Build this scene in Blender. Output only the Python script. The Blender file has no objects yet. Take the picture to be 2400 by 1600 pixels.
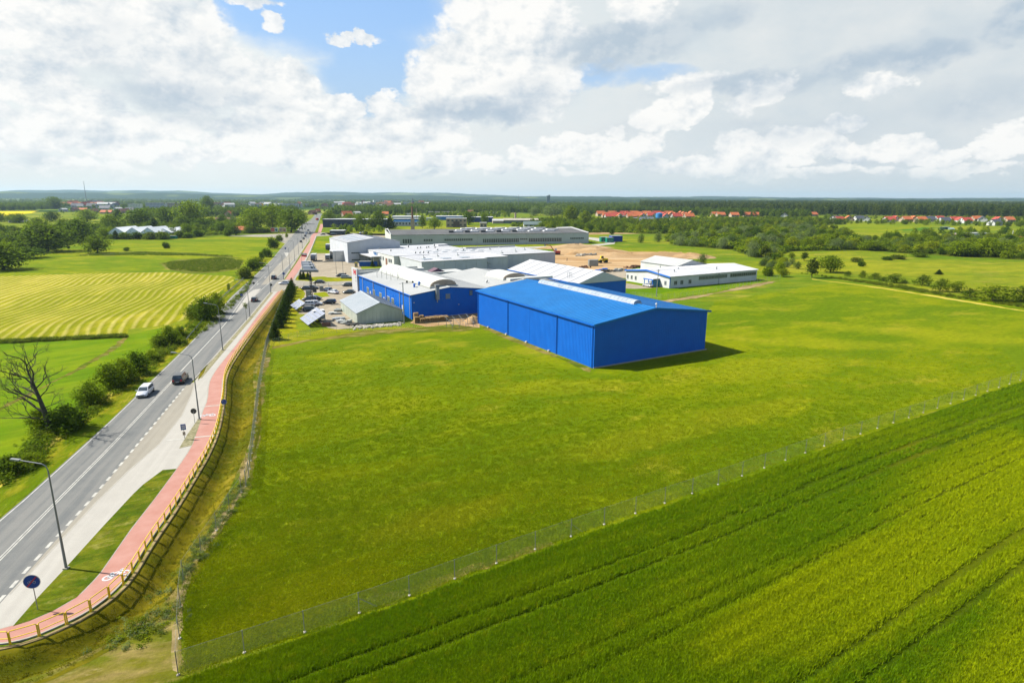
import bpy, bmesh, math, random
import numpy as np
from mathutils import Vector, Matrix

sc = bpy.context.scene
C = sc.collection
R = math.radians
random.seed(7)

# ---------------------------------------------------------------- camera
FPX, CX, CY, HC = 1430.0, 1200.0, 800.0, 33.0
ROLL = R(0.2)
PITCH = math.atan((CY - 461.0) / FPX)
cf = Vector((0, math.cos(PITCH), -math.sin(PITCH)))
cr = Vector((1, 0, 0))
cu = cr.cross(cf)
cR, sR = math.cos(ROLL), math.sin(ROLL)
cam = bpy.data.cameras.new('camera')
cam.sensor_width = 36; cam.lens = 36 * FPX / 2400
cam.clip_start = 0.5; cam.clip_end = 60000
co = bpy.data.objects.new('camera', cam); C.objects.link(co)
right = cr * cR + cu * sR
up = cu * cR - cr * sR
M = Matrix.Identity(4)
for i in range(3):
    M[i][0] = right[i]; M[i][1] = up[i]; M[i][2] = -cf[i]
M.translation = Vector((0, 0, HC))
co.matrix_world = M
sc.camera = co

def ray(px, py):
    a = (px - CX) / FPX; b = -(py - CY) / FPX
    return cf + cr * (a * cR - b * sR) + cu * (a * sR + b * cR)
def G(px, py, z=0.0):
    "the place on the ground (or at height z) that the photograph shows at a pixel"
    d = ray(px, py); t = (HC - z) / -d.z
    return Vector((d.x * t, d.y * t, z))
def proj(p):
    d = Vector(p) - Vector((0, 0, HC)); zf = d.dot(cf)
    a2 = d.dot(cr) / zf; b2 = d.dot(cu) / zf
    return CX + FPX * (a2 * cR + b2 * sR), CY - FPX * (-a2 * sR + b2 * cR), zf
def height_at(bx, by, ty):
    g = G(bx, by); lo, hi = 0.0, 80.0
    for _ in range(30):
        m = (lo + hi) / 2
        if proj((g.x, g.y, m))[1] > ty: lo = m
        else: hi = m
    return lo

# ---------------------------------------------------------------- view and sun
sc.view_settings.view_transform = 'Standard'
sc.view_settings.look = 'None'
EXPO = 1.25
sc.view_settings.exposure = EXPO
sc.view_settings.gamma = 1.0
sc.view_settings.use_curve_mapping = False
sc.cycles.max_bounces = 6; sc.cycles.diffuse_bounces = 2; sc.cycles.glossy_bounces = 2
sc.cycles.transparent_max_bounces = 16; sc.cycles.volume_bounces = 0
sc.cycles.use_denoising = True

SUN_EL, SUN_AZ = 47.0, 170.0        # azimuth counted from +X towards +Y
sl = bpy.data.lights.new('sun', 'SUN'); sl.energy = 4.9; sl.angle = R(0.53); sl.color = (1.0, 0.955, 0.87)
so = bpy.data.objects.new('sun', sl); C.objects.link(so)
sd = Vector((math.cos(R(SUN_EL)) * math.cos(R(SUN_AZ)), math.cos(R(SUN_EL)) * math.sin(R(SUN_AZ)), math.sin(R(SUN_EL))))
so.rotation_euler = (-sd).to_track_quat('-Z', 'Y').to_euler()
so.location = (-60, 60, 90)

# ---------------------------------------------------------------- small node language
class N:
    "wraps a node socket so that maths on it builds Math nodes"
    def __init__(s, nt, sock): s.nt = nt; s.s = sock
    def _m(s, op, b=None, c=None, clamp=False):
        n = s.nt.nodes.new('ShaderNodeMath'); n.operation = op; n.use_clamp = clamp
        for i, v in enumerate((s, b, c)):
            if v is None: continue
            if isinstance(v, N): s.nt.links.new(v.s, n.inputs[i])
            else: n.inputs[i].default_value = v
        return N(s.nt, n.outputs[0])
    def __add__(s, o): return s._m('ADD', o)
    __radd__ = __add__
    def __sub__(s, o): return s._m('SUBTRACT', o)
    def __rsub__(s, o): return (s * -1.0) + o
    def __mul__(s, o): return s._m('MULTIPLY', o)
    __rmul__ = __mul__
    def __truediv__(s, o): return s._m('DIVIDE', o)
    def clamp(s): return s._m('ADD', 0.0, clamp=True)
    def max(s, o): return s._m('MAXIMUM', o)
    def min(s, o): return s._m('MINIMUM', o)
    def smooth(s, a, b):
        n = s.nt.nodes.new('ShaderNodeMapRange'); n.interpolation_type = 'SMOOTHSTEP'
        s.nt.links.new(s.s, n.inputs[0]); n.inputs[1].default_value = a; n.inputs[2].default_value = b
        return N(s.nt, n.outputs[0])
    def lin(s, a, b, c=0.0, d=1.0):
        n = s.nt.nodes.new('ShaderNodeMapRange'); s.nt.links.new(s.s, n.inputs[0])
        for i, v in enumerate((a, b, c, d)): n.inputs[i + 1].default_value = v
        return N(s.nt, n.outputs[0])

def col(c): return (c[0], c[1], c[2], 1.0)
def hexc(h, k=1.0):
    v = [int(h[i:i + 2], 16) / 255 for i in (0, 2, 4)]
    return tuple((x / 12.92 if x <= 0.04045 else ((x + 0.055) / 1.055) ** 2.4) * k for x in v)
def mixc(nt, fac, a, b):
    n = nt.nodes.new('ShaderNodeMix'); n.data_type = 'RGBA'; n.clamp_factor = True
    if isinstance(fac, N): nt.links.new(fac.s, n.inputs[0])
    else: n.inputs[0].default_value = fac
    for i, v in ((6, a), (7, b)):
        if isinstance(v, tuple): n.inputs[i].default_value = col(v)
        else: nt.links.new(v, n.inputs[i])
    return n.outputs[2]
def noise(nt, vec, scale, detail=4, rough=0.55, dist=0.0, out=0):
    n = nt.nodes.new('ShaderNodeTexNoise'); n.inputs['Scale'].default_value = scale
    n.inputs['Detail'].default_value = detail; n.inputs['Roughness'].default_value = rough
    n.inputs['Distortion'].default_value = dist
    if vec is not None: nt.links.new(vec, n.inputs['Vector'])
    return N(nt, n.outputs[out])
def mapping(nt, vec, loc=(0, 0, 0), rot=(0, 0, 0), scale=(1, 1, 1)):
    n = nt.nodes.new('ShaderNodeMapping'); nt.links.new(vec, n.inputs[0])
    n.inputs[1].default_value = loc; n.inputs[2].default_value = rot; n.inputs[3].default_value = scale
    return n.outputs[0]

# ---------------------------------------------------------------- sky
w = bpy.data.worlds.new('World'); sc.world = w; w.use_nodes = True
nt = w.node_tree; nt.nodes.clear()
wo = nt.nodes.new('ShaderNodeOutputWorld'); bg = nt.nodes.new('ShaderNodeBackground')
SKY = 0.1
bg.inputs[1].default_value = SKY
nt.links.new(bg.outputs[0], wo.inputs[0])
nish = nt.nodes.new('ShaderNodeTexSky'); nish.sky_type = 'NISHITA'; nish.sun_disc = False
nish.sun_elevation = R(SUN_EL); nish.sun_rotation = R(90 - SUN_AZ); nish.air_density = 1.0; nish.dust_density = 0.4
tc = nt.nodes.new('ShaderNodeTexCoord')
dirv = tc.outputs['Generated']
sx = nt.nodes.new('ShaderNodeSeparateXYZ'); nt.links.new(dirv, sx.inputs[0])
X, Y, Z = (N(nt, sx.outputs[i]) for i in range(3))
az0 = X._m('ARCTAN2', Y) * 57.29578
el0 = Z._m('ARCSINE') * 57.29578
def azel(px, py):
    d = ray(px, py); return math.degrees(math.atan2(d.x, d.y)), math.degrees(math.asin(d.z / d.length))
mv = mapping(nt, dirv, scale=(1, 1, 1.7))
w1 = noise(nt, mv, 7.0, 5, 0.55); w2 = noise(nt, mapping(nt, mv, loc=(5, 3, 1)), 7.0, 5, 0.55)
w3 = noise(nt, mapping(nt, mv, loc=(9, 1, 4)), 26.0, 6, 0.6); w4 = noise(nt, mapping(nt, mv, loc=(2, 7, 8)), 26.0, 6, 0.6)
az = az0 + (w1 - 0.5) * 5.0 + (w3 - 0.5) * 2.6
el = el0 + (w2 - 0.5) * 3.0 + (w4 - 0.5) * 1.9
def blob(px, py, rx, ry, rot=0.0, k=1.0, a_=None, e_=None):
    "soft ellipse, 1 in its centre and 0 on its rim; the ellipse is given as the photograph shows it"
    a, e = azel(px, py); a1, _ = azel(px + rx, py); _, e1 = azel(px, py - ry)
    ra, re = abs(a1 - a), abs(e1 - e)
    A = (a_ or az) - a; E_ = (e_ or el) - e
    if rot:
        c, s = math.cos(R(rot)), math.sin(R(rot)); A, E_ = A * c + E_ * s, E_ * c - A * s
    A = A * (1 / ra); E_ = E_ * (1 / re)
    return (1.0 - (A * A + E_ * E_)) * k
def union(bl):
    r = blob(*bl[0])
    for b in bl[1:]: r = r.max(blob(*b))
    return r
# open blue: the gap in the upper left middle, small windows elsewhere
hole = union([(790, 10, 280, 150), (860, 165, 130, 130, 20), (640, 20, 150, 80), (1390, 182, 90, 22, 5, .5), (1530, 172, 90, 20, 5, .4)])
grey = union([(1460, 112, 230, 60, 6), (1620, 60, 150, 50, 10, .8), (2000, 155, 330, 42, 12, .9), (2170, 125, 120, 50, 8, 1.2), (2400, 50, 140, 60, 20, 1.3), (1750, 190, 240, 26, 6, .8), (1120, 258, 170, 40, 0, 1.1),
              (430, 225, 220, 46, 0, .6), (300, 150, 240, 90, 0, .2), (1860, 300, 420, 36, 0, .25), (2260, 250, 240, 50, 8, .35), (640, 265, 60, 18, 0, .35), (530, 290, 140, 26, 0, .3), (960, 330, 50, 16, 0, .4), (1260, 220, 110, 40, 0, .5), (60, 380, 60, 16, 0, .3), (1500, 395, 120, 12, 0, .3), (1990, 385, 90, 14, 0, .45)])
white = union([(1190, 50, 180, 110, -12, 1.3), (1160, 180, 210, 110, -12, 1.25), (1050, 190, 105, 100, 0, 1.2), (905, 250, 60, 36), (650, 205, 96, 74, 0, 1.5), (770, 258, 84, 48, 0, 1.35), (230, 60, 330, 110, 0, 1.0), (470, 80, 80, 90), (60, 160, 130, 50), (120, 225, 170, 44), (480, 180, 150, 100, 0, .8),
               (690, 310, 240, 50), (900, 330, 210, 44), (960, 285, 140, 40), (250, 300, 260, 44, 0, .9), (1580, 272, 92, 46, 20, 1.5), (1625, 228, 55, 42, 0, 1.4), (1340, 345, 80, 38, 0, 1.3), (1250, 372, 80, 30, 0, 1.25), (1430, 365, 100, 40, 0, 1.3), (1690, 385, 90, 20, 0, 1.1), (1510, 350, 60, 34), (1440, 312, 40, 18), (1740, 345, 66, 46, 0, 1.4), (1850, 332, 72, 52, 0, 1.45), (1925, 335, 60, 46, 0, 1.4), (1800, 375, 110, 26), (2000, 360, 50, 30, 0, 1.1),
               (1990, 282, 55, 24), (2110, 350, 110, 32, 0, 1.2), (2230, 368, 80, 24, 0, 1.1), (2360, 345, 80, 42, 0, 1.2), (1620, 392, 120, 16), (805, 90, 44, 13, 0, .9), (850, 98, 34, 16, -20, .9), (636, 48, 36, 20, -30, .9), (600, 8, 70, 18, 0, .7), (2060, 205, 80, 30, 0, .6), (1790, 215, 90, 34, 20, .9), (1640, 190, 110, 26, 5, .6), (1500, 20, 90, 60, 0, .7),
               (560, 330, 120, 34, 0, .9), (90, 340, 150, 36, 0, .8), (360, 360, 220, 30, 0, .8), (700, 375, 260, 26, 0, .85), (1000, 380, 200, 22, 0, .85), (1180, 395, 120, 18, 0, .8), (180, 400, 200, 18, 0, .6), (850, 410, 260, 14, 0, .6), (1350, 405, 150, 14, 0, .7), (1900, 405, 260, 12, 0, .6), (2250, 400, 200, 16, 0, .6)])
# unseen sky outside the frame: mostly blue, few clouds, shaped to lower ambient light
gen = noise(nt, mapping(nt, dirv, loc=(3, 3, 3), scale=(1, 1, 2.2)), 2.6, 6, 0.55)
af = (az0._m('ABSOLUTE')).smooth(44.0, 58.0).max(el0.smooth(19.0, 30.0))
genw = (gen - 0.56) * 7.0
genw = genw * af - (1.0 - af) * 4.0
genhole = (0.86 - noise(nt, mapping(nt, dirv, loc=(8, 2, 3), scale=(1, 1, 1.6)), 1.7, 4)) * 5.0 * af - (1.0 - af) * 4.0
puff = noise(nt, mapping(nt, dirv, scale=(1, 1, 1.4)), 34.0, 7, 0.62)
puffL = noise(nt, mapping(nt, dirv, loc=(0.006, 0.0, -0.009), scale=(1, 1, 1.4)), 34.0, 7, 0.62)
puff2 = noise(nt, mapping(nt, dirv, loc=(1, 2, 3), scale=(1, 1, 1.5)), 11.0, 6, 0.6)
puff2L = noise(nt, mapping(nt, dirv, loc=(1.02, 2, 2.975), scale=(1, 1, 1.5)), 11.0, 6, 0.6)
relief = (puff - puffL) * 1.5 + (puff2 - puff2L) * 3.4
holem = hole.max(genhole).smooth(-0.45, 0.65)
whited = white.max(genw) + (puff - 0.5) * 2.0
whitem = whited.smooth(-0.10, 0.42)
greym = (grey + (puff2 - 0.5) * 2.2).smooth(-0.25, 1.0)
blue = mixc(nt, 0.0, nish.outputs[0], nish.outputs[0])
k = 1.0 / SKY / 2 ** EXPO
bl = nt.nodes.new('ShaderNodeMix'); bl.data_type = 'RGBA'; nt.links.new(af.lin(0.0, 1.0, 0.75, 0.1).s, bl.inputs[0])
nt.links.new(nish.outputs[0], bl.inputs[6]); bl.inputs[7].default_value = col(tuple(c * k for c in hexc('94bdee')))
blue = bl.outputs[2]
blue = mixc(nt, el0.smooth(16.0, 3.0), blue, tuple(c * k for c in hexc('b9d2e8')))
veil = mixc(nt, az0.smooth(-20.0, 30.0), tuple(c * k for c in hexc('edf3f3', 1.03)), tuple(c * k for c in hexc('d3dde3')))
veil = mixc(nt, puff2.lin(0.35, 0.7, 0.0, 0.8), veil, tuple(c * k for c in hexc('e9ecec')))
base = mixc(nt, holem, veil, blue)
lit = (relief * 0.95 + 0.80 + (whited - 0.5) * 0.10).clamp()
wcol = mixc(nt, lit, tuple(c * k for c in hexc('ccd8e2')), tuple(c * k for c in hexc('fdfcf9', 1.03)))
base = mixc(nt, whitem * 0.94, base, wcol)
base = mixc(nt, greym * 0.72, base, mixc(nt, relief.smooth(-0.3, 0.5) * 0.5, tuple(c * k for c in hexc('a9bed1')), tuple(c * k for c in hexc('e2e8eb'))))
hz = mixc(nt, az0.smooth(-30.0, 25.0), tuple(c * k for c in hexc('e4e9e4', 1.06)), tuple(c * k for c in hexc('c9d5d9', 1.06)))
base = mixc(nt, el0.smooth(3.0, 0.1) * 0.85, base, hz)
base = mixc(nt, el0.smooth(-0.5, -6.0), base, tuple(c * k * 0.35 for c in hexc('8fa05a')))
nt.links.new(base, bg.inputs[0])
w.cycles.sampling_method = 'MANUAL'; w.cycles.sample_map_resolution = 512

# ---------------------------------------------------------------- materials
AK = 0.60
def ak(c): return tuple(x * AK for x in c)
MATS = {}
def new_mat(name):
    m = bpy.data.materials.new(name); m.use_nodes = True; MATS[name] = m
    nt = m.node_tree; b = nt.nodes['Principled BSDF']
    return m, nt, b
def mat(name, c, c2=None, scale=1.0, rough=0.7, metal=0.0, bump=0.0, bscale=None, obj=True, spec=0.3, stretch=(1, 1, 1), detail=4, lo=0.35, hi=0.65, bdist=0.05):
    if name in MATS: return MATS[name]
    c = ak(c); c2 = ak(c2) if c2 else None
    m, nt, b = new_mat(name)
    b.inputs['Roughness'].default_value = rough; b.inputs['Metallic'].default_value = metal
    b.inputs['Specular IOR Level'].default_value = spec
    b.inputs['Base Color'].default_value = col(c)
    if c2 is None: c2 = tuple(x * 0.86 for x in c)
    if obj: v = nt.nodes.new('ShaderNodeTexCoord').outputs['Object']
    else: v = nt.nodes.new('ShaderNodeNewGeometry').outputs['Position']
    v = mapping(nt, v, scale=stretch)
    n = noise(nt, v, scale, detail)
    nt.links.new(mixc(nt, n.lin(lo, hi), c, c2), b.inputs['Base Color'])
    if bump:
        bn = nt.nodes.new('ShaderNodeBump'); bn.inputs['Strength'].default_value = bump; bn.inputs['Distance'].default_value = bdist
        nt.links.new(noise(nt, v, bscale or scale * 6, 3).s, bn.inputs['Height']); nt.links.new(bn.outputs[0], b.inputs['Normal'])
    return m

def patch_mask(nt, g, patches, nb):
    "soft irregular areas of riper growth: (x, y, half length, half width, angle)"
    r = None
    for x, y, a, b_, ang in patches:
        q = nt.nodes.new('ShaderNodeSeparateXYZ'); nt.links.new(mapping(nt, g, loc=(0, 0, 0)), q.inputs[0]); X_, Y_ = N(nt, q.outputs[0]) - x, N(nt, q.outputs[1]) - y
        c_, s_ = math.cos(R(ang)), math.sin(R(ang)); A = (X_ * c_ + Y_ * s_) * (1 / a); B = (Y_ * c_ - X_ * s_) * (1 / b_); e = 1.0 - (A * A + B * B)
        r = e if r is None else r.max(e)
    return (r + (nb - 0.5) * 2.6).smooth(-.35, .9)
def ground_mat(name, cols, big=0.03, mid=0.25, fine=3.0, rot=0.0, st=1.0, bump=0.5, bdist=0.15, rows=None, rough=0.95, speck=0.35, patches=None, pcol=None):
    """grassland: cols = dark, mid, light, dry; big patches, mid clumps, fine tufts; rows = (angle, period, strength)"""
    m, nt, b = new_mat(name); cols = [ak(c_) for c_ in cols]
    b.inputs['Roughness'].default_value = rough; b.inputs['Specular IOR Level'].default_value = 0.02
    g = nt.nodes.new('ShaderNodeNewGeometry').outputs['Position']
    v = mapping(nt, g, rot=(0, 0, R(-rot)), scale=(1.0 / st, 1, 1))
    # mapping rotates after scaling: rotate first, then stretch
    v = mapping(nt, mapping(nt, g, rot=(0, 0, R(-rot))), scale=(1.0 / st, 1, 1))
    nb = noise(nt, v, big, 4, 0.6, 0.6); nm = noise(nt, v, mid, 4, 0.65, 0.3); nf = noise(nt, g, fine, 4, 0.7)
    c = mixc(nt, nb.lin(0.38, 0.62), cols[0], cols[1])
    c = mixc(nt, (nm + (nb - 0.5) * 0.8).lin(0.45, 0.68), c, cols[2])
    nd = noise(nt, mapping(nt, v, loc=(31, 17, 0)), mid * 0.6, 5, 0.7)
    c = mixc(nt, nd.lin(0.56, 0.72), c, cols[3])
    if patches: c = mixc(nt, patch_mask(nt, g, patches, nm) * .42, c, ak(pcol))
    hgt = nf * 0.6 + nm * 0.5
    if rows:
        ang, per, st_ = rows
        wn = nt.nodes.new('ShaderNodeVectorMath'); wn.operation = 'MULTIPLY_ADD'; nz_ = nt.nodes.new('ShaderNodeTexNoise'); nz_.inputs['Scale'].default_value = .012; nz_.inputs['Detail'].default_value = 1; nt.links.new(g, nz_.inputs['Vector'])
        nt.links.new(nz_.outputs['Color'], wn.inputs[0]); wn.inputs[1].default_value = (26, 26, 0) if ang > 60 else (3, 3, 0); nt.links.new(g, wn.inputs[2])
        vv = mapping(nt, wn.outputs[0], rot=(0, 0, R(-ang)))
        wv = nt.nodes.new('ShaderNodeTexWave'); wv.bands_direction = 'Y'; wv.inputs['Scale'].default_value = math.pi * 2 / 20 / per * 1.0
        wv.inputs['Distortion'].default_value = 7.0; wv.inputs['Detail'].default_value = 3; wv.inputs['Detail Scale'].default_value = 0.10; wv.inputs['Detail Roughness'].default_value = 0.6
        nt.links.new(vv, wv.inputs['Vector'])
        rw = N(nt, wv.outputs['Fac']); nbk = noise(nt, g, .35, 5, .75)
        c = mixc(nt, (rw * (nm + nbk) * (nb * 1.2 + .2)).lin(0.30, 0.95) * st_, c, cols[4])
        hgt = hgt + rw * 0.8
    n4 = noise(nt, v, fine * .22, 3, .7)
    dk = (nf.lin(0.3, 0.7) * (speck * .6) + n4.lin(.32, .68) * (speck * .7) + (1.0 - speck * 0.65))
    hgt = hgt + n4 * .6
    mul = nt.nodes.new('ShaderNodeMix'); mul.data_type = 'RGBA'; mul.blend_type = 'MULTIPLY'; mul.inputs[0].default_value = 1
    nt.links.new(c, mul.inputs[6])
    cmb = nt.nodes.new('ShaderNodeCombineColor')
    for i in range(3): nt.links.new(dk.s, cmb.inputs[i])
    nt.links.new(cmb.outputs[0], mul.inputs[7])
    nt.links.new(mul.outputs[2], b.inputs['Base Color'])
    bn = nt.nodes.new('ShaderNodeBump'); bn.inputs['Strength'].default_value = bump; bn.inputs['Distance'].default_value = bdist
    nt.links.new(hgt.s, bn.inputs['Height']); nt.links.new(bn.outputs[0], b.inputs['Normal'])
    return m

def leaf_mat(name, c1, c2, trans=0.35, scale=0.5):
    m, nt, b = new_mat(name); c1, c2 = ak(c1), ak(c2)
    b.inputs['Roughness'].default_value = 0.8; b.inputs['Specular IOR Level'].default_value = 0.03
    oi = nt.nodes.new('ShaderNodeObjectInfo'); g = nt.nodes.new('ShaderNodeNewGeometry')
    n = noise(nt, g.outputs['Position'], scale, 3)
    n2 = noise(nt, g.outputs['Position'], scale * 8, 2)
    c = mixc(nt, (n * 0.6 + n2 * 0.4 + N(nt, oi.outputs['Random']) * 0.5 - 0.25).lin(0.3, 0.72), c1, c2)
    nt.links.new(c, b.inputs['Base Color'])
    tr = nt.nodes.new('ShaderNodeBsdfTranslucent'); nt.links.new(mixc(nt, 0.45, c, (0.25, 0.4, 0.02)), tr.inputs[0])
    mx = nt.nodes.new('ShaderNodeMixShader'); mx.inputs[0].default_value = trans
    nt.links.new(b.outputs[0], mx.inputs[1]); nt.links.new(tr.outputs[0], mx.inputs[2])
    nt.links.new(mx.outputs[0], nt.nodes['Material Output'].inputs[0])
    return m

CROP_P = [(38, 51, 22, 6, 33), (58, 68, 30, 8, 33), (44, 38, 25, 7, 31), (66, 58, 30, 10, 31), (24, 44, 12, 3, 31), (90, 84, 30, 8, 31)]
MEAD_P = [(10, 104, 14, 5, 10), (52, 118, 26, 7, 20), (75, 138, 22, 6, -10), (18, 80, 18, 4, 28), (35, 90, 18, 4, 28), (-8, 58, 10, 3, 30), (100, 150, 40, 7, -25), (-34, 124, 8, 5, 0), (60, 185, 20, 5, -10)]
GR = dict(
    meadow=ground_mat('meadow_grass', [(.105, .165, .0012), (.145, .195, .0012), (.195, .225, .002), (.29, .265, .015)], .03, .16, 5.0, 28, 1.8, .7, .12, speck=.5, patches=MEAD_P, pcol=(.26, .27, .006)),
    crop=ground_mat('crop_green', [(.05, .09, .0012), (.07, .11, .0012), (.10, .14, .002), (.16, .16, .004), (.03, .07, .001)], .02, .10, 4.0, 31, 3.0, 1.0, .25, rows=(31, 7.5, .25), speck=.5, patches=CROP_P, pcol=(.17, .17, .003)),
    wild=ground_mat('wild_grass', [(.10, .17, .006), (.17, .21, .007), (.25, .26, .012), (.32, .28, .04)], .012, .1, 1.2, 10, 2.0, .8, .4, speck=.5),
    pasture=ground_mat('pasture_grass', [(.11, .18, .002), (.17, .22, .003), (.24, .26, .004), (.32, .29, .02)], .02, .15, 2.0, -10, 2.5, .8, .25, speck=.45),
    leftgrass=ground_mat('left_grass', [(.095, .185, .0015), (.125, .21, .002), (.18, .245, .004), (.20, .25, .01)], .03, .15, 3.0, 45, 3.0, .6, .12, speck=.35),
    hay=ground_mat('mown_hay', [(.21, .225, .003), (.26, .255, .004), (.31, .29, .006), (.38, .33, .03), (.52, .44, .13)], .02, .12, 2.0, 106, 4.0, .7, .2, rows=(106, 2.6, .8), speck=.35),
    verge=ground_mat('verge_grass', [(.10, .155, .002), (.16, .19, .003), (.27, .24, .012), (.42, .32, .05)], .1, .5, 5.0, 105, 3.0, .8, .1, speck=.5),
    bank=ground_mat('ditch_grass', [(.08, .09, .003), (.14, .12, .004), (.19, .155, .008), (.28, .21, .03)], .1, .5, 5.0, 15, 3.0, .6, .06, speck=.4),
    island=ground_mat('island_grass', [(.06, .10, .004), (.10, .13, .005), (.15, .16, .01), (.28, .25, .06)], .2, 1.0, 6.0, 30, 1.5, .9, .08, speck=.6),
    lawn=ground_mat('yard_lawn', [(.18, .21, .003), (.24, .24, .004), (.33, .29, .012), (.44, .34, .05)], .05, .3, 4.0, 0, 1.5, .6, .08, speck=.35),
    dirt=ground_mat('bare_dirt', [(.22, .17, .07), (.30, .22, .10), (.40, .30, .15), (.15, .16, .01)], .15, .8, 4.0, 20, 2.0, .9, .1, speck=.5),
    drygrass=ground_mat('dry_grass_mix', [(.08, .12, .004), (.16, .14, .014), (.26, .20, .06), (.44, .34, .17)], .12, .6, 4.0, 20, 2.5, .9, .1, speck=.5),
    marsh=ground_mat('marsh_reed', [(.10, .13, .006), (.14, .155, .015), (.20, .18, .04), (.36, .29, .10)], .04, .2, 1.2, 0, 3.0, 1.0, .4, speck=.6),
    rape=ground_mat('rape_field', [(.62, .50, .002), (.68, .54, .002), (.72, .56, .004), (.55, .48, .004)], .02, .2, 1.0, 0, 2.0, .3, .1, speck=.2),
    sand=ground_mat('pit_sand', [(.39, .235, .105), (.46, .30, .145), (.54, .38, .21), (.28, .165, .075)], .03, .16, 1.2, -12, 5.0, .9, .3, speck=.3),
    yard=ground_mat('yard_paving', [(.33, .28, .20), (.37, .315, .23), (.41, .35, .26), (.26, .22, .15)], .08, .4, 3.0, 30, 1.5, .3, .03, speck=.35),
    trackm=ground_mat('dry_track', [(.42, .36, .03), (.48, .39, .05), (.54, .44, .10), (.22, .24, .01)], .1, .4, 2.0, 0, 2.0, .6, .1, speck=.4),
    greenstrip=ground_mat('green_field', [(.05, .14, .006), (.06, .16, .008), (.08, .18, .01), (.1, .18, .01)], .01, .1, 1.0, 0, 2.0, .4, .1, speck=.3),
    earth=ground_mat('dark_earth', [(.05, .075, .004), (.07, .10, .005), (.11, .14, .006), (.18, .18, .02)], .05, .3, 1.5, 0, 1.5, .9, .3, speck=.5),  # darker green than the open grass, for the floor of groves and thickets
)
# far countryside: patchwork of fields that ends at the hills
m, nt, b = new_mat('countryside'); b.inputs['Roughness'].default_value = 1.0; b.inputs['Specular IOR Level'].default_value = 0.0
g = nt.nodes.new('ShaderNodeNewGeometry').outputs['Position']
vo = nt.nodes.new('ShaderNodeTexVoronoi'); vo.inputs['Scale'].default_value = 0.0022; nt.links.new(mapping(nt, g, rot=(0, 0, .5), scale=(1, 1.7, 1)), vo.inputs['Vector'])
sp = nt.nodes.new('ShaderNodeSeparateColor'); nt.links.new(vo.outputs['Color'], sp.inputs[0])
r1, r2 = N(nt, sp.outputs[0]), N(nt, sp.outputs[1])
c = mixc(nt, r1, (.06, .11, .012), (.17, .21, .02))
c = mixc(nt, r2.smooth(.8, .82), c, (.17, .18, .04)); c = mixc(nt, r2.smooth(.42, .40), c, (.022, .045, .014))
n1 = noise(nt, g, .004, 5, .65); n2 = noise(nt, g, .05, 5, .7)
c = mixc(nt, n1.smooth(.50, .56), c, (.018, .036, .012)); c = mixc(nt, n2.lin(.5, .7) * .3, c, (.06, .10, .012))
nt.links.new(c, b.inputs['Base Color'])
bn = nt.nodes.new('ShaderNodeBump'); bn.inputs['Strength'].default_value = .6; bn.inputs['Distance'].default_value = .5
nt.links.new(noise(nt, g, .6, 5, .7).s, bn.inputs['Height']); nt.links.new(bn.outputs[0], b.inputs['Normal'])
GR['country'] = m
m, nt, b = new_mat('wooded_hills'); b.inputs['Roughness'].default_value = 1.0; b.inputs['Specular IOR Level'].default_value = 0.0
g = nt.nodes.new('ShaderNodeNewGeometry').outputs['Position']; n1 = noise(nt, g, .0011, 5, .6); n2 = noise(nt, g, .02, 4, .7)
c = mixc(nt, n1.smooth(.56, .62), (.014, .03, .016), (.085, .11, .03)); c = mixc(nt, n2.lin(.4, .7) * .4, c, (.03, .05, .02)); nt.links.new(c, b.inputs['Base Color'])
GR['hills'] = m

def asphalt(name, c, c2, wheel=None):
    m, nt, b = new_mat(name); c, c2 = ak(c), ak(c2); b.inputs['Roughness'].default_value = .9; b.inputs['Specular IOR Level'].default_value = .2
    g = nt.nodes.new('ShaderNodeNewGeometry').outputs['Position']
    a = 104.5
    v = mapping(nt, mapping(nt, g, rot=(0, 0, R(-a))), scale=(.04, 1, 1))
    n1 = noise(nt, v, .9, 3, .6); n2 = noise(nt, g, .5, 5, .7); n3 = noise(nt, g, 12, 2)
    cc = mixc(nt, n1.lin(.40, .60), c, c2)
    cc = mixc(nt, n2.lin(.45, .75) * .5, cc, tuple(x * 1.12 for x in c2)); cc = mixc(nt, n3.lin(.4, .7) * .25, cc, tuple(x * .7 for x in c))
    nt.links.new(cc, b.inputs['Base Color'])
    return m
ASPH = asphalt('asphalt', (.15, .155, .148), (.215, .21, .19))
ASPH2 = asphalt('pale_asphalt', (.29, .262, .205), (.335, .305, .24))
FOOT = asphalt('concrete_footway', (.42, .395, .34), (.46, .435, .375))
RED = mat('red_cycle_paving', (.42, .19, .14), (.47, .24, .185), .6, .9, bump=.1, obj=False)
WHITE = mat('road_paint', (.55, .53, .46), (.38, .37, .32), 1.5, .7, obj=False)
KERB = mat('kerb_stone', (.42, .39, .32), None, 2, .9, obj=False)
COBB = mat('cobbled_verge', (.34, .30, .17), (.16, .15, .06), 2.5, .95, bump=.8, obj=False)
BLUE = mat('blue_cladding', (.0, .135, .60), (.0, .155, .67), .4, .55, spec=.25)
BLUER = mat('blue_roof_sheet', (.0, .145, .42), (.002, .175, .50), .25, .5, spec=.25)
BLUEO = mat('blue_cladding_old', (.0, .15, .62), (.0, .17, .69), .4, .55, spec=.25)
GREYW = mat('grey_cladding', (.58, .60, .62), (.66, .68, .70), .3, .6)
GREYL = mat('light_grey_cladding', (.66, .67, .63), (.75, .75, .71), .3, .6)
WHITEW = mat('white_wall', (.60, .61, .56), (.66, .67, .62), .2, .7)
MINT = mat('pale_green_render', (.70, .78, .73), (.80, .86, .81), .1, .8)
CREAMR = mat('cream_roof', (.46, .465, .44), (.52, .52, .49), .1, .7)
WROOF = mat('white_roof', (.60, .60, .60), (.53, .53, .535), .12, .6)
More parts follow.
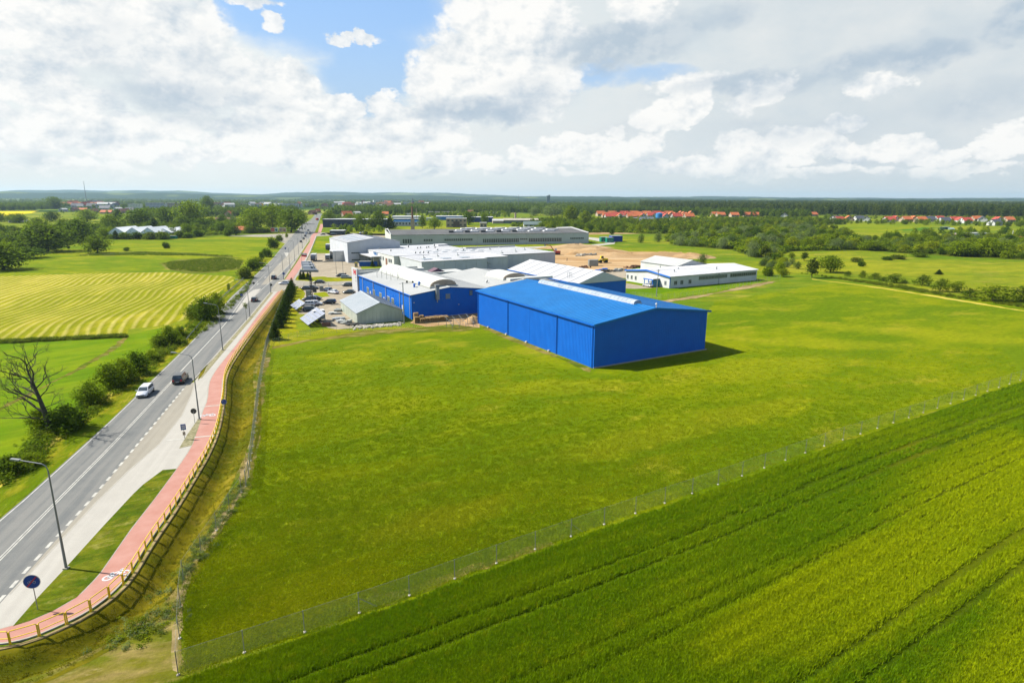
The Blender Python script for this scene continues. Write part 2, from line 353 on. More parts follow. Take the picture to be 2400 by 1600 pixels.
TROOF = mat('tent_white_roof', (.52, .52, .52), (.47, .47, .47), .1, .55)
SKYL = mat('polycarbonate', (.30, .36, .42), (.44, .50, .54), .5, .4)
GLASS = mat('dark_glass', (.03, .045, .055), (.10, .13, .14), .7, .15, spec=.6)
GLASSG = mat('greenish_glass', (.12, .17, .14), (.20, .24, .19), .7, .25, spec=.5)
DGREY = mat('dark_roofing', (.085, .085, .085), (.12, .12, .115), .1, .85)
GREY = mat('grey_metal', (.30, .31, .31), None, 1, .5, .4)
LGREY = mat('galvanised_steel', (.42, .44, .42), (.34, .36, .33), .6, .45, .5)
GALVW = mat('galvanised_wall', (.44, .50, .42), (.66, .70, .58), .3, .45, .3, stretch=(1, 1, .35))
GALVR = mat('galvanised_roof', (.36, .40, .42), (.41, .44, .46), .3, .5, .2)
YEL = mat('yellow_paint', (1.2, .76, .02), None, 3, .5)
YELM = mat('machine_yellow', (.82, .60, .01), None, 1, .5)
BLACK = mat('black_plastic', (.015, .015, .016), None, 3, .6)
TYRE = mat('tyre_rubber', (.018, .018, .018), None, 3, .9)
RIM = mat('wheel_rim', (.45, .45, .46), None, 3, .35, .7)
TAIL = mat('tail_light', (.55, .01, .02), None, 3, .3)
HEADL = mat('headlight', (.75, .76, .78), None, 3, .2)
STONE = mat('white_stone', (.66, .60, .48), (.45, .42, .36), 2, .9, bump=.5)
WOOD = mat('pallet_wood', (.50, .33, .14), (.38, .24, .10), 1.5, .85)
BRICKM = mat('brick_red', (.30, .14, .09), (.22, .10, .06), 1, .9)
BARK = mat('bark', (.09, .07, .045), (.05, .04, .028), 2, .95, bump=.8)
DEADB = mat('dead_bark', (.085, .075, .05), (.05, .045, .03), 2, .95)
BLUSH = mat('sign_blue', (.006, .07, .34), None, 3, .45)
SIGNR = mat('sign_red', (.60, .015, .03), None, 3, .45)
SIGNW = mat('sign_white', (.66, .66, .66), None, 3, .45)
SIGNK = mat('sign_back', (.10, .095, .08), None, 2, .5, .3)
GREENM = mat('green_paint', (.01, .26, .17), None, 1, .5)
TILE_O = mat('orange_tiles', (.66, .19, .06), (.50, .13, .04), .4, .8)
TILE_R = mat('red_tiles', (.56, .09, .05), (.42, .06, .04), .4, .8)
TILE_D = mat('dark_tiles', (.09, .10, .12), None, .4, .7)
TILE_B = mat('brown_tiles', (.22, .09, .05), None, .4, .8)
BEIGE = mat('beige_render', (.52, .42, .30), (.44, .34, .24), .3, .85)
PINKR = mat('pink_render', (.48, .30, .22), None, .3, .85)
RUBW = mat('wrapped_sheet', (.55, .56, .52), (.36, .38, .35), .6, .6)
RUST = mat('rusty_steel', (.20, .09, .04), None, 1, .8)
REDM = mat('machine_red', (.42, .04, .02), None, 1, .5)
WATER = mat('pond_water', (.10, .13, .12), None, .3, .05, spec=.8)
SKIN = mat('skin', (.5, .3, .2)); CLOTHD = mat('dark_clothes', (.03, .03, .04)); CLOTHR = mat('red_clothes', (.35, .04, .03))
PANEL = mat('solar_cells', (.28, .31, .40), (.34, .37, .46), 1, .25, spec=.6)  # pale grey-blue: the sky's reflection is put into the cell colour

LEAF = dict(
    broad=leaf_mat('leaf_broad', (.036, .078, .001), (.23, .30, .004)),
    dark=leaf_mat('leaf_dark', (.022, .050, .001), (.14, .19, .004)),
    light=leaf_mat('leaf_light', (.08, .13, .001), (.30, .34, .006)),
    willow=leaf_mat('leaf_silver', (.06, .10, .025), (.24, .29, .12)),
    spruce=leaf_mat('needles', (.014, .036, .004), (.05, .085, .006), .15),
    olive=leaf_mat('leaf_olive', (.05, .075, .005), (.17, .19, .015)),
    pine=leaf_mat('pine_needles', (.022, .045, .004), (.11, .14, .010), .2, .06),
)
NET, nt, b = new_mat('wire_netting')
b.inputs['Base Color'].default_value = col((.34, .42, .26)); b.inputs['Roughness'].default_value = .6
uvn = nt.nodes.new('ShaderNodeTexCoord').outputs['UV']
s2 = nt.nodes.new('ShaderNodeSeparateXYZ'); nt.links.new(mapping(nt, uvn, rot=(0, 0, R(45)), scale=(1, 1, 1)), s2.inputs[0])
fa = (N(nt, s2.outputs[0]) * 11.0)._m('FRACT'); fb = (N(nt, s2.outputs[1]) * 11.0)._m('FRACT')
al = fa._m('LESS_THAN', .05).max(fb._m('LESS_THAN', .05))
nt.links.new(al.s, b.inputs['Alpha'])

# ---------------------------------------------------------------- mesh helpers
class MB:
    def __init__(s): s.v = []; s.f = []; s.uv = {}
    def poly(s, pts):
        i = len(s.v); s.v += [tuple(p) for p in pts]; s.f.append(tuple(range(i, i + len(pts)))); return s
    def hexa(s, p):            # 8 points: bottom 4 ccw, top 4 ccw
        i = len(s.v); s.v += [tuple(q) for q in p]
        for f in ((3, 2, 1, 0), (4, 5, 6, 7), (0, 1, 5, 4), (1, 2, 6, 5), (2, 3, 7, 6), (3, 0, 4, 7)): s.f.append(tuple(i + k for k in f))
        return s
    def box(s, x0, y0, z0, x1, y1, z1, rot=0.0, c=None):
        p = [(x0, y0, z0), (x1, y0, z0), (x1, y1, z0), (x0, y1, z0), (x0, y0, z1), (x1, y0, z1), (x1, y1, z1), (x0, y1, z1)]
        if rot:
            cx, cy = c or ((x0 + x1) / 2, (y0 + y1) / 2); a, b_ = math.cos(rot), math.sin(rot)
            p = [(cx + (x - cx) * a - (y - cy) * b_, cy + (x - cx) * b_ + (y - cy) * a, z) for x, y, z in p]
        return s.hexa(p)
    def prism(s, pts, d):      # polygon extruded by vector d
        n = len(pts); i = len(s.v); d = Vector(d)
        s.v += [tuple(p) for p in pts] + [tuple(Vector(p) + d) for p in pts]
        s.f.append(tuple(range(i + n - 1, i - 1, -1))); s.f.append(tuple(range(i + n, i + 2 * n)))
        for k in range(n): s.f.append((i + k, i + (k + 1) % n, i + n + (k + 1) % n, i + n + k))
        return s
    def tube(s, p, q, r0, r1=None, n=6, cap=True):
        p, q = Vector(p), Vector(q); r1 = r0 if r1 is None else r1
        d = (q - p).normalized(); a = d.orthogonal().normalized(); b_ = d.cross(a); i = len(s.v)
        for c, r in ((p, r0), (q, r1)):
            for k in range(n):
                t = 2 * math.pi * k / n; s.v.append(tuple(c + a * math.cos(t) * r + b_ * math.sin(t) * r))
        for k in range(n): s.f.append((i + k, i + (k + 1) % n, i + n + (k + 1) % n, i + n + k))
        if cap: s.f.append(tuple(range(i + n - 1, i - 1, -1))); s.f.append(tuple(range(i + n, i + 2 * n)))
        return s
    def path(s, pts, r, n=6):
        for a, b_ in zip(pts, pts[1:]): s.tube(a, b_, r, r, n)
        return s
    def disc(s, c, nrm, r, t, n=20):
        c, nrm = Vector(c), Vector(nrm).normalized(); return s.tube(c, c + nrm * t, r, r, n)
    def ribs(s, p0, along, down, nrm, pitch=1.0, h=0.05, wd=0.12, thick=0.0):
        "ribbed sheet: p0 corner, along the ribs' row, down the rib"
        p0, al, dn, nr = Vector(p0), Vector(along), Vector(down), Vector(nrm).normalized()
        L = al.length; a = al / L; n = max(1, int(round(L / pitch))); st = L / n; prof = []
        for k in range(n):
            x = k * st; prof += [(x, 0), (x + st - wd * 1.6, 0), (x + st - wd * 1.3, h), (x + st - wd * .3, h)]
        prof.append((L, 0)); i = len(s.v)
        for x, z in prof:
            s.v.append(tuple(p0 + a * x + nr * z)); s.v.append(tuple(p0 + a * x + nr * z + dn))
        for k in range(len(prof) - 1):
            s.f.append((i + 2 * k, i + 2 * k + 1, i + 2 * k + 3, i + 2 * k + 2))
        return s
    def build(s, name, m, parent=None, smooth=False, loc=None):
        me = bpy.data.meshes.new(name); me.from_pydata(s.v, [], s.f)
        me.materials.append(m if not isinstance(m, str) else MATS[m])
        if smooth:
            me.polygons.foreach_set('use_smooth', [True] * len(me.polygons))
        me.update()
        o = bpy.data.objects.new(name, me); C.objects.link(o)
        if parent is not None: o.parent = parent
        if loc is not None: o.location = loc
        return o

def thing(name, label, cat, loc=(0, 0, 0), rot=0.0, group=None):
    o = bpy.data.objects.new(name, None); C.objects.link(o); o.empty_display_size = .5
    o.location = loc; o.rotation_euler = (0, 0, rot); o['label'] = label; o['category'] = cat
    if group: o['group'] = group
    return o
def tag(o, label, cat, group=None):
    o['label'] = label; o['category'] = cat
    if group: o['group'] = group
    return o
def kids(o): return [x for x in bpy.data.objects if x.parent == o]
KC = {}
def dup(root, loc, rot=0.0, label=None, group=None, scale=None):
    if root.name not in KC:
        ch = kids(root); KC[root.name] = [(c, kids(c)) for c in ch]
    r = root.copy(); C.objects.link(r); r.location = loc; r.rotation_euler = (0, 0, rot)
    if scale is not None: r.scale = scale if hasattr(scale, '__len__') else (scale,) * 3
    if label: r['label'] = label
    if group: r['group'] = group
    for c, gs in KC[root.name]:
        d = c.copy(); C.objects.link(d); d.parent = r
        for g_ in gs:
            e = g_.copy(); C.objects.link(e); e.parent = d
    return r
def copies(src, pts, parent):
    "further copies of a part: each shares the mesh of the first"
    for p, rz in pts:
        o = src.copy(); C.objects.link(o); o.parent = parent; o.location = p; o.rotation_euler = (0, 0, rz)

# ---------------------------------------------------------------- ground with the ditch, hills
RAIL = [(-30, 1513), (0, 1517), (74, 1500), (140, 1471.6), (199, 1443.5), (247, 1411), (283.5, 1379), (306, 1351), (323, 1324), (353.6, 1272.5), (409.7, 1193), (463.3, 1104), (486, 1066),
        (509, 1012), (518, 965), (524.5, 925.5), (525.4, 890), (535.6, 862), (558.6, 826), (584, 790), (609.6, 755), (635, 722), (660.6, 687), (672, 674)]
railw = [G(*p) for p in RAIL]
def resample(pts, step):
    out = [pts[0].copy()]; acc = 0.0
    for a, b_ in zip(pts, pts[1:]):
        L = (b_ - a).length; t = step - acc
        while t <= L:
            out.append(a.lerp(b_, t / L)); t += step
        acc = (acc + L) % step if True else 0
        acc = L - (t - step)
    return out
def smooth_line(pts, n=2):
    for _ in range(n):
        q = [pts[0]]
        for a, b_ in zip(pts, pts[1:]): q += [a.lerp(b_, .25), a.lerp(b_, .75)]
        q.append(pts[-1]); pts = q
    return pts
railw = smooth_line(railw, 2)
rail_np = np.array([(p.x, p.y) for p in railw])
def dist_rail(P):
    "signed distance of many points to the cycle path's outer edge (positive towards the meadow), and how far along"
    best = np.full(len(P), 1e9); sg = np.zeros(len(P)); sx_ = np.zeros(len(P)); s0 = 0
    for a, b_ in zip(rail_np, rail_np[1:]):
        d = b_ - a; L = np.hypot(*d); d = d / L
        q = P - a; t = np.clip(q @ d, 0, L); pr = a + t[:, None] * d
        dd = np.hypot(*(P - pr).T); side = (q[:, 0] * d[1] - q[:, 1] * d[0])
        m = dd < best; best[m] = dd[m]; sg[m] = side[m]; sx_[m] = (s0 + t)[m]; s0 += L
    return best * np.sign(sg), sx_, s0
DP = [(-9, 0), (.35, 0), (.7, -.1), (2.3, -1.1), (2.9, -1.2), (4.4, -.2), (5.1, 0), (99, 0)]
def ground_h(P):
    d, s_, tot = dist_rail(P)
    h = np.interp(d, [a for a, _ in DP], [b_ for _, b_ in DP])
    fade = np.clip((tot - s_) / 25, 0, 1)
    h = h * np.where(s_ < .5, np.clip(1 - best0(P), 0, 1), 1) * fade
    return h
def best0(P):
    a = rail_np[0]; return np.clip((np.hypot(*(P - a).T) - 30) / 20, 0, 1)
def grow(a, n, f, st):
    out = []; x = a
    for _ in range(n): st *= f; x += st; out.append(x)
    return out
xs = [-14000.0 + 0 * i for i in range(0)]
rt = grow(-14, 34, 1.22, .8); lf = grow(0, 34, 1.22, .8)
xs = sorted([-86 - v for v in lf] + list(np.arange(-86, -13.9, .75)) + rt)
fw = grow(215, 32, 1.24, 1.0); bk = grow(0, 26, 1.24, 1.0)
ys = sorted([24 - v for v in bk] + list(np.arange(24, 215.1, .8)) + fw)
XX, YY = np.meshgrid(xs, ys); P = np.stack([XX.ravel(), YY.ravel()], 1)
H_ = np.zeros(len(P)); near = (P[:, 0] > -100) & (P[:, 0] < 0) & (P[:, 1] > -20) & (P[:, 1] < 240)
H_[near] = ground_h(P[near]); dn_, _s, _t = dist_rail(P[near]); H_[near] -= .22 * ((dn_ > .3) & (dn_ < 5.2))
nx, ny = len(xs), len(ys)
V3 = np.column_stack([P, H_]); ii = np.arange(nx * ny).reshape(ny, nx)
F4 = np.stack([ii[:-1, :-1], ii[:-1, 1:], ii[1:, 1:], ii[1:, :-1]], -1).reshape(-1, 4)
def np_mesh(name, v, f, m, smooth=True, parent=None):
    me = bpy.data.meshes.new(name); me.vertices.add(len(v)); me.vertices.foreach_set('co', np.asarray(v, 'f').ravel())
    k = f.shape[1]; me.loops.add(f.size); me.loops.foreach_set('vertex_index', f.astype('i').ravel())
    me.polygons.add(len(f)); me.polygons.foreach_set('loop_start', np.arange(0, f.size, k, dtype='i'))
    if smooth: me.polygons.foreach_set('use_smooth', np.ones(len(f), bool))
    me.update(calc_edges=True); me.validate(); me.materials.append(m)
    o = bpy.data.objects.new(name, me); C.objects.link(o)
    if parent is not None: o.parent = parent
    return o
o = np_mesh('ground', V3, F4, GR['wild']); o['kind'] = 'structure'

def struct(name, o): o['kind'] = 'structure'; return o
LV = {}
ROUGH = {'meadow', 'pasture', 'marsh', 'hay_field', 'field_track', 'rape_field', 'green_field', 'dry_track', 'verge', 'dry_grass', 'lawn', 'bare_strip', 'sand_pit', 'scrub_floor', 'rough_ground', 'cobbled_wedge', 'verge_strip'}
def roughen(P_, seed):
    "natural edges wander: subdivide every edge and push the points about a little"
    r_ = random.Random(seed); out = []
    for a, b_ in zip(P_, P_[1:] + P_[:1]):
        L = (b_ - a).length; step = max(1.2, (abs(a.y) + abs(b_.y)) / 2 * .012); n = min(90, max(1, int(L / step))); t = (b_ - a) / max(L, 1e-6); nr = Vector((t.y, -t.x, 0)); ph = r_.uniform(0, 6)
        for k in range(n):
            f = k / n; amp = step * .22; d = (r_.uniform(-1, 1) + math.sin(ph + f * n * .35)) * amp if k else 0
            out.append(a.lerp(b_, f) + nr * d)
    return out
def sheet(name, pts, m, z=0.0, px=True, thick=None):
    "a flat piece of land or paving lying on the ground; each later one lies a few millimetres higher"
    P_ = [G(p[0], p[1]) if px else Vector((p[0], p[1], 0)) for p in pts]
    mb = MB()
    if name in ROUGH and not thick: P_ = roughen(P_, len(bpy.data.objects))
    if thick:
        q = [Vector((p.x, p.y, z - thick)) for p in P_]
        ar = sum(a.x * b_.y - b_.x * a.y for a, b_ in zip(q, q[1:] + q[:1]))
        if ar < 0: q.reverse()
        mb.prism(q, (0, 0, thick))
    else:
        mb.poly([(p.x, p.y, z) for p in P_])
    o = mb.build(name, m); o['kind'] = 'structure'
    if not thick and o.data.polygons[0].normal.z < 0: o.data.flip_normals()
    return o

# farther land (world coordinates, metres)
far = sheet('countryside', [(-14000, 1250), (14000, 1250), (14000, 14000), (-14000, 14000)], GR['country'], .02, px=False)
def ridge(name, y0, y1, x0, x1, hf, seed, nx_=260, ny_=14, m=None):
    rng = np.random.RandomState(seed); xs_ = np.linspace(x0, x1, nx_); ts = np.linspace(0, 1, ny_)
    ph = rng.rand(12) * 6.28
    v = []
    for t in ts:
        for x in xs_:
            a = math.degrees(math.atan2(x, y0))
            h = hf(a) * (1 + .16 * math.sin(x / 700 + ph[0]) + .10 * math.sin(x / 310 + ph[1]) + .05 * math.sin(x / 120 + ph[2] + 3 * t)) * math.sin(math.pi * min(1, .02 + t * .98)) ** .8
            h += rng.rand() * 7 * min(1, h / 20) * (t > .3)
            v.append((x * (1 + t * .12), y0 + (y1 - y0) * t, h - 1))
    ii_ = np.arange(nx_ * ny_).reshape(ny_, nx_)
    f = np.stack([ii_[:-1, :-1], ii_[:-1, 1:], ii_[1:, 1:], ii_[1:, :-1]], -1).reshape(-1, 4)
    o = np_mesh(name, np.array(v), f, GR['hills'], smooth=False); o['kind'] = 'structure'; return o
hl = lambda a: float(np.interp(a, [-45, -33, -24, -20, -12, -5, 0, 5, 12, 25, 45], [95, 92, 70, 90, 80, 60, 50, 42, 38, 34, 30]))
ridge('hills', 8200, 11000, -9500, 9500, hl, 3)
ridge('hills', 5400, 6800, -6500, 6500, lambda a: float(np.interp(a, [-45, -30, -18, -8, 0, 12, 30, 45], [52, 46, 40, 34, 27, 24, 22, 20])), 5)
ridge('hills', 3600, 4300, -1500, 5200, lambda a: float(np.interp(a, [-25, -5, 4, 12, 30, 55], [2, 12, 14, 15, 15, 15])), 8, m=GR['country'])

# ---------------------------------------------------------------- fields
FENCE_A = [(418, 1581), (714.6, 1480.6), (968, 1392), (1146.6, 1325.9), (1433.7, 1222), (1719, 1122.4), (1928.6, 1046), (2400, 888)]
fa_w = [G(*p) for p in FENCE_A]
e0 = fa_w[0] + (fa_w[0] - fa_w[1]).normalized() * 22; e1 = fa_w[-1] + (fa_w[-1] - fa_w[-2]).normalized() * 260
cropline = [e0] + fa_w + [e1]
cropline = [p + Vector((.35, -.6, 0)) for p in cropline]
S = 'structure'
sheet('meadow', [(p.x, p.y) for p in [G(430, 1560), G(430, 1372), G(500, 1262), G(536, 1204), G(582, 1141), G(598, 1045), G(611, 928), G(632, 812)]] +
      [(-55, 146), (-10, 158), (12, 150), (42, 138), (66, 196), (95, 218), (118, 236), (130, 240), (160, 205), (240, 190), (240, 150)] + [(p.x, p.y) for p in reversed(cropline[2:-1])], GR['meadow'], .004, px=False)
sheet('crop_field', [(p.x, p.y) for p in cropline] + [(420, 60), (420, -120), (-20, -120), (-40, 20)], GR['crop'], .012, px=False)
# left side of the road
sheet('pasture', [(0, 632), (60, 612), (170, 602), (300, 594), (450, 596), (560, 600), (585, 618), (560, 640), (548, 648), (408, 640), (204, 641), (-60, 652), (-140, 640)], GR['pasture'], .004)
sheet('pasture', [(60, 612), (170, 560), (250, 560), (420, 562), (550, 552), (620, 552), (660, 551), (640, 575), (600, 610), (585, 618), (560, 600), (450, 596), (300, 594), (170, 602)], GR['pasture'], .008)
sheet('marsh', [(370, 618), (420, 608), (520, 603), (572, 612), (560, 632), (500, 640), (430, 640), (385, 630)], GR['marsh'], .012)
sheet('marsh', [(180, 597), (240, 592), (330, 589), (450, 592), (545, 600), (570, 606), (540, 606), (440, 597), (330, 596), (250, 600)], GR['marsh'], .014)
sheet('pond', [(240, 596), (262, 593.5), (285, 594), (262, 597.5), (252, 598)], WATER, .03)
sheet('hay_field', [(-160, 655), (0, 648), (204, 641), (408, 638), (545, 648), (541, 672), (486, 706), (440, 745), (400, 760), (300, 772), (296, 784), (153, 791), (0, 799), (-120, 806)], GR['hay'], .016)
sheet('pasture', [(-120, 806), (0, 799), (153, 791), (296, 784), (380, 768), (370, 800), (330, 850), (240, 925), (170, 1000), (90, 1045), (0, 1075), (-100, 1100), (-200, 1000)], GR['leftgrass'], .012)
sheet('field_track', [(297, 787), (303, 786), (255, 831), (150, 884), (40, 941), (-30, 976), (-30, 970), (60, 926), (160, 874), (240, 829)], GR['drygrass'], .02)
sheet('rape_field', [(-60, 497), (0, 495), (92, 494.5), (75, 499), (50, 503), (20, 510), (-60, 513)], GR['rape'], .03)
sheet('green_field', [(500, 519), (545, 518), (540, 526), (505, 527)], GR['greenstrip'], .03)
sheet('green_field', [(1950, 523), (2180, 524), (2210, 528), (2140, 535), (2100, 547), (1990, 543)], GR['pasture'], .02)
sheet('green_field', [(2090, 540), (2160, 533), (2215, 534), (2150, 541)], GR['greenstrip'], .03)
sheet('dry_track', [(1903, 653), (1990, 664), (2100, 679), (2240, 701), (2420, 731), (2420, 734), (2240, 704), (2100, 682), (1990, 666), (1903, 655)], GR['trackm'], .016)
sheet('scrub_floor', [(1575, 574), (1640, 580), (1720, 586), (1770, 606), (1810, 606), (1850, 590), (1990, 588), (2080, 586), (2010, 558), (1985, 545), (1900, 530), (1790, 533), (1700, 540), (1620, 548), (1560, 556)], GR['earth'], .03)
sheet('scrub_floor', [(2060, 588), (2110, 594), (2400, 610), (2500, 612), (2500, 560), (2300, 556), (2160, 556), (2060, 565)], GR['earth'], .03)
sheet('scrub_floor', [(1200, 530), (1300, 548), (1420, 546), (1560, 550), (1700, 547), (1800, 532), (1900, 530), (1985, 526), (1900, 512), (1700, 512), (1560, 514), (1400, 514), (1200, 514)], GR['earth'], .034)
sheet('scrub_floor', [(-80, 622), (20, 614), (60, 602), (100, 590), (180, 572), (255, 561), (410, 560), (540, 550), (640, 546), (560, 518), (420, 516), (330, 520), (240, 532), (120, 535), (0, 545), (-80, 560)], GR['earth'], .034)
# verges by the road
LEFT = [(0, 1216), (66, 1160), (260, 984.5), (382.7, 864.6), (441, 809), (497, 748), (543, 694.4), (591.7, 651), (637.7, 607.7), (656, 585), (690, 547), (707.5, 526), (727.5, 516), (740, 501)]
CENT = [(0, 1310), (140, 1168), (270.4, 1035.5), (398, 899), (422, 872), (515, 773.5), (533, 753)]
lw = [G(*p) for p in LEFT]; cw = [G(*p) for p in CENT]
def extend(pts, d0=60, d1=0):
    a = pts[0] + (pts[0] - pts[1]).normalized() * d0; r = [a] + pts
    if d1: r.append(pts[-1] + (pts[-1] - pts[-2]).normalized() * d1)
    return r
def offset(pts, d):
    out = []
    for i, p in enumerate(pts):
        a = pts[max(0, i - 1)]; b_ = pts[min(len(pts) - 1, i + 1)]; t = (b_ - a).normalized()
        out.append(p + Vector((t.y, -t.x, 0)) * d)      # positive = to the right of the direction of travel
    return out
def strip(name, a, b_, m, z, thick=None):
    return sheet(name, [(p.x, p.y) for p in a] + [(p.x, p.y) for p in reversed(b_)], m, z, px=False, thick=thick)
lwe = extend(lw)
sheet('verge', [(p.x, p.y) for p in offset(lwe[:10], -5.6)] + [(p.x, p.y) for p in reversed(lwe[:10])], GR['verge'], .02, px=False)
strip('dry_grass', offset(lwe[:7], -5.0), offset(lwe[:7], -4.1), GR['trackm'], .026)
sheet('country_road', [(-80, 0)] * 0 + [(0, 0)] * 0 + [(535, 552), (660, 548), (690, 547), (668, 571), (656, 566), (640, 556), (535, 554)], ASPH2, .03)

# road surface
RIGHT = [(0, 1418), (62, 1345), (224.6, 1160), (393, 956), (441, 898.5), (456.5, 890.8), (522.9, 811.7), (584, 742.9), (632.6, 684), (648, 662), (666, 655), (700, 603.8), (720, 570), (729, 556), (737, 546), (743.8, 530), (748.8, 516), (752.5, 506), (755, 500)]
rw = [G(*p) for p in RIGHT]
rwe = [G(-60, 1484)] + rw
pts_l = extend(lw)
o = strip('road', pts_l, rwe, ASPH, .028)
# painted lines
def line(name, pts, wd, z=.036, dash=None, m=WHITE):
    mb = MB(); ln = smooth_line(pts, 1)
    if dash:
        rs = resample(ln, dash[0] + dash[1])
        d = dash[0]
        for a, b_ in zip(rs, rs[1:]):
            t = (b_ - a).normalized(); n = Vector((t.y, -t.x, 0)) * wd / 2; q = a + t * d
            mb.poly([(a - n)[:2] + (z,), (q - n)[:2] + (z,), (q + n)[:2] + (z,), (a + n)[:2] + (z,)][::-1])
    else:
        A, B = offset(ln, -wd / 2), offset(ln, wd / 2)
        for i in range(len(ln) - 1):
            mb.poly([tuple(p[:2]) + (z,) for p in (A[i], B[i], B[i + 1], A[i + 1])])
    o = mb.build(name, m); o['kind'] = 'structure'; return o
line('edge_marking', offset(lwe, .25), .14)
cwe = extend(cw)
line('centre_marking', offset(cwe[:5], -.13), .12); line('centre_marking', offset(cwe[:5], .13), .12)
line('centre_marking', cwe[4:], .22)
MID = [(533, 753), (584, 707), (620, 672), (660, 640), (700, 596), (728, 560)]
LFT = [(533, 753), (548, 730), (576, 690), (604, 660), (640, 622), (668, 590), (690, 560)]
midw = [G(*p) for p in MID]; lftw = [G(*p) for p in LFT]
line('centre_marking', midw, .2); line('centre_marking', lftw[:4], .18); line('lane_marking', lftw[3:], .14, dash=(2, 2))
sheet('traffic_island', [(547, 740), (581, 688), (596, 679), (612, 677), (600, 692), (570, 719), (550, 738)], FOOT, .09, thick=.08)
sheet('hatch_marking', [(666, 592), (679, 592), (671, 603)], FOOT, .045)
# pale lane between the far lanes
strip('turning_lane', [G(*p) for p in [(612, 668), (640, 633), (672, 600), (712, 556)]], [G(*p) for p in [(628, 666), (660, 640), (696, 600), (722, 560)]], ASPH2, .034)
strip('paved_shoulder', [G(*p) for p in [(664, 652), (696, 600), (718, 566), (727, 554)]], [G(*p) for p in [(666, 655), (700, 603.8), (720, 570), (729, 556)]], ASPH2, .033)
line('bay_marking', [G(*p) for p in [(-40, 1452), (10, 1395), (64, 1333), (232, 1150), (393, 956), (437, 903)]], .30, dash=(1.1, 1.0))
# arrows painted on the far lanes
for px, py in ((655, 620), (639, 640), (620, 652), (602, 668), (632, 628), (673, 612)):
    g_ = G(px, py); mb = MB(); t = (G(px + 9, py - 9) - g_).normalized(); n = Vector((t.y, -t.x, 0))
    z = Vector((0, 0, .04))
    mb.poly([g_ + z - n * .12, g_ + z + n * .12, g_ + z + n * .12 + t * 3, g_ + z - n * .12 + t * 3])
    mb.poly([g_ + z + t * 3.01 - n * .5, g_ + z + t * 3.01 + n * .5, g_ + z + t * 4.4])
    o = mb.build('arrow_marking', WHITE); o['kind'] = 'structure'

# bus bay, footway and cycle path
BAY_R = [(20, 1394), (90, 1322), (150, 1258), (225, 1177), (300, 1104), (372, 1042), (425, 975), (448, 925), (456, 895)]
bay_l = [G(*p) for p in [(20, 1394.5), (62, 1345), (224.6, 1160), (393, 956), (441, 898.5)]]
bay_r = [G(*p) for p in BAY_R]
strip('bus_bay', bay_l, bay_r, ASPH2, .032)
REDL = [(-60, 1493), (0, 1476), (70, 1457.5), (126, 1433.7), (182.5, 1401.4), (221.8, 1362), (238.6, 1342.5), (269.5, 1297.5), (308.8, 1241), (363.8, 1170.4), (416, 1099), (450.5, 1048), (460, 1018), (476, 963.8), (487.5, 938), (490, 900), (500, 878), (520.3, 850), (558.6, 804), (602, 742.9), (635, 702), (655.5, 679), (664, 668)]
redl = smooth_line([G(*p) for p in REDL], 1)
rr = [p for p in railw]
rredge = offset(rr, -.35)
foot_l = [G(*p) for p in [(-60, 1484), (20, 1394)]] + bay_r[1:] + [G(*p) for p in [(522.9, 811.9), (584, 743.2), (632.6, 684.5), (643, 670)]]
sheet('footway', [(p.x, p.y) for p in foot_l] + [(p.x, p.y) for p in reversed(offset(redl, -.14))], FOOT, .10, px=False, thick=.1)
strip('kerb', foot_l[1:10], offset(foot_l[1:10], .16), KERB, .112, thick=.02)
strip('cycle_path', redl, rredge, RED, .108, thick=.1)
strip('kerb', offset(rredge, -.0), offset(rredge, .14), KERB, .118, thick=.12)
strip('kerb', offset(redl, -.12), offset(redl, 0), KERB, .113, thick=.04)
cl = extend(cw[:0] + [G(*p) for p in [(437, 903), (456, 888), (522.9, 811.7), (584, 742.9), (632, 686)]], 0)[1:]
strip('kerb', offset(cl, -.02), offset(cl, .16), KERB, .125, thick=.12)
sheet('grass_island', [(31, 1469), (90, 1401), (151.6, 1335), (241, 1236), (311.6, 1160), (335.7, 1137), (381.6, 1102.8), (414, 1100), (362, 1170.4), (306.8, 1241), (267.5, 1297.5), (236, 1342.5), (219, 1362), (180, 1401.4), (124, 1433.7), (68, 1457.5)], GR['island'], .125, thick=.06)
sheet('cobbled_wedge', [(420, 1052), (440, 1018), (463, 985.5), (472, 984), (460, 1018), (450, 1045)], COBB, .118, thick=.05)
strip('verge_strip', offset(cl, .3)[1:], offset(cl, 1.25)[1:], COBB, .116, thick=.05)
sheet('verge_strip', [(464, 893), (470, 872), (486, 855), (478, 875)], GR['bank'], .125, thick=.05)
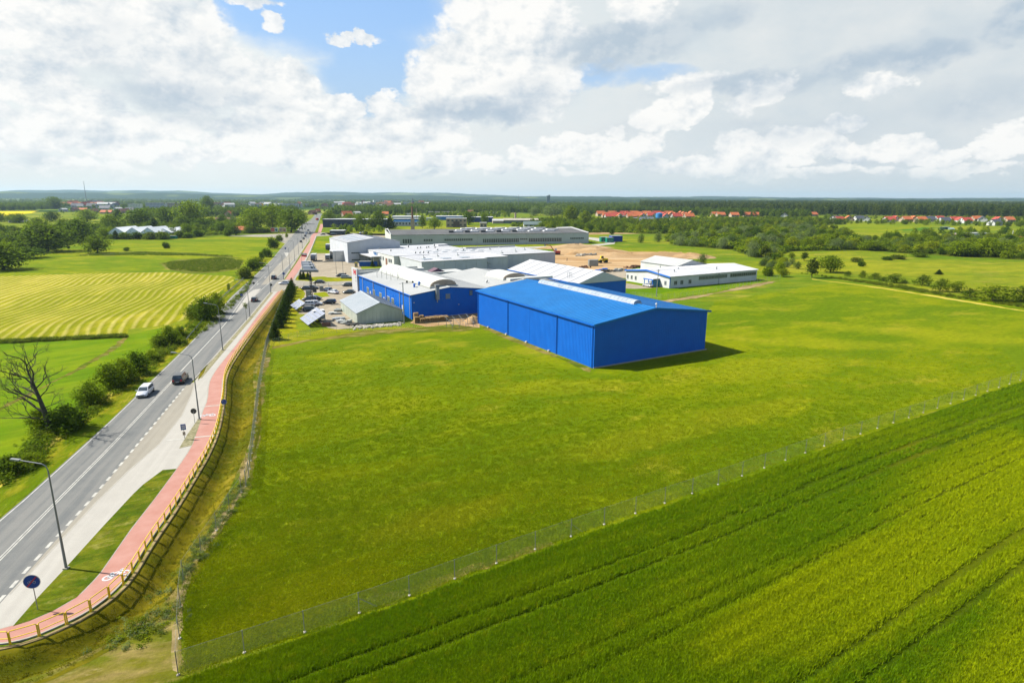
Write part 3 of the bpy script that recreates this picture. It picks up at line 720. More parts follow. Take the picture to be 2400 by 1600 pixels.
# crossing bars and the two painted bicycles
for a, b_ in (((458, 956), (522, 950)), ((456, 1026), (504, 1022)), ((390, 1033), (434, 1030)), ((538, 797), (583, 796))):
    A, B = G(*a), G(*b_); t = (B - A).normalized(); n = Vector((t.y, -t.x, 0)) * .15; z = Vector((0, 0, .12))
    o = MB().poly([A - n + z, A + n + z, B + n + z, B - n + z]).build('crossing_marking', WHITE); o['kind'] = 'structure'
    if o.data.polygons[0].normal.z < 0: o.data.flip_normals()
def bicycle_mark(c, ang, s, z=.122):
    mb = MB(); ca, sa = math.cos(ang), math.sin(ang)
    T = lambda x, y: (c.x + (x * ca - y * sa) * s, c.y + (x * sa + y * ca) * s, z)
    for cx_ in (-.62, .62):
        n = 18
        for k in range(n):
            t0, t1 = 2 * math.pi * k / n, 2 * math.pi * (k + 1) / n
            mb.poly([T(cx_ + r * math.cos(t), r * math.sin(t)) for r, t in ((.26, t0), (.42, t0), (.42, t1), (.26, t1))])
    def bar(a, b_, h=.075):
        a, b_ = Vector(a), Vector(b_); t = (b_ - a).normalized(); n = Vector((t.y, -t.x)) * h; mb.poly([T(*(a - n)), T(*(a + n)), T(*(b_ + n)), T(*(b_ - n))][::-1])
    bar((-.62, 0), (-.1, 0)); bar((-.62, 0), (-.25, .55)); bar((-.25, .55), (-.1, 0)); bar((-.22, .5), (.42, .5)); bar((-.1, 0), (.42, .5)); bar((.62, 0), (.4, .75)); bar((.4, .75), (.62, .75)); bar((-.38, .62), (-.12, .62), .07)
    o = mb.build('bicycle_marking', SIGNW); o['kind'] = 'structure'
bicycle_mark(G(273, 1350), R(38), 1.05); bicycle_mark(G(487, 975), R(12), 1.1)

# the far cycle path past the junction, its grass strip, and the footway
RA = [(668, 661), (667.5, 656), (695, 616), (710, 592.5), (726.3, 566.3), (728.8, 552.5), (736, 546)]
RB = [(684, 661), (686.3, 656), (705, 627.5), (721.3, 595), (732.5, 572.5), (740, 552.5), (748, 546)]
strip('cycle_path', [G(*p) for p in RA], [G(*p) for p in RB], RED, .06, thick=.05)
strip('grass_strip', [G(*p) for p in [(664, 657), (692, 616), (708, 590), (724, 566)]], [G(*p) for p in RA[1:5]], GR['verge'], .05)
strip('footway', [G(*p) for p in RB[1:6]], [G(*p) for p in [(691, 656), (709, 629), (726, 594), (735, 572.5), (743, 552.5)]], FOOT, .055, thick=.05)
sheet('grass_strip', [(738, 546), (745, 530), (750, 518), (752.5, 525), (749, 531), (746, 545)], GR['verge'], .05)
sheet('cycle_path', [(745, 546), (749, 531), (751, 525), (757.5, 525), (757, 532), (752, 546)], RED, .06, thick=.05)
sheet('side_street', [(729, 553), (745, 545), (790, 546), (905, 548), (905, 552), (800, 551), (742, 554)], ASPH2, .04)
sheet('side_street', [(632, 684), (648, 662), (666, 655), (690, 657), (745, 661), (815, 660), (830, 663), (830, 668), (700, 671), (684, 672), (668, 680), (655, 683)], ASPH2, .115)

# works yard: paving, lawns
YPTS = [(688, 657), (710, 631), (727, 594), (752, 594), (830, 594), (838, 610), (852, 640), (850, 700), (860, 770), (838, 768), (790, 772), (768, 768), (750, 756), (738, 738), (700, 735), (700, 712), (690, 700), (700, 671), (690, 668)]
sheet('yard', YPTS, GR['yard'], .02)
sheet('lawn', [(743, 553), (800, 552), (905, 553), (905, 560), (775, 560), (765, 592), (729, 592), (737, 572)], GR['pasture'], .024)
sheet('lawn', [(692, 655), (706, 641), (726, 641), (728, 649), (760, 648), (768, 650), (826, 651), (826, 658), (760, 662), (715, 661), (690, 661)], GR['lawn'], .03)
sheet('lawn', [(682, 677), (712, 675), (712, 700), (700, 730), (690, 770), (700, 790), (760, 770), (850, 775), (640, 812), (632, 800), (655, 745)], GR['lawn'], .028)
sheet('lawn', [(736, 687), (760, 684), (774, 694), (737, 700)], GR['pasture'], .034)
sheet('bare_strip', [(632, 808), (700, 790), (790, 781), (860, 773), (960, 768), (1010, 765), (1100, 764), (1130, 768), (1090, 776), (900, 783), (720, 800), (636, 818)], GR['drygrass'], .008)
sheet('bare_strip', [(1126, 759), (1260, 813), (1386, 866), (1382, 872), (1250, 818), (1130, 770)], GR['drygrass'], .010)
sheet('bare_strip', [(640, 806), (700, 793), (790, 783), (830, 779), (730, 795), (660, 809)], GR['dirt'], .013)
RS_ = [p for p in resample(offset(railw, -.35), 1.5) if p.y < 142]
sheet('rough_ground', [(p.x, p.y) for p in offset(RS_, 5.15)] + [(p.x, p.y) for p in reversed([G(*q) for q in [(424, 1590), (436, 1368), (480, 1305), (512, 1258), (545, 1210), (590, 1142), (606, 1045), (618, 935), (632, 815)]])] + [(-21, 33), (-30, 20), (-60, 12), (-62, 30)], GR['drygrass'], .014, px=False)
sheet('rough_ground', [(405, 1570), (403, 1500), (416, 1440), (412, 1400), (432, 1350), (446, 1330), (440, 1380), (428, 1420), (430, 1470), (416, 1530), (418, 1575)], GR['dirt'], .02)
sheet('rough_ground', [(545, 1175), (560, 1130), (575, 1060), (584, 1060), (580, 1120), (570, 1150), (545, 1200), (500, 1262), (490, 1262)], GR['dirt'], .02)
sheet('rough_ground', [(420, 1586), (700, 1490), (960, 1400), (1146, 1332), (1300, 1276), (1290, 1268), (1146, 1316), (960, 1378), (700, 1455), (440, 1540)], GR['drygrass'], .018)
sheet('yard', [(960, 757), (1000, 730), (1124, 725), (1124, 768), (1060, 760), (1000, 766)], GR['sand'], .026)
# building land behind: pit, roads, grass
sheet('sand_pit', [(1290, 598), (1300, 583), (1330, 581), (1400, 582), (1440, 590), (1530, 590), (1620, 594), (1645, 600), (1590, 612), (1500, 625), (1450, 640), (1360, 640), (1280, 640)], GR['sand'], .03)
sheet('yard', [(1400, 634), (1500, 632), (1475, 652), (1400, 650)], GR['yard'], .04)
sheet('yard', [(1468, 664), (1506, 670), (1530, 675), (1486, 677), (1466, 676)], GR['yard'], .045)
sheet('lawn', [(1466, 655), (1470, 640), (1506, 650), (1560, 662), (1506, 669), (1468, 662)], GR['leftgrass'], .04)
sheet('lawn', [(1466, 676), (1550, 676), (1600, 674), (1790, 655), (1800, 660), (1640, 690), (1560, 702), (1440, 690)], GR['leftgrass'], .036)
sheet('bare_strip', [(1480, 703), (1560, 704), (1640, 692), (1800, 660), (1830, 657), (1810, 664), (1640, 697), (1560, 709), (1480, 706)], GR['dirt'], .04)
sheet('service_road', [(1380, 556), (1445, 562), (1440, 572), (1380, 578), (1160, 584), (1160, 581), (1380, 574), (1425, 570), (1380, 561)], FOOT, .04)
sheet('service_road', [(905, 556), (905, 548), (780, 545), (760, 546), (790, 558), (850, 556)], GR['yard'], .04)

# ditch bank: the same cross section as the ground below it, a little higher
rs = resample(rr, 1.2)
mb = MB(); rows_ = []
for d in (.16, .5, .8, 1.5, 2.1, 2.5, 2.9, 3.4, 3.9, 4.4, 5.0, 5.9):
    rows_.append(offset(rs, d - .0))
arr = np.array([[(p.x, p.y) for p in r_] for r_ in rows_]); hh = ground_h(arr.reshape(-1, 2)).reshape(arr.shape[:2])
rng = np.random.RandomState(4)
vv = np.dstack([arr, hh + .022 + np.array([0, .03, .05, .06, .06, .06, .06, .06, .06, .05, .02, 0])[:, None] * rng.rand(*hh.shape)]); nr_, nc_ = hh.shape
i2 = np.arange(nr_ * nc_).reshape(nr_, nc_)
ff = np.stack([i2[:-1, :-1], i2[:-1, 1:], i2[1:, 1:], i2[1:, :-1]], -1).reshape(-1, 4)[:, ::-1]
o = np_mesh('ditch_bank', vv.reshape(-1, 3), ff, GR['bank']); o['kind'] = 'structure'
strip('path_edge_soil', offset(rs, .14), offset(rs, .46), GR['dirt'], .09, thick=.1)
def gz(x, y): return float(ground_h(np.array([[x, y]]))[0]) if (-100 < x < 0 and -20 < y < 240) else 0.0

# ---------------------------------------------------------------- buildings
CU, SU = math.cos(R(30)), .5
def site(u, v, z=0.0): return Vector((u * CU - v * SU, u * SU + v * CU, z))     # the works stand on a grid turned 30 degrees
def inner_box_walls(): pass
def gable_hall(name, label, cat, u, v, W, L, eave, ridge, wall, roof, rot=30, bays=(), bays_side=(), along='v', roofpanels=0, over=.35, ribp=1.0, ridge_at=.5, origin=None, gable_mat=None, gable_from=None, group=None):
    """hall with its near corner at (u, v); W along its x, L along its y, ridge along y ('v') or x ('u').
    bays: cuts (0..1) of the long wall x=0; bays_side: cuts of the wall y=0; every stretch is a wall panel"""
    org = origin if origin is not None else site(u, v)
    t = thing(name, label, cat, org, R(rot), group)
    g_ = .03
    def zr(x, y):     # roof height
        if along == 'v':
            s = x / W; r0 = ridge_at
        else: s = y / L; r0 = ridge_at
        return eave + (ridge - eave) * (s / r0 if s < r0 else (1 - s) / (1 - r0))
    def wallseg(a, b_, face, m):
        mb = MB(); n = 1
        def P_(s, z, off=0):
            if face == 'x0': return (off, s, z)
            if face == 'y0': return (s, off, z)
            if face == 'x1': return (W - off, s, z)
            return (s, L - off, z)
        ss = [a]
        full = L if face[0] == 'x' else W
        if (along == 'v') == (face[0] == 'y'):
            mid = ridge_at * full
            if a < mid < b_: ss.append(mid)
        ss.append(b_)
        for p, q in zip(ss, ss[1:]):
            zp = zr(*(P_(p, 0)[:2])) if (along == 'v') == (face[0] == 'y') else eave
            zq = zr(*(P_(q, 0)[:2])) if (along == 'v') == (face[0] == 'y') else eave
            o_, i_ = [P_(p, 0), P_(q, 0), P_(q, zq - .02), P_(p, zp - .02)], [P_(p, 0, .18), P_(q, 0, .18), P_(q, zq - .02, .18), P_(p, zp - .02, .18)]
            k = len(mb.v); mb.v += o_ + i_
            for f in ((0, 1, 2, 3), (7, 6, 5, 4), (0, 4, 5, 1), (1, 5, 6, 2), (2, 6, 7, 3), (3, 7, 4, 0)): mb.f.append(tuple(k + j for j in f))
        return mb.build('wall_panel' if (len(bays) or len(bays_side)) else 'wall', m, t)
    def segs(cuts, full, face, m):
        c = [0] + [x * full for x in cuts] + [full]
        for a, b_ in zip(c, c[1:]):
            lo_ = a + (g_ if a > 0 else (.18 if face[0] == 'y' else 0)); hi_ = b_ - (g_ if b_ < full else (.18 if face[0] == 'y' else 0))
            wallseg(lo_, hi_, face, m)
    segs(bays, L, 'x0', wall); segs(bays, L, 'x1', wall); segs(bays_side, W, 'y0', gable_mat or wall); segs(bays_side, W, 'y1', gable_mat or wall)
    # inner lining that closes the joints
    MB().box(.2, .2, .05, W - .2, L - .2, eave - .15).build('lining', DGREY, t)
    o_ = over
    if along == 'v':
        xr = W * ridge_at; sl1 = (ridge - eave) / xr; sl2 = (ridge - eave) / (W - xr)
        parts_ = [((-o_, eave - sl1 * o_), (xr, ridge)), ((xr, ridge), (W + o_, eave - sl2 * o_))]
        cuts = [(-o_) + (L + 2 * o_) * k / max(1, roofpanels) for k in range(max(1, roofpanels) + 1)]
        for (xa, za), (xb, zb) in parts_:
            up_first = zb > za
            for ya, yb in zip(cuts, cuts[1:]):
                yb_ = yb - (.16 if roofpanels else 0)
                mb = MB()
                nrm = Vector((-(zb - za), 0, xb - xa)).normalized()
                top = mb.ribs((xa, yb_, za + .12), (0, ya - yb_, 0), (xb - xa, 0, zb - za), nrm, ribp, .05, .14)
                mb.hexa([(xa, ya, za + .02), (xb, ya, zb + .02), (xb, yb_, zb + .02), (xa, yb_, za + .02), (xa, ya, za + .11), (xb, ya, zb + .11), (xb, yb_, zb + .11), (xa, yb_, za + .11)])
                mb.build('roof_panel' if roofpanels else 'roof', roof, t)
        MB().prism([(xr - .3, -o_, ridge + .12 - .3 * sl1), (xr, -o_, ridge + .20), (xr + .3, -o_, ridge + .12 - .3 * sl2), (xr, -o_, ridge + .13)], (0, L + 2 * o_, 0)).build('ridge_cap', roof, t)
    else:
        yr = L * ridge_at; sl1 = (ridge - eave) / yr; sl2 = (ridge - eave) / (L - yr)
        for (ya, za), (yb, zb) in [((-o_, eave - sl1 * o_), (yr, ridge)), ((yr, ridge), (L + o_, eave - sl2 * o_))]:
            mb = MB(); nrm = Vector((0, -(zb - za), yb - ya)).normalized()
            mb.ribs((-o_, ya, za + .12), (W + 2 * o_, 0, 0), (0, yb - ya, zb - za), nrm, ribp, .05, .14)
            mb.hexa([(-o_, ya, za + .02), (W + o_, ya, za + .02), (W + o_, yb, zb + .02), (-o_, yb, zb + .02), (-o_, ya, za + .11), (W + o_, ya, za + .11), (W + o_, yb, zb + .11), (-o_, yb, zb + .11)])
            mb.build('roof', roof, t)
    return t
def gutter(t, x, y0, y1, z, m, name='gutter', side=-1):
    MB().box(x - .18 if side < 0 else x, y0, z - .16, x if side < 0 else x + .18, y1, z + .02).build(name, m, t)
def pipe_v(t, x, y, z0, z1, m, r=.07, name='downpipe'):
    MB().tube((x, y, z0), (x, y, z1), r, r, 6).build(name, m, t)
def window(t, pos, face, wd, ht_, frame=SIGNW, glass=GLASS, mull=1, name='window', depth=.08):
    "window on a wall: face is the wall's outward axis: '-x', '-y'"
    x, y, z = pos; f = MB(); g_ = MB(); e = .09
    def bx(mb, s0, s1, z0, z1, d0, d1):
        if face == '-x': mb.box(x - d1, y + s0, z + z0, x - d0, y + s1, z + z1)
        else: mb.box(x + s0, y - d1, z + z0, x + s1, y - d0, z + z1)
    bx(f, 0, wd, 0, e, 0, depth); bx(f, 0, wd, ht_ - e, ht_, 0, depth); bx(f, 0, e, e, ht_ - e, 0, depth); bx(f, wd - e, wd, e, ht_ - e, 0, depth)
    for k in range(mull):
        s = wd * (k + 1) / (mull + 1); bx(f, s - .04, s + .04, e, ht_ - e, .02, depth - .01)
    o = f.build(name, frame, t)
    bx(g_, e, wd - e, e, ht_ - e, .003, .03); g_.build('pane', glass, o)
    return o

# the big new blue hall
seamv = [13.0 / 50.8, 24.3 / 50.8, 34.2 / 50.8]
hall = gable_hall('blue_hall', 'large bright blue hall with ridge skylight standing alone at the edge of the meadow', 'hall', 72.1, 92.6, 30.7, 50.6, 8.85, 10.75, BLUE, BLUER, bays=seamv, over=.22, ribp=1.0)
gutter(hall, -.36, -.3, 50.9, 8.88, BLUE); pipe_v(hall, -.16, .5, 0, 8.7, BLUE, .09); pipe_v(hall, -.16, 13.0, 0, 8.7, BLUE, .08); pipe_v(hall, -.16, 34.2, 0, 8.7, BLUE, .08); pipe_v(hall, -.16, 50.2, 0, 8.7, BLUE, .08)
MB().box(-.05, -.42, 8.5, 31.25, -.36, 8.5).v
mb = MB(); mb.hexa([(-.36, -.42, 8.55), (15.6, -.42, 10.5), (15.6, -.36, 10.5), (-.36, -.36, 8.55), (-.36, -.42, 8.95), (15.6, -.42, 10.92), (15.6, -.36, 10.92), (-.36, -.36, 8.95)])
mb.hexa([(15.6, -.42, 10.5), (31.56, -.42, 8.55), (31.56, -.36, 8.55), (15.6, -.36, 10.5), (15.6, -.42, 10.92), (31.56, -.42, 8.95), (31.56, -.36, 8.95), (15.6, -.36, 10.92)])
mb.build('barge_board', BLUER, hall)
mb = MB()
for k in range(100): mb.box(-.035, .3 + k * .505, .05, -.002, .36 + k * .505, 8.75)
mb.build('cladding_rib', BLUE, hall); mb = MB()
for k in range(61): x = .4 + k * .505; mb.box(x, -.035, .05, x + .06, -.002, 8.75 + 1.85 * (1 - abs(x - 15.6) / 15.6))
mb.build('cladding_rib', BLUE, hall)
mb = MB(); nseg = 28
MB().box(14.5, 5.6, 10.7, 16.7, 43.6, 11.05).build('skylight_kerb', SIGNW, hall)
for k in range(nseg):
    y0 = 5.6 + 38.0 * k / nseg; y1 = y0 + 38.0 / nseg - .10; a = []
    for j in range(7):
        t_ = math.pi * j / 6; a.append((15.6 - 1.05 * math.cos(t_), y0, 11.06 + .55 * math.sin(t_)))
    m2 = MB().prism(a, (0, y1 - y0, 0)); m2.build('skylight_dome', SKYL, hall)
MB().tube((15.6, -.1, 10.6), (15.6, -.1, 11.6), .1).tube((15.6, -.1, 11.55), (15.6, -.1, 11.9), .25, .1, 8).build('vent_cowl', SIGNW, hall)
MB().box(-.06, -.1, 0, 31.4, .0, .25).build('plinth', KERB, hall)
for k in range(4): MB().box(-.45, 44 - k * 9.5, 0, -.1, 44.5 - k * 9.5, .35).build('drain_block', STONE, hall)

# old blue hall: two joined bays with rounded skylights
old = gable_hall('old_blue_hall', 'older blue workshop hall with white windows and an arched skylight on its grey roof', 'hall', 58.5, 156.4, 24.6, 49.5, 6.75, 8.2, BLUEO, CREAMR, bays=[.125, .30, .56, .80], over=.3, ribp=1.2, ridge_at=.47)
gutter(old, -.3, -.3, 49.8, 6.8, BLUEO)
for y in (1.0, 9.0, 21.2, 33.4, 45.0): pipe_v(old, -.14, y, 0, 6.6, SIGNW, .09)
for y, z in ((14.2, 1.9), (18.0, 1.9), (25.6, 2.0), (32.2, 2.0), (38.6, 2.0)):
    window(old, (0, y, z), '-x', 2.3, 1.9, SIGNW, GLASSG, 1)
for y in (6.6, 22.8, 36.5): MB().box(-.09, y, 1.2, -.005, y + .9, 3.0).build('white_hatch', SIGNW, old)
def arch_light(t, xc, y0, y1, z, hw, h, endmat=BEIGE):
    a = []
    for j in range(13):
        t_ = math.pi * j / 12; a.append((xc - hw * math.cos(t_), y0 + .3, z + h * math.sin(t_)))
    ns = 10; st = (y1 - y0 - .3) / ns
    for k in range(ns):
        MB().prism([(p[0], y0 + .3 + k * st, p[2]) for p in a], (0, st - .06, 0)).build('skylight_dome', WHITEW, t)
    MB().prism([(xc + (p[0] - xc) * .97, y0, z + (p[2] - z) * .97) for p in a], (0, .28, 0)).build('skylight_end', endmat, t)
    MB().box(xc - hw - .25, y0 - .2, z - .5, xc + hw + .25, y1, z - .02).build('skylight_kerb', WHITEW, t)
arch_light(old, 11.0, 3.0, 48, 8.35, 4.1, 1.75)
mb = MB()
for k in range(96): mb.box(-.03, .3 + k * .51, .05, -.002, .35 + k * .51, 6.6)
for k in range(47): x = .4 + k * .51; mb.box(x, -.03, .05, x + .05, -.002, 6.6 + 1.4 * (x / 11.56 if x < 11.56 else (24.6 - x) / 13.04))
mb.build('cladding_rib', BLUEO, old)
# flue and louvres on its gable
MB().box(11.4 - 4.4, -1.1, 5.1, 12.3 - 4.4, -.2, 8.6).build('flue', LGREY, old); MB().box(11.2 - 4.4, -1.25, 8.6, 12.5 - 4.4, -.05, 9.3).build('flue_cap', GREY, old)
MB().tube((7.4, -.65, 5.1), (7.4, -.65, 4.3), .16).build('flue_pipe', LGREY, old)
def louvre(t, x, z, wd, h, m):
    MB().box(x, -.07, z, x + wd, -.01, z + h).build('vent_frame', m, t)
    for k in range(5): MB().box(x + .08, -.11, z + .1 + k * (h - .2) / 5, x + wd - .08, -.075, z + .1 + (k + .6) * (h - .2) / 5).build('vent_slat', LGREY, t)
louvre(old, 10.2, 5.0, 1.4, 1.4, LGREY); louvre(old, 17.6, 5.4, 1.0, 1.5, DGREY)
MB().box(14.0, -.12, 3.0, 14.4, -.01, 3.2).build('wall_lamp', SIGNW, old); MB().box(.5, -.2, 4.6, .9, -.01, 4.8).build('wall_lamp', SIGNW, old)
for k, (x, y, h) in enumerate([(3.0, 34, 2.4), (3.6, 31, 2.9), (4.0, 28, 2.6), (6.2, 33, 2.6), (6.6, 28.5, 3.0), (2.4, 37, 1.8), (5.4, 26, 2.4)]):
    zb = 6.9 + 1.45 * x / 11.5; MB().tube((x, y, zb), (x, y, zb + h), .06, .06, 6).tube((x, y, zb + h), (x + .5, y, zb + h), .06, .06, 6).build('vent_pipe', LGREY, old)
for k, (x, y) in enumerate([(4.6, 9.5), (6.6, 10.8)]):
    zb = 6.9 + 1.45 * x / 11.5; MB().tube((x, y, zb), (x, y, zb + .8), .28, .28, 8).tube((x, y, zb + .8), (x, y, zb + 1.1), .5, .15, 8).build('roof_fan', BLUEO, old)

bay = gable_hall('old_blue_hall', 'second bay of the old workshop with a short arched skylight behind the new hall', 'hall', 83.4, 159.2, 25.6, 34.0, 6.8, 8.35, BLUEO, CREAMR, over=.28, ribp=1.2)
arch_light(bay, 12.0, 4.5, 16, 8.4, 4.0, 1.5)
MB().box(8.5, 1.2, 8.0, 24.0, 3.6, 8.7).build('roof_curb', WHITEW, bay)
MB().tube((3.0, 6.0, 7.1), (3.0, 6.0, 7.9), .22, .22, 8).tube((3.0, 6.0, 7.9), (3.0, 6.0, 8.2), .4, .15, 8).build('roof_fan', GREY, bay)

# white front block with the red emblem
tw = thing('office_block', 'white flat-roofed front block with a red emblem at the corner of the old hall', 'office', site(58.5, 206.2), R(30))
MB().box(0, 0, 0, 24, 6.5, 7.3).build('wall', WHITEW, tw); MB().box(.3, .3, 7.3, 23.7, 6.2, 7.36).build('roof', CREAMR, tw)
for x0, y0, x1, y1 in ((0, 0, 24, .28), (0, 6.22, 24, 6.5), (0, .29, .28, 6.21), (23.72, .29, 24, 6.21)): MB().box(x0, y0, 7.37, x1, y1, 7.95).build('parapet', WHITEW, tw)
MB().box(-.6, .05, 0, -.02, 6.4, 8.9).build('pylon_wall', SIGNW, tw)
mb = MB().box(-.66, 1.0, 6.7, -.61, 1.8, 8.5).box(-.66, 3.0, 6.7, -.61, 3.8, 8.5).hexa([(-.66, 1.8, 7.2), (-.61, 1.8, 7.2), (-.61, 3.0, 7.4), (-.66, 3.0, 7.4), (-.66, 1.8, 7.9), (-.61, 1.8, 7.9), (-.61, 3.0, 8.1), (-.66, 3.0, 8.1)])
mb.build('emblem', SIGNR, tw)
for z in (5.6, 4.4): MB().box(-.66, 1.2, z, -.61, 1.7, z + .6).build('small_sign', GREY, tw)
for k in range(3): MB().box(17 + k * .1, 1.5, 7.37, 18.2, 2.4, 8.0).v
MB().box(16.5, 1.5, 7.37, 17.6, 2.6, 8.1).build('roof_unit', GREY, tw)

# white tent-roofed hall
tent = gable_hall('storage_hall', 'hall with a wide white panelled roof and blue lower walls behind the blue hall', 'hall', 115.2, 157.2, 19.6, 45.5, 6.0, 9.2, BLUEO, TROOF, roofpanels=9, over=.25, ribp=5.2, gable_mat=BLUEO)
mb = MB().prism([(-.1, -.27, 6.0), (19.7, -.27, 6.0), (9.8, -.27, 9.22)], (0, .22, 0)); mb.build('gable_sheet', GREYL, tent)
gutter(tent, -.27, -.2, 45.6, 6.0, BLUEO)
MB().path([(2, 8, 6.5), (2, 8, 8.6), (3, 8, 8.6), (3, 8, 6.8)], .05).path([(2, 9, 6.5), (2, 9, 8.6), (3, 9, 8.6), (3, 9, 6.8)], .05).build('roof_ladder', LGREY, tent)

# galvanised shed
shed = gable_hall('metal_shed', 'galvanised grey metal shed with weathered gable beside the old blue hall', 'shed', 0, 0, 12.3, 22.8, 2.95, 5.35, GALVW, GALVR, rot=26, origin=G(838, 760.3), over=.25, ribp=1.1, ridge_at=.5, bays_side=(), gable_mat=GALVW)
mb = MB()
for k in range(1, 12): mb.box(k * 1.02, -.04, .1, k * 1.02 + .03, -.003, 3.0)
mb.build('sheet_seam', LGREY, shed)

# tall grey hall with loading dock
gh = gable_hall('grey_hall', 'tall light grey hall with a truck loading dock at the end of the yard', 'hall', 0, 0, 27.5, 42.0, 10.1, 12.0, GREYW, TROOF, rot=28, origin=G(816.3, 616), bays=[.33, .66], over=.15, ribp=2.0)
for y in (6, 12.5, 19, 25.5, 32): MB().box(2.5, y, 11.0, 12, y + 2.2, 11.05).v
for k in range(4): MB().hexa([(3, 5 + 9 * k, 10.5), (11, 5 + 9 * k, 11.65), (11, 8 + 9 * k, 11.65), (3, 8 + 9 * k, 10.5), (3, 5 + 9 * k, 10.75), (11, 5 + 9 * k, 11.86), (11, 8 + 9 * k, 11.86), (3, 8 + 9 * k, 10.75)]).build('rooflight', SKYL, gh)
window(gh, (1.8, 0, 4.5), '-y', 4.4, .7, GREY, GLASS, 3, 'ribbon_window'); window(gh, (1.8, 0, 1.0), '-y', 4.4, .7, GREY, GLASS, 3, 'ribbon_window')
MB().box(-5.5, 9.0, 5.0, -.02, 17, 5.5).build('canopy_roof', GREYW, gh); MB().box(-5.5, 9.0, 0, -.02, 9.2, 4.98).build('canopy_side', GREYL, gh); MB().box(-5.5, 16.8, 0, -.02, 17, 4.98).build('canopy_side', GREYL, gh)
MB().box(-.12, 9.6, 0.9, -.02, 16.4, 4.4).build('dock_door', DGREY, gh)
MB().hexa([(-12, 9.1, 0), (-5.6, 9.1, 0), (-5.6, 9.4, 0), (-12, 9.4, 0), (-12, 9.1, .1), (-5.6, 9.1, 1.3), (-5.6, 9.4, 1.3), (-12, 9.4, .1)]).build('ramp_wall', FOOT, gh)

# long white-roofed works, many volumes in one building
wk = thing('works_building', 'sprawling grey works with white flat roofs and many vents, mid site', 'factory', site(94, 241.5), R(30))
def vol(x0, y0, x1, y1, h, wall, cutsx=(), cutsy=(), slope=.0):
    cx_ = [x0] + [x0 + (x1 - x0) * c_ for c_ in cutsx] + [x1]; cy_ = [y0] + [y0 + (y1 - y0) * c_ for c_ in cutsy] + [y1]
    for a, b_ in zip(cx_, cx_[1:]): MB().box(a + .03, y0, 0, b_ - .03, y0 + .2, h).build('wall_panel', wall, wk)
    for a, b_ in zip(cy_, cy_[1:]): MB().box(x0, a + .23, 0, x0 + .2, b_ - .03, h).build('wall_panel', wall, wk)
    MB().box(x0 + .22, y0 + .22, 0, x1, y1, h - .2).build('lining', DGREY, wk)
    MB().box(x0 - .15, y0 - .15, h, x1 + .15, y1, h + .28).build('roof', WROOF, wk)
F6 = [i / 6 for i in range(1, 6)]
vol(1.5, 0, 32.5, 29, 6.1, GREYW, F6, (), 0)
vol(32.6, 5, 46, 29, 6.0, GREYW, [.4, .8], ())
vol(46.1, 12, 77, 59, 6.1, GREYW, [.2, .4, .6, .8], ())
vol(-1.0, 27.6, 16, 72, 6.3, GREYL, (), (), 0)
MB().box(16.1, 29.1, 0, 46, 72, 6.2).build('wall', GREYL, wk)
MB().box(16.1, 29.1, 6.21, 46, 83, 6.5).build('roof', WROOF, wk)
window(wk, (2.0, 27.6, 3.2), '-y', 3.2, 1.5, SIGNW, GLASS, 1); window(wk, (7.0, 27.6, 3.2), '-y', 3.2, 1.5, SIGNW, GLASS, 1)
for y, wd, z in ((30.5, 2.0, 3.0), (33.2, 2.0, 3.0), (42, 1.8, 3.2), (45.5, 1.8, 3.2)): window(wk, (-1.0, y, z), '-x', wd, 1.8, SIGNW, GLASS, 1)
MB().box(-1.1, 37.0, .2, -1.02, 39.4, 4.6).build('door', BRICKM, wk)
MB().box(-5.2, 48, 4.3, -1.02, 69, 4.7).build('canopy_roof', WROOF, wk)
for y in (48.4, 58.4, 68.4): MB().box(-5.0, y, 0, -4.8, y + .2, 4.28).build('canopy_post', GREY, wk)
for y in (49.5, 59.5): MB().box(-1.1, y, 0, -1.02, y + 7.5, 4.0).build('gate', LGREY, wk)
# row of light blue capitals on the wall: only strokes can be made out
LBLUE = mat('letter_blue', (.10, .30, .62), None, 3, .5)
def stroke_letters(t, y0, z0, h):
    shapes = [[((0, 1), (.5, 0)), ((.5, 0), (1, 1))], [((0, 0), (0, 1)), ((0, 0), (.9, 0)), ((0, 1), (.9, 1))], [((0, 0), (0, 1)), ((.9, 0), (.9, 1)), ((0, 0), (.9, 0)), ((0, 1), (.9, 1))],
              [((0, 0), (0, 1)), ((.9, 0), (.9, 1)), ((0, 0), (.9, 0))], [((0, 0), (0, 1)), ((0, 0), (.8, 0))], [((.45, 0), (.45, 1)), ((0, 1), (.9, 1))]]
    for k, sh in enumerate(shapes):
        mb = MB()
        for (ax, az_), (bx_, bz) in sh:
            p = Vector((-1.07, y0 - k * 1.15 - ax * .85, z0 + az_ * h)); q = Vector((-1.07, y0 - k * 1.15 - bx_ * .85, z0 + bz * h)); mb.tube(p, q, .13, .13, 4)
        mb.build('letter', LBLUE, t)
stroke_letters(wk, 57.5, 4.95, 1.1)
for k, (x, y, s_) in enumerate([(12, 34, .8), (14, 33.5, .7), (16, 34, .8), (18, 33, .7), (6, 52, .6), (5, 66, .5), (24, 62, .6), (26, 63, .6), (29, 62, .6), (31, 64, .6), (33, 60, .6), (28, 45, .7), (40, 40, .7), (36, 68, 1.2), (22, 70, 1.2)]):
    MB().tube((x, y, 6.5), (x, y, 6.5 + s_), .3, .3, 8).tube((x, y, 6.5 + s_), (x, y, 6.5 + s_ * 1.4), .5, .2, 8).build('roof_vent', GREY, wk)
for k, (x, y) in enumerate([(50, 18), (60, 22), (70, 30), (55, 40), (44, 50), (54, 52), (8, 14), (16, 17), (26, 17), (66, 50)]):
    MB().tube((x, y, 6.35), (x, y, 6.9), 1.1, .25, 10).tube((x, y, 6.9), (x, y, 7.8), .12, .1, 6).build('roof_vent', LGREY, wk)
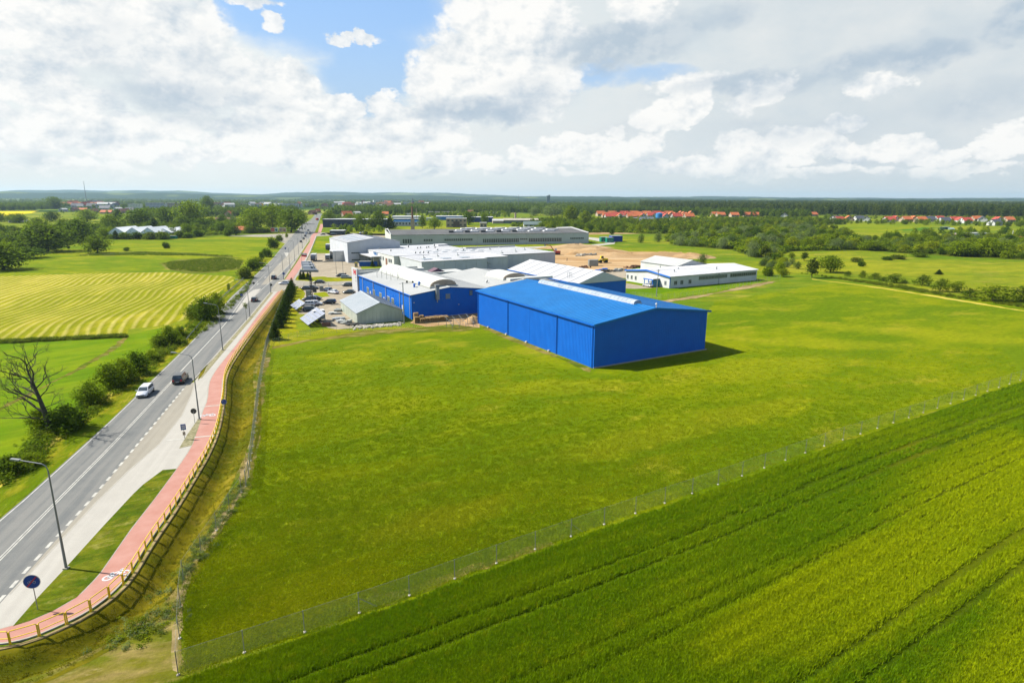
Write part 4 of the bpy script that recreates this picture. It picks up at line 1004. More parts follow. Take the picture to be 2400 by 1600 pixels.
for k in range(6): MB().box(22 + 5 * k, 36, 6.5, 24.5 + 5 * k, 37.4, 6.66).build('rooflight', SKYL, wk); MB().box(22 + 5 * k, 44, 6.5, 24.5 + 5 * k, 45.4, 6.66).build('rooflight', SKYL, wk)
mb = MB()
for k in range(1, 10): mb.box(16.2, 29 + k * 5, 6.5, 46, 29.12 + k * 5, 6.56)
for k in range(1, 9): mb.box(46.2, 12 + k * 5, 6.38, 77, 12.12 + k * 5, 6.45)
for k in range(1, 8): mb.box(-1, 28 + k * 5.5, 6.58, 16, 28.12 + k * 5.5, 6.64)
for k in range(1, 5): mb.box(1.5, k * 5.5, 6.38, 32.5, k * 5.5 + .12, 6.45)
mb.build('roof_seam', LGREY, wk)
for k in range(3): MB().box(5 + k * 9, 6, 6.38, 9 + k * 9, 9, 6.6).build('rooflight', SKYL, wk)
MB().box(46.2, 50, 6.4, 76, 50.8, 7.1).build('parapet', WROOF, wk); MB().box(30, 71, 6.5, 60, 71.6, 7.2).v
MB().box(40, 72, 6.5, 46, 78, 7.2).build('roof_unit', WROOF, wk)
# low link building with brown hatch between old hall and works
lk = thing('annex', 'small white flat-roofed annex with a brown roof hatch beside the works', 'annex', site(83, 214), R(30))
MB().box(0, 0, 0, 19, 8, 4.6).build('wall', WHITEW, lk); MB().box(-.1, -.1, 4.6, 19.1, 8.1, 5.0).build('roof', CREAMR, lk); MB().prism([(6, 2, 5.01), (12, 2, 5.01), (9, 2, 6.3)], (0, 4, 0)).build('roof_hatch', mat('brown_sheet', (.16, .08, .11)), lk)

# white office building on the right
of = gable_hall('office_building', 'low pale office building with a white roof, blue trim and a blue entrance porch', 'office', 163.3, 166.0, 48.2, 24.6, 4.35, 5.7, GREYL, WROOF, along='u', over=.45, ribp=3, gable_mat=GREYL)
MB().box(-.07, -.07, 0, .32, .0, 4.2).build('corner_trim', BLUEO, of)
mb = MB().hexa([(-.52, -.45, 4.0), (-.44, -.45, 4.0), (-.44, 12.3, 5.3), (-.52, 12.3, 5.3), (-.52, -.45, 4.5), (-.44, -.45, 4.5), (-.44, 12.3, 5.85), (-.52, 12.3, 5.85)]).hexa([(-.52, 12.3, 5.3), (-.44, 12.3, 5.3), (-.44, 25.05, 4.0), (-.52, 25.05, 4.0), (-.52, 12.3, 5.85), (-.44, 12.3, 5.85), (-.44, 25.05, 4.5), (-.52, 25.05, 4.5)]).build('barge_board', BLUEO, of)
for y in (1.6, 18.2, 20.6, 23.0): window(of, (0, y, 1.0), '-x', 1.1, 1.6, SIGNW, GLASS, 1)
for x in (2.2, 5.4, 9.6): window(of, (x, 0, 1.1), '-y', 1.6, 1.6, SIGNW, GLASS, 1)
for k in range(9): window(of, (15 + k * 1.75, 0, 2.2), '-y', 1.65, 1.4, LGREY, GLASSG, 1)
for k in range(12): window(of, (32.4 + k * 1.27, 0, 2.2), '-y', 1.2, 1.4, LGREY, GLASS, 0)
MB().tube((26, -.1, 0), (26, -.1, 4.2), .08).build('downpipe', GREY, of)
MB().box(-3.4, 5.2, 2.9, -.02, 10.4, 3.15).build('porch_roof', SIGNW, of); MB().box(-3.5, 5.1, 2.55, -3.35, 10.5, 2.88).build('porch_fascia', BLUEO, of)
for y in (5.4, 7.8, 10.0): MB().box(-3.3, y, 0, -3.1, y + .2, 2.54).build('porch_post', BLUEO, of)
MB().box(-3.1, 5.2, 0, -.02, 5.3, 2.54).build('porch_side', mat('cyan_glass', (.02, .22, .38), None, 1, .2), of); MB().box(-.1, 7.2, 0, -.02, 9.2, 2.4).build('door', GLASS, of)
for x, y in ((8, 6), (14, 10), (22, 16), (30, 5), (12, 18)): MB().tube((x, y, 4.9), (x, y, 6.0), .2, .2, 8).build('roof_vent', LGREY, of)
# grey storage hall behind it
gs = gable_hall('storage_shed', 'grey-roofed open storage shed behind the pale office building', 'shed', 186.8, 186, 16.8, 22.5, 5.0, 7.1, GREYL, CREAMR, over=.3, ribp=1.6, bays=[.14, .28, .42, .57, .71, .85])

# the long pale factory in the distance
F0 = G(1379.4, 570); F1 = G(917, 577.5); fdir = (F1 - F0); flen = fdir.length; frot = math.atan2(-fdir.y, -fdir.x)
fc = thing('factory', 'very long pale green factory with white skylights on its dark roof', 'factory', F1, frot)
FW, FD, FE = flen, 74.0, 7.3
for k in range(12): MB().box(FW * k / 12 + .04, 0, 0, FW * (k + 1) / 12 - .04, .3, FE).build('wall_panel', WHITEW, fc)
MB().box(.0, .32, 0, .3, FD, FE - .02).build('wall', WHITEW, fc); MB().box(FW - .3, .32, 0, FW, FD, FE - .02).build('wall', WHITEW, fc); MB().box(.31, FD - .3, 0, FW - .31, FD, FE).build('wall', MINT, fc)
mb = MB(); RZ = 9.3
mb.hexa([(.35, .2, FE - .1), (FW - .35, .2, FE - .1), (FW - .35, FD / 2, RZ - .3), (.35, FD / 2, RZ - .3), (.35, .2, FE + .1), (FW - .35, .2, FE + .1), (FW - .35, FD / 2, RZ), (.35, FD / 2, RZ)])
mb.hexa([(.35, FD / 2, RZ - .3), (FW - .35, FD / 2, RZ - .3), (FW - .35, FD, FE - .1), (.35, FD, FE - .1), (.35, FD / 2, RZ), (FW - .35, FD / 2, RZ), (FW - .35, FD, FE + .1), (.35, FD, FE + .1)]); mb.build('roof', DGREY, fc)
for x in (0, FW - .34):
    MB().prism([(x, -.02, FE), (x, FD / 2, RZ + .1), (x, FD, FE), (x, FD, FE + .7), (x, FD / 2, RZ + .9), (x, -.02, FE + .7)], (.33, 0, 0)).build('parapet', SIGNW, fc)
MB().box(0, -.12, FE - .1, FW, -.01, FE + .35).build('eaves_trim', LGREY, fc)
def fcwin(xa, xb, z0, z1):
    xa, xb = FW * xa, FW * xb; n = int((xb - xa) / 1.3)
    MB().box(xa, -.05, z0 - .1, xb, -.01, z0).build('sill', GREY, fc)
    src = None
    pts = []
    for k in range(n):
        x = xa + (xb - xa) * k / n
        if src is None:
            src = MB().box(0, -.06, z0, (xb - xa) / n * .72, -.01, z1).build('window', GLASS, fc); src.location = (x, 0, 0)
        else: pts.append(((x, 0, 0), 0))
    copies(src, pts, fc)
for a, b_, z0, z1 in ((.055, .10, 2.0, 4.7), (.155, .20, 3.2, 4.5), (.255, .395, 3.2, 4.6), (.445, .63, 1.7, 4.2), (.635, .675, 3.2, 4.2), (.68, .855, 1.7, 4.2), (.90, .975, 3.2, 4.2)): fcwin(a, b_, z0, z1)
src = MB().prism([(0, 0, 0), (9.4, 0, 0), (8.8, 0, .75), (.6, 0, .75)], (0, 4.5, 0)).build('skylight', SIGNW, fc)
pl = []
first = True
for row, y in enumerate((14, 24, 34, 44)):
    for k in range(8 - row):
        x = FW * .30 + k * 11.6 + row * 5.5; z = FE + (RZ - FE) * (1 - abs(y - FD / 2) / (FD / 2)) + .05
        if x > FW * .84: continue
        if first: src.location = (x, y, z); first = False
        else: pl.append(((x, y, z), 0))
copies(src, pl, fc)
src = MB().box(0, 0, 0, 3.4, 2.2, 1.6).build('roof_unit', DGREY, fc); src.location = (FW * .29, 12, FE + .5)
copies(src, [((FW * .29 + 11.6 * k, 12, FE + .5), 0) for k in range(1, 5)], fc)

# ---------------------------------------------------------------- trees
def crown_mesh(name, blobs, n, leaf, m, seed, up=.25, shell=.55, flat=1.0):
    "leaf clumps spread through ellipsoids (x, y, z, rx, ry, rz)"
    rng = np.random.RandomState(seed); vol_ = np.array([b_[3] * b_[4] + b_[4] * b_[5] for b_ in blobs]); cnt = np.maximum(4, (n * vol_ / vol_.sum()).astype(int))
    cs, ns = [], []
    for b_, c_ in zip(blobs, cnt):
        d = rng.normal(size=(c_, 3)); d /= np.linalg.norm(d, axis=1)[:, None]
        r = shell + (1 - shell) * rng.rand(c_, 1) ** .5; r *= 1 + .18 * rng.normal(size=(c_, 1))
        lump = 1 + .24 * np.sin(d @ rng.normal(size=3) * 5 + rng.rand() * 6)[:, None] + .10 * np.sin(d @ rng.normal(size=3) * 9 + rng.rand() * 6)[:, None]
        cs.append(np.array(b_[:3]) + d * r * lump * np.array(b_[3:])); ns.append(d)
    c_ = np.concatenate(cs); nn = np.concatenate(ns) * .9 + rng.normal(size=c_.shape) * .65 + np.array([0, 0, up]); nn /= np.linalg.norm(nn, axis=1)[:, None]
    a = np.cross(nn, rng.normal(size=c_.shape)); a /= np.linalg.norm(a, axis=1)[:, None]; b2 = np.cross(nn, a)
    sz = leaf * (.55 + .9 * rng.rand(len(c_), 1)); a *= sz; b2 *= sz * flat * (.6 + .4 * rng.rand(len(c_), 1))
    k = nn * sz * .25
    v = np.stack([c_ - a * .9 - b2 * .3, c_ - b2 * .8 + k * .3, c_ + a * .95 + b2 * .1, c_ + b2 * .75 + k], 1).reshape(-1, 3)
    f = np.arange(len(v)).reshape(-1, 4)
    me = bpy.data.meshes.new(name); me.vertices.add(len(v)); me.vertices.foreach_set('co', v.astype('f').ravel())
    me.loops.add(f.size); me.loops.foreach_set('vertex_index', f.astype('i').ravel()); me.polygons.add(len(f)); me.polygons.foreach_set('loop_start', np.arange(0, f.size, 4, dtype='i'))
    me.update(calc_edges=True); me.materials.append(m); return me
def trunk_mesh(name, h, r, seed, limbs=5, lean=0.0, m=None, spread=.3):
    rng = random.Random(seed); mb = MB(); p = Vector((0, 0, -.1)); pts = [p]
    for k in range(4): p = p + Vector((rng.uniform(-.04, .04) * h + lean * h * .12, rng.uniform(-.04, .04) * h, h * .25)); pts.append(p)
    for k in range(4): mb.tube(pts[k], pts[k + 1], r * (1 - .2 * k), r * (1 - .2 * (k + 1)), 7)
    for k in range(limbs):
        b_ = pts[2].lerp(pts[4], rng.random()); a = rng.uniform(0, 6.28); q = b_ + Vector((math.cos(a) * spread * h, math.sin(a) * spread * h, h * rng.uniform(.15, .4)))
        mb.tube(b_, q, r * .4, r * .12, 5)
    me = bpy.data.meshes.new(name); me.from_pydata(mb.v, [], mb.f); me.materials.append(m or BARK); return me
PR = {}
def proto(kind, crown, trunk, H, W_): PR.setdefault(kind, []).append((crown, trunk, H, W_))
rg = random.Random(11)
def blobset(H, W_, n, z0=.25, seed=0, cone=False, lean=0.0):
    r_ = random.Random(seed); out = []
    for k in range(n):
        t = (k + .5) / n; z = H * (z0 + (1 - z0) * t * .86)
        prof = math.sin(math.pi * min(.98, .18 + t * .8)) ** .7 if not cone else (1 - t) ** .8 + .08
        R_ = W_ / 2 * prof; a = k * 2.4 + r_.random(); off = R_ * (.45 if not cone else .08)
        rr_ = R_ * (.62 + .2 * r_.random()) if not cone else R_
        out.append((math.cos(a) * off + lean * z, math.sin(a) * off, z, rr_, rr_, (H * (1 - z0) / n * 1.5) if cone else rr_ * (.75 + .25 * r_.random())))
    return out
for s_ in range(4): proto('broad', crown_mesh('crown', blobset(12, 10, 11, .22, s_), 2600, .34, LEAF['broad'], s_), trunk_mesh('trunk', 8, .32, s_), 12, 10)
for s_ in range(3): proto('dark', crown_mesh('crown', blobset(12, 10, 12, .15, 20 + s_), 2600, .34, LEAF['dark'], 20 + s_), trunk_mesh('trunk', 8, .32, s_), 12, 10)
for s_ in range(2): proto('light', crown_mesh('crown', blobset(11, 8, 10, .18, 30 + s_), 2300, .32, LEAF['light'], 30 + s_), trunk_mesh('trunk', 7, .25, s_), 11, 8)
for s_ in range(4): proto('willow', crown_mesh('crown', blobset(9, 7, 9, .06, 40 + s_, lean=.10), 2300, .30, LEAF['willow'], 40 + s_, flat=.45), trunk_mesh('trunk', 5, .2, s_, lean=1), 9, 7)
for s_ in range(2): proto('poplar', crown_mesh('crown', blobset(16, 5, 12, .12, 50 + s_), 2200, .36, LEAF['dark'], 50 + s_), trunk_mesh('trunk', 12, .28, s_, spread=.1), 16, 5)
for s_ in range(3): proto('spruce', crown_mesh('crown', blobset(6, 2.6, 12, .04, 60 + s_, True), 1800, .17, LEAF['spruce'], 60 + s_, up=-.2), trunk_mesh('trunk', 5, .09, s_, limbs=2, spread=.05), 6, 2.6)
for s_ in range(4): proto('bush', crown_mesh('crown', [(0, 0, 1.1, 1.3, 1.2, 1.1), (.9, .3, .9, .9, .9, .9), (-.8, -.4, 1.0, 1.0, .9, .9), (.1, .8, 1.5, .8, .8, .7), (-.3, .5, .6, 1.2, 1.1, .6)], 1700, .16, LEAF[('broad', 'olive', 'light', 'broad')[s_]], 70 + s_), trunk_mesh('trunk', 1.6, .07, s_, spread=.5), 2.4, 3.6)
for s_ in range(3): proto('bushd', crown_mesh('crown', [(0, 0, 1.2, 1.2, 1.1, 1.2), (.8, .4, .9, .8, .9, .8), (-.7, -.4, 1.0, .9, .9, .9), (.1, .7, 1.7, .8, .7, .7)], 1700, .15, LEAF['dark'], 80 + s_), trunk_mesh('trunk', 1.6, .07, s_, spread=.5), 2.5, 3.3)
for s_ in range(3): proto('big', crown_mesh('crown', blobset(6, 5.2, 11, .04, 90 + s_), 3600, .17, LEAF[('broad', 'light', 'broad')[s_]], 90 + s_, shell=.3), trunk_mesh('trunk', 4, .12, s_, limbs=9, spread=.4), 6, 5.5)
for s_ in range(2): proto('rag', crown_mesh('crown', blobset(6, 5, 7, .12, 100 + s_, lean=.08), 1100, .19, LEAF['dark'], 100 + s_, shell=.3), trunk_mesh('trunk', 4.2, .11, s_, limbs=9, spread=.45), 6, 5)
for s_ in range(2): proto('birch', crown_mesh('crown', blobset(10, 4, 9, .22, 110 + s_), 1500, .24, LEAF['olive'], 110 + s_, shell=.3), trunk_mesh('trunk', 8, .14, s_, limbs=7, spread=.2), 10, 4)
KN = dict(broad='broadleaf_tree', dark='broadleaf_tree', light='broadleaf_tree', willow='willow_tree', poplar='poplar_tree', spruce='spruce_tree', bush='bush', bushd='bush', big='bush', rag='small_tree', birch='birch_tree')
KCAT = {'bush': 'bush', 'bushd': 'bush', 'big': 'bush'}
def tree(kind, p, h, wd, label, group=None, rot=None, idx=None):
    cr_, tr_, H, W_ = PR[kind][(idx if idx is not None else rg.randrange(99)) % len(PR[kind])]
    t = thing(KN[kind], label, KCAT.get(kind, 'tree'), p, rot if rot is not None else (rg.uniform(-.5, .5) if kind in ('willow', 'rag') else rg.uniform(0, 6.28)), group)
    s1 = h / H; s2 = wd / W_; t.scale = (s2, s2, s1)
    a = bpy.data.objects.new('crown', cr_); C.objects.link(a); a.parent = t
    b_ = bpy.data.objects.new('trunk', tr_); C.objects.link(b_); b_.parent = t
    return t
def ptree(kind, px, by, ty, wpx, label, group=None, idx=None):
    g_ = G(px, by); d = g_.length; h = height_at(px, by, ty); wd = wpx / FPX * math.hypot(g_.x, g_.y, 33)
    wd /= max(.55, g_.y / math.hypot(g_.x, g_.y)) ** .5
    return tree(kind, (g_.x, g_.y, gz(g_.x, g_.y)), h, wd, label, group, idx=idx)

# trees one can point to
NAMED = [
 ('dark', 8, 632, 560, 70, 'huge dark tree cut by the edge of the pasture, casting a shadow on it'),
 ('broad', 45, 606, 578, 70, 'wide low light-topped tree in front of the dark grove by the pasture'),
 ('dark', 112, 590, 518, 82, 'large dark round tree in the middle of the grove beyond the pasture'),
 ('dark', 62, 578, 538, 60, 'dark tree between the large round tree and the wide low one'),
 ('broad', 92, 560, 505, 42, 'tall pointed tree rising behind the large dark round tree'),
 ('broad', 183, 566, 508, 58, 'broad tree at the grove end nearest the white greenhouses'),
 ('dark', 160, 568, 535, 45, 'low dark tree under the broad tree by the grove end'),
 ('dark', 228, 593, 548, 44, 'round tree standing alone at the edge of the small pond'),
 ('dark', 150, 545, 510, 26, 'small dark tree behind the grove, beside its darker twin'),
 ('dark', 175, 541, 513, 24, 'dark twin tree behind the grove, nearest the sand heap'),
 ('dark', 123, 519, 492, 25, 'round dark tree standing alone in the field by the white house'),
 ('dark', 31, 522, 499, 22, 'first of two domed trees in front of the rape field'),
 ('dark', 47, 523, 498, 25, 'second of two domed trees in front of the rape field'),
 ('dark', 4, 520, 497, 20, 'domed tree at the corner of the yellow rape field'),
 ('broad', 128, 490, 458, 30, 'tall spreading tree rising above the far village'),
 ('broad', 205, 520, 488, 34, 'brownish tree before the row of pale houses'),
 ('poplar', 277, 517, 485, 16, 'slim dark poplar standing before the grey apartment blocks'),
 ('broad', 262, 542, 498, 34, 'broad tree at the foot of the slim dark poplar'),
 ('broad', 328, 536, 484, 48, 'big tree directly behind the white greenhouses'),
 ('spruce', 362, 541, 506, 26, 'dark leaning conifer behind the last greenhouse'),
 ('broad', 388, 528, 482, 36, 'bright-topped tree behind the end of the greenhouses'),
 ('broad', 448, 534, 464, 54, 'very tall tree in the middle of the grove beyond the greenhouses'),
 ('broad', 487, 498, 455, 28, 'tallest tree on the skyline, its ragged crown above the far hills'),
 ('dark', 432, 538, 504, 34, 'dark lower tree at the foot of the very tall one'),
 ('dark', 478, 540, 508, 44, 'wide dark tree at the edge of the grove beside the green field'),
 ('willow', 547, 524, 504, 24, 'rounded silvery willow behind the red-roofed cottage'),
 ('broad', 596, 545, 481, 52, 'first big tree behind the billboards'),
 ('broad', 640, 542, 472, 56, 'highest tree directly behind the billboards'),
 ('broad', 682, 545, 484, 58, 'big round tree beside the billboards, overhanging the road'),
 ('dark', 705, 525, 488, 30, 'tree behind the round one, overhanging the far road'),
 ('spruce', 272, 561, 538, 18, 'dark conifer in front of the first greenhouse'),
 ('bushd', 296, 561, 544, 24, 'dark bush between the first two greenhouses'),
 ('bushd', 322, 561, 543, 20, 'bush in front of the second greenhouse'),
 ('bush', 350, 561, 542, 30, 'wide olive bush in front of the third greenhouse'),
 ('bush', 384, 561, 540, 28, 'olive bush in front of the last greenhouse beside the green skip'),
 ('bushd', 390, 582, 567, 16, 'small round bush alone in the pasture'),
 ('bushd', 296, 588, 579, 14, 'small round bush on the bank beside the pond'),
 ('bushd', 422, 558, 539, 18, 'narrow dark bush at the pasture edge beside the green skip'),
 ('bush', 442, 558, 544, 24, 'light bush at the pasture edge beneath the grove'),
 ('bush', 464, 555, 537, 22, 'bush at the pasture edge beneath the wide dark tree'),
 ('dark', 552, 552, 524, 22, 'dark tree before the red-roofed cottage'),
 ('bush', 535, 553, 533, 20, 'bush beside the dark tree before the cottage'),
 ('dark', 583, 547, 526, 20, 'dark tree at the corner of the red-roofed cottage'),
 ('bush', 612, 546, 536, 26, 'low bush beneath the billboards'),
 ('light', 672, 558, 545, 7, 'tiny sapling beside the farm lane junction'),
 ('bushd', 641, 582, 557, 24, 'dark round bush by the lane beyond the pasture, nearest the junction'),
 ('bushd', 655, 566, 550, 15, 'small grey bush beside the lane junction'),
 ('bushd', 627, 602, 582, 24, 'dark roadside bush halfway along the pasture'),
 ('bushd', 614, 608, 590, 14, 'small roadside bush beside the dark one halfway along the pasture'),
 ('bush', 600, 624, 600, 34, 'roadside bush under the curved lamp head'),
 ('bush', 573, 652, 622, 32, 'roadside bush at the tip of the mown hay field'),
 ('bushd', 594, 634, 608, 26, 'dark roadside bush before the crash barrier bend'),
 ('rag', 536, 682, 660, 8, 'thin sapling alone between hay field and crash barrier'),
 ('big', 458, 746, 708, 44, 'leafy bush at the hay field corner, farthest down the slope of its clump'),
 ('big', 484, 750, 686, 52, 'tallest bush of the clump at the hay field corner'),
 ('big', 508, 735, 678, 36, 'pointed bush of the hay field clump nearest the crash barrier'),
 ('big', 372, 812, 782, 34, 'lower bush of the pair behind the crash barrier end'),
 ('big', 397, 806, 757, 42, 'taller bush of the pair behind the crash barrier end'),
 ('big', 421, 790, 762, 24, 'small bush beside the blue-grey road plate'),
 ('big', 212, 946, 888, 52, 'bush between the dead tree clump and the big roadside thicket'),
 ('big', 262, 910, 842, 52, 'front bush of the big roadside thicket opposite the white car'),
 ('big', 292, 894, 832, 46, 'middle bush of the big roadside thicket opposite the white car'),
 ('big', 322, 876, 815, 44, 'rear bush of the big roadside thicket opposite the white car'),
 ('big', 354, 846, 816, 32, 'low bush behind the big roadside thicket'),
 ('big', 162, 1006, 940, 70, 'dense round bush next to the dead tree'),
 ('big', 100, 1008, 950, 50, 'leafy ivy bush wrapped round the foot of the dead tree'),
 ('big', 22, 1106, 1062, 56, 'dark bush at the field corner under the lamp head'),
 ('big', 74, 1090, 1058, 38, 'small dark bush beside the field corner below the dead tree'),
 ('broad', 1946, 638, 595, 47, 'large round solitary tree in the rough grass beyond the mown field'),
 ('birch', 1903, 651, 598, 27, 'slender drooping birch at the start of the dry track'),
 ('birch', 1885, 611, 588, 16, 'small tree behind the birch in the rough grass'),
 ('rag', 1986, 648, 633, 13, 'tiny bent tree just right of the large round tree'),
 ('rag', 2020, 652, 631, 15, 'second tiny bent tree along the row above the dry track'),
 ('rag', 2049, 654, 637, 24, 'wind-bent shrub third along the row above the dry track'),
 ('rag', 2070, 659, 647, 20, 'low shrub touching the third wind-bent one'),
 ('rag', 2096, 663, 638, 34, 'broad wind-bent tree in the middle of the row above the dry track'),
 ('rag', 2119, 663, 655, 14, 'low scrub beside the broad wind-bent tree'),
 ('rag', 2160, 669, 640, 33, 'wind-bent tree with a dense crown, sixth along the dry track'),
 ('spruce', 2200, 643, 630, 12, 'tiny conifer alone in the upper rough field'),
 ('rag', 2202, 683, 648, 32, 'leaning tree seventh along the dry track'),
 ('rag', 2242, 684, 656, 30, 'round-topped tree eighth along the dry track'),
 ('rag', 2271, 696, 673, 28, 'low ragged tree ninth along the dry track'),
 ('rag', 2328, 705, 664, 66, 'widest wind-bent bush at the end of the dry track row'),
 ('rag', 2392, 706, 667, 52, 'wind-bent bush cut by the picture edge by the dry track'),
 ('bush', 2019, 624, 611, 14, 'small round bush in the rough field above the row'),
 ('bush', 2008, 614, 602, 24, 'pair-shaped low bush above the small round one'),
 ('bush', 2106, 607, 596, 30, 'olive scrub on the low bank of the rough field'),
 ('bush', 2078, 609, 600, 22, 'lower olive scrub on the low bank of the rough field'),
 ('bushd', 2157, 602, 592, 34, 'dark flat bush at the upper edge of the rough field'),
 ('willow', 1761, 602, 556, 26, 'tall silvery willow in front of the willow thicket'),
 ('willow', 1692, 583, 551, 25, 'silvery willow at the front edge of the thicket beyond the storage shed'),
 ('willow', 1645, 618, 590, 22, 'silvery willow right behind the grey storage shed'),
 ('willow', 1501, 569, 545, 16, 'small silvery willow beside the dirt mound, nearest the containers'),
 ('willow', 1541, 567, 540, 18, 'second silvery willow along the grass beyond the containers'),
 ('willow', 1577, 568, 544, 17, 'third silvery willow along the grass beyond the containers'),
 ('broad', 1434, 552, 533, 13, 'thin young tree right behind the green containers'),
 ('dark', 1139, 634, 605, 22, 'dark leafy tree in the gap between the works and the old hall'),
 ('spruce', 873, 625, 607, 10, 'small conifer in front of the works canopy'),
 ('dark', 773, 531, 489, 26, 'tall dark conifer-shaped tree beside the far cycle path'),
 ('light', 820, 528, 497, 20, 'bright green tree in the row before the long white store'),
 ('dark', 845, 536, 500, 30, 'dark tree next to the bright green one in the row'),
 ('dark', 872, 536, 508, 22, 'lower dark tree in the middle of the row before the long white store'),
 ('dark', 889, 536, 489, 30, 'tallest dark tree of the row before the long white store'),
 ('spruce', 915, 536, 500, 24, 'dark conifer at the end of the row beside the brick chimney'),
 ('broad', 990, 535, 501, 20, 'tree beside the brick chimney behind the factory'),
 ('broad', 1018, 537, 507, 34, 'wide tree between the chimney and the stone gatehouse'),
 ('broad', 1098, 528, 492, 28, 'tree on the far side of the stone gatehouse'),
 ('broad', 1135, 528, 496, 18, 'round tree before the dark blue store'),
 ('willow', 1290, 506, 476, 48, 'very wide pale-leaved tree on the edge of the woods'),
 ('willow', 1250, 506, 479, 26, 'narrow pale-leaved tree joined to the very wide one'),
 ('light', 1338, 524, 477, 34, 'tall pale poplar in front of the dark woods'),
 ('light', 1372, 528, 490, 30, 'second pale poplar in front of the dark woods'),
 ('bush', 815, 551, 540, 11, 'trimmed round bush by the forecourt behind the grey hall'),
 ('bush', 858, 552, 540, 12, 'bush beside the parked white cars behind the grey hall'),
 ('bush', 868, 554, 544, 12, 'yellowish bush at the corner of the factory forecourt'),
 ('broad', 2312, 601, 553, 44, 'tall dark double tree at the far end of the hedge'),
 ('broad', 2350, 597, 560, 30, 'dark tree right behind the tall double one'),
 ('broad', 2250, 600, 562, 50, 'broad dark tree in the hedge beyond the rough field'),
 ('broad', 2040, 587, 560, 46, 'round dark tree at the near end of the hedge'),
]
for kd, px, by, ty, wp, lb in NAMED: ptree(kd, px, by, ty, wp, lb)

def in_poly(p, poly):
    c = False; j = len(poly) - 1
    for i in range(len(poly)):
        a, b_ = poly[i], poly[j]
        if (a[1] > p[1]) != (b_[1] > p[1]) and p[0] < (b_[0] - a[0]) * (p[1] - a[1]) / (b_[1] - a[1]) + a[0]: c = not c
        j = i
    return c
ORD = ['nearest', 'second', 'third', 'fourth', 'fifth', 'sixth', 'seventh', 'eighth', 'ninth', 'tenth', 'eleventh', 'twelfth']
def fill(pxpoly, n, kinds, hr, wr, label, group, mind=3.0, seed=1, marks=()):
    W = [tuple(G(*p)[:2]) for p in pxpoly]; r_ = random.Random(seed); xs_ = [p[0] for p in W]; ys_ = [p[1] for p in W]; got = []; tries = 0; cl_ = {}
    while len(got) < n and tries < n * 200:
        tries += 1; p = (r_.uniform(min(xs_), max(xs_)), r_.uniform(min(ys_), max(ys_)))
        if not in_poly(p, W): continue
        if r_.random() > (min(ys_) / p[1]) ** .5: continue
        if any((p[0] - q[0]) ** 2 + (p[1] - q[1]) ** 2 < (mind * (p[1] / min(ys_)) ** .5) ** 2 for q in got): continue
        got.append(p); h = r_.uniform(*hr); wd = h * r_.uniform(*wr); kd = kinds[r_.randrange(len(kinds))]
        t = tree(kd, (p[0], p[1], 0), h, wd, 'x', group); px, py, _ = proj((p[0], p[1], 0))
        m = min(marks, key=lambda q: (q[0] - px) ** 2 + ((q[1] - py) * 3) ** 2); dx, dy = px - m[0], (py - m[1]) * 3
        rel = ('behind' if dy < 0 else 'in front of') if abs(dy) > abs(dx) else ('left of' if dx < 0 else 'right of')
        cl_.setdefault((label[kd], rel, m[2]), []).append((dx * dx + dy * dy, t))
    for (lb, rel, m), ts in cl_.items():
        ts.sort(key=lambda q: q[0])
        for i, (_, t) in enumerate(ts): t['label'] = ('%s %s %s %s' % (ORD[min(i, 11)], lb, rel, m)) if len(ts) > 1 else '%s %s %s' % (lb, rel, m)
    return got
def relabel(items, marks):
    "single each of a number of look-alikes out by the nearest landmark, the side it lies on and its rank in distance"
    cl_ = {}
    for t, desc in items:
        px, py, _ = proj((t.location.x, t.location.y, 0)); m = min(marks, key=lambda q: (q[0] - px) ** 2 + ((q[1] - py) * 5) ** 2); dx, dy = px - m[0], (py - m[1]) * 5
        rel = ('behind' if dy < 0 else 'in front of') if abs(dy) > abs(dx) else ('left of' if dx < 0 else 'right of')
        cl_.setdefault((desc, rel, m[2]), []).append((dx * dx + dy * dy, t))
    for (lb, rel, m), ts in cl_.items():
        ts.sort(key=lambda q: q[0])
        for i, (_, t) in enumerate(ts): t['label'] = ('%s %s %s %s' % (ORD[min(i, 11)], lb, rel, m)) if len(ts) > 1 else '%s %s %s' % (lb, rel, m)
# the thickets
wl = {'willow': 'silvery willow', 'light': 'bright green tree', 'broad': 'green tree', 'dark': 'dark tree', 'bush': 'low bush'}
MR = [(1761, 600, 'the tall silvery willow at the thicket edge'), (1692, 581, 'the willow at the thicket front edge'), (1640, 566, 'the storage shed roof'), (1600, 556, 'the three willows by the containers'), (1850, 590, 'the small tree behind the birch'), (1946, 588, 'the large round solitary tree'), (2010, 584, 'the round hedge-end tree'), (1990, 552, 'the pale green field'), (1900, 545, 'the orange roof at the forest edge'), (1800, 550, 'the dark roof among the trees'), (1720, 556, 'the white office cube')]
fill([(1585, 578), (1640, 578), (1720, 584), (1780, 604), (1815, 600), (1840, 585), (1990, 585), (2060, 582), (2010, 560), (1985, 545), (1900, 530), (1790, 535), (1700, 545), (1620, 552), (1580, 560)], 120, ['willow', 'willow', 'willow', 'bush', 'light', 'broad'], (5.5, 9.5), (.8, 1.15), wl, 'bushes of the willow thicket', 3.2, 3, MR)
w3l = {'willow': 'pale scrub bush', 'bush': 'low scrub bush', 'light': 'light green scrub'}
M3 = [(1780, 640, 'the office building corner'), (1820, 650, 'the fence end on the slope'), (1861, 625, 'the small tree behind the birch'), (1790, 612, 'the tall silvery willow'), (1880, 640, 'the birch')]
fill([(1770, 612), (1820, 604), (1860, 606), (1870, 640), (1830, 655), (1790, 645)], 22, ['willow', 'light', 'bush'], (2.5, 5), (.9, 1.3), w3l, 'scrub below the willow thicket', 3, 5, M3)
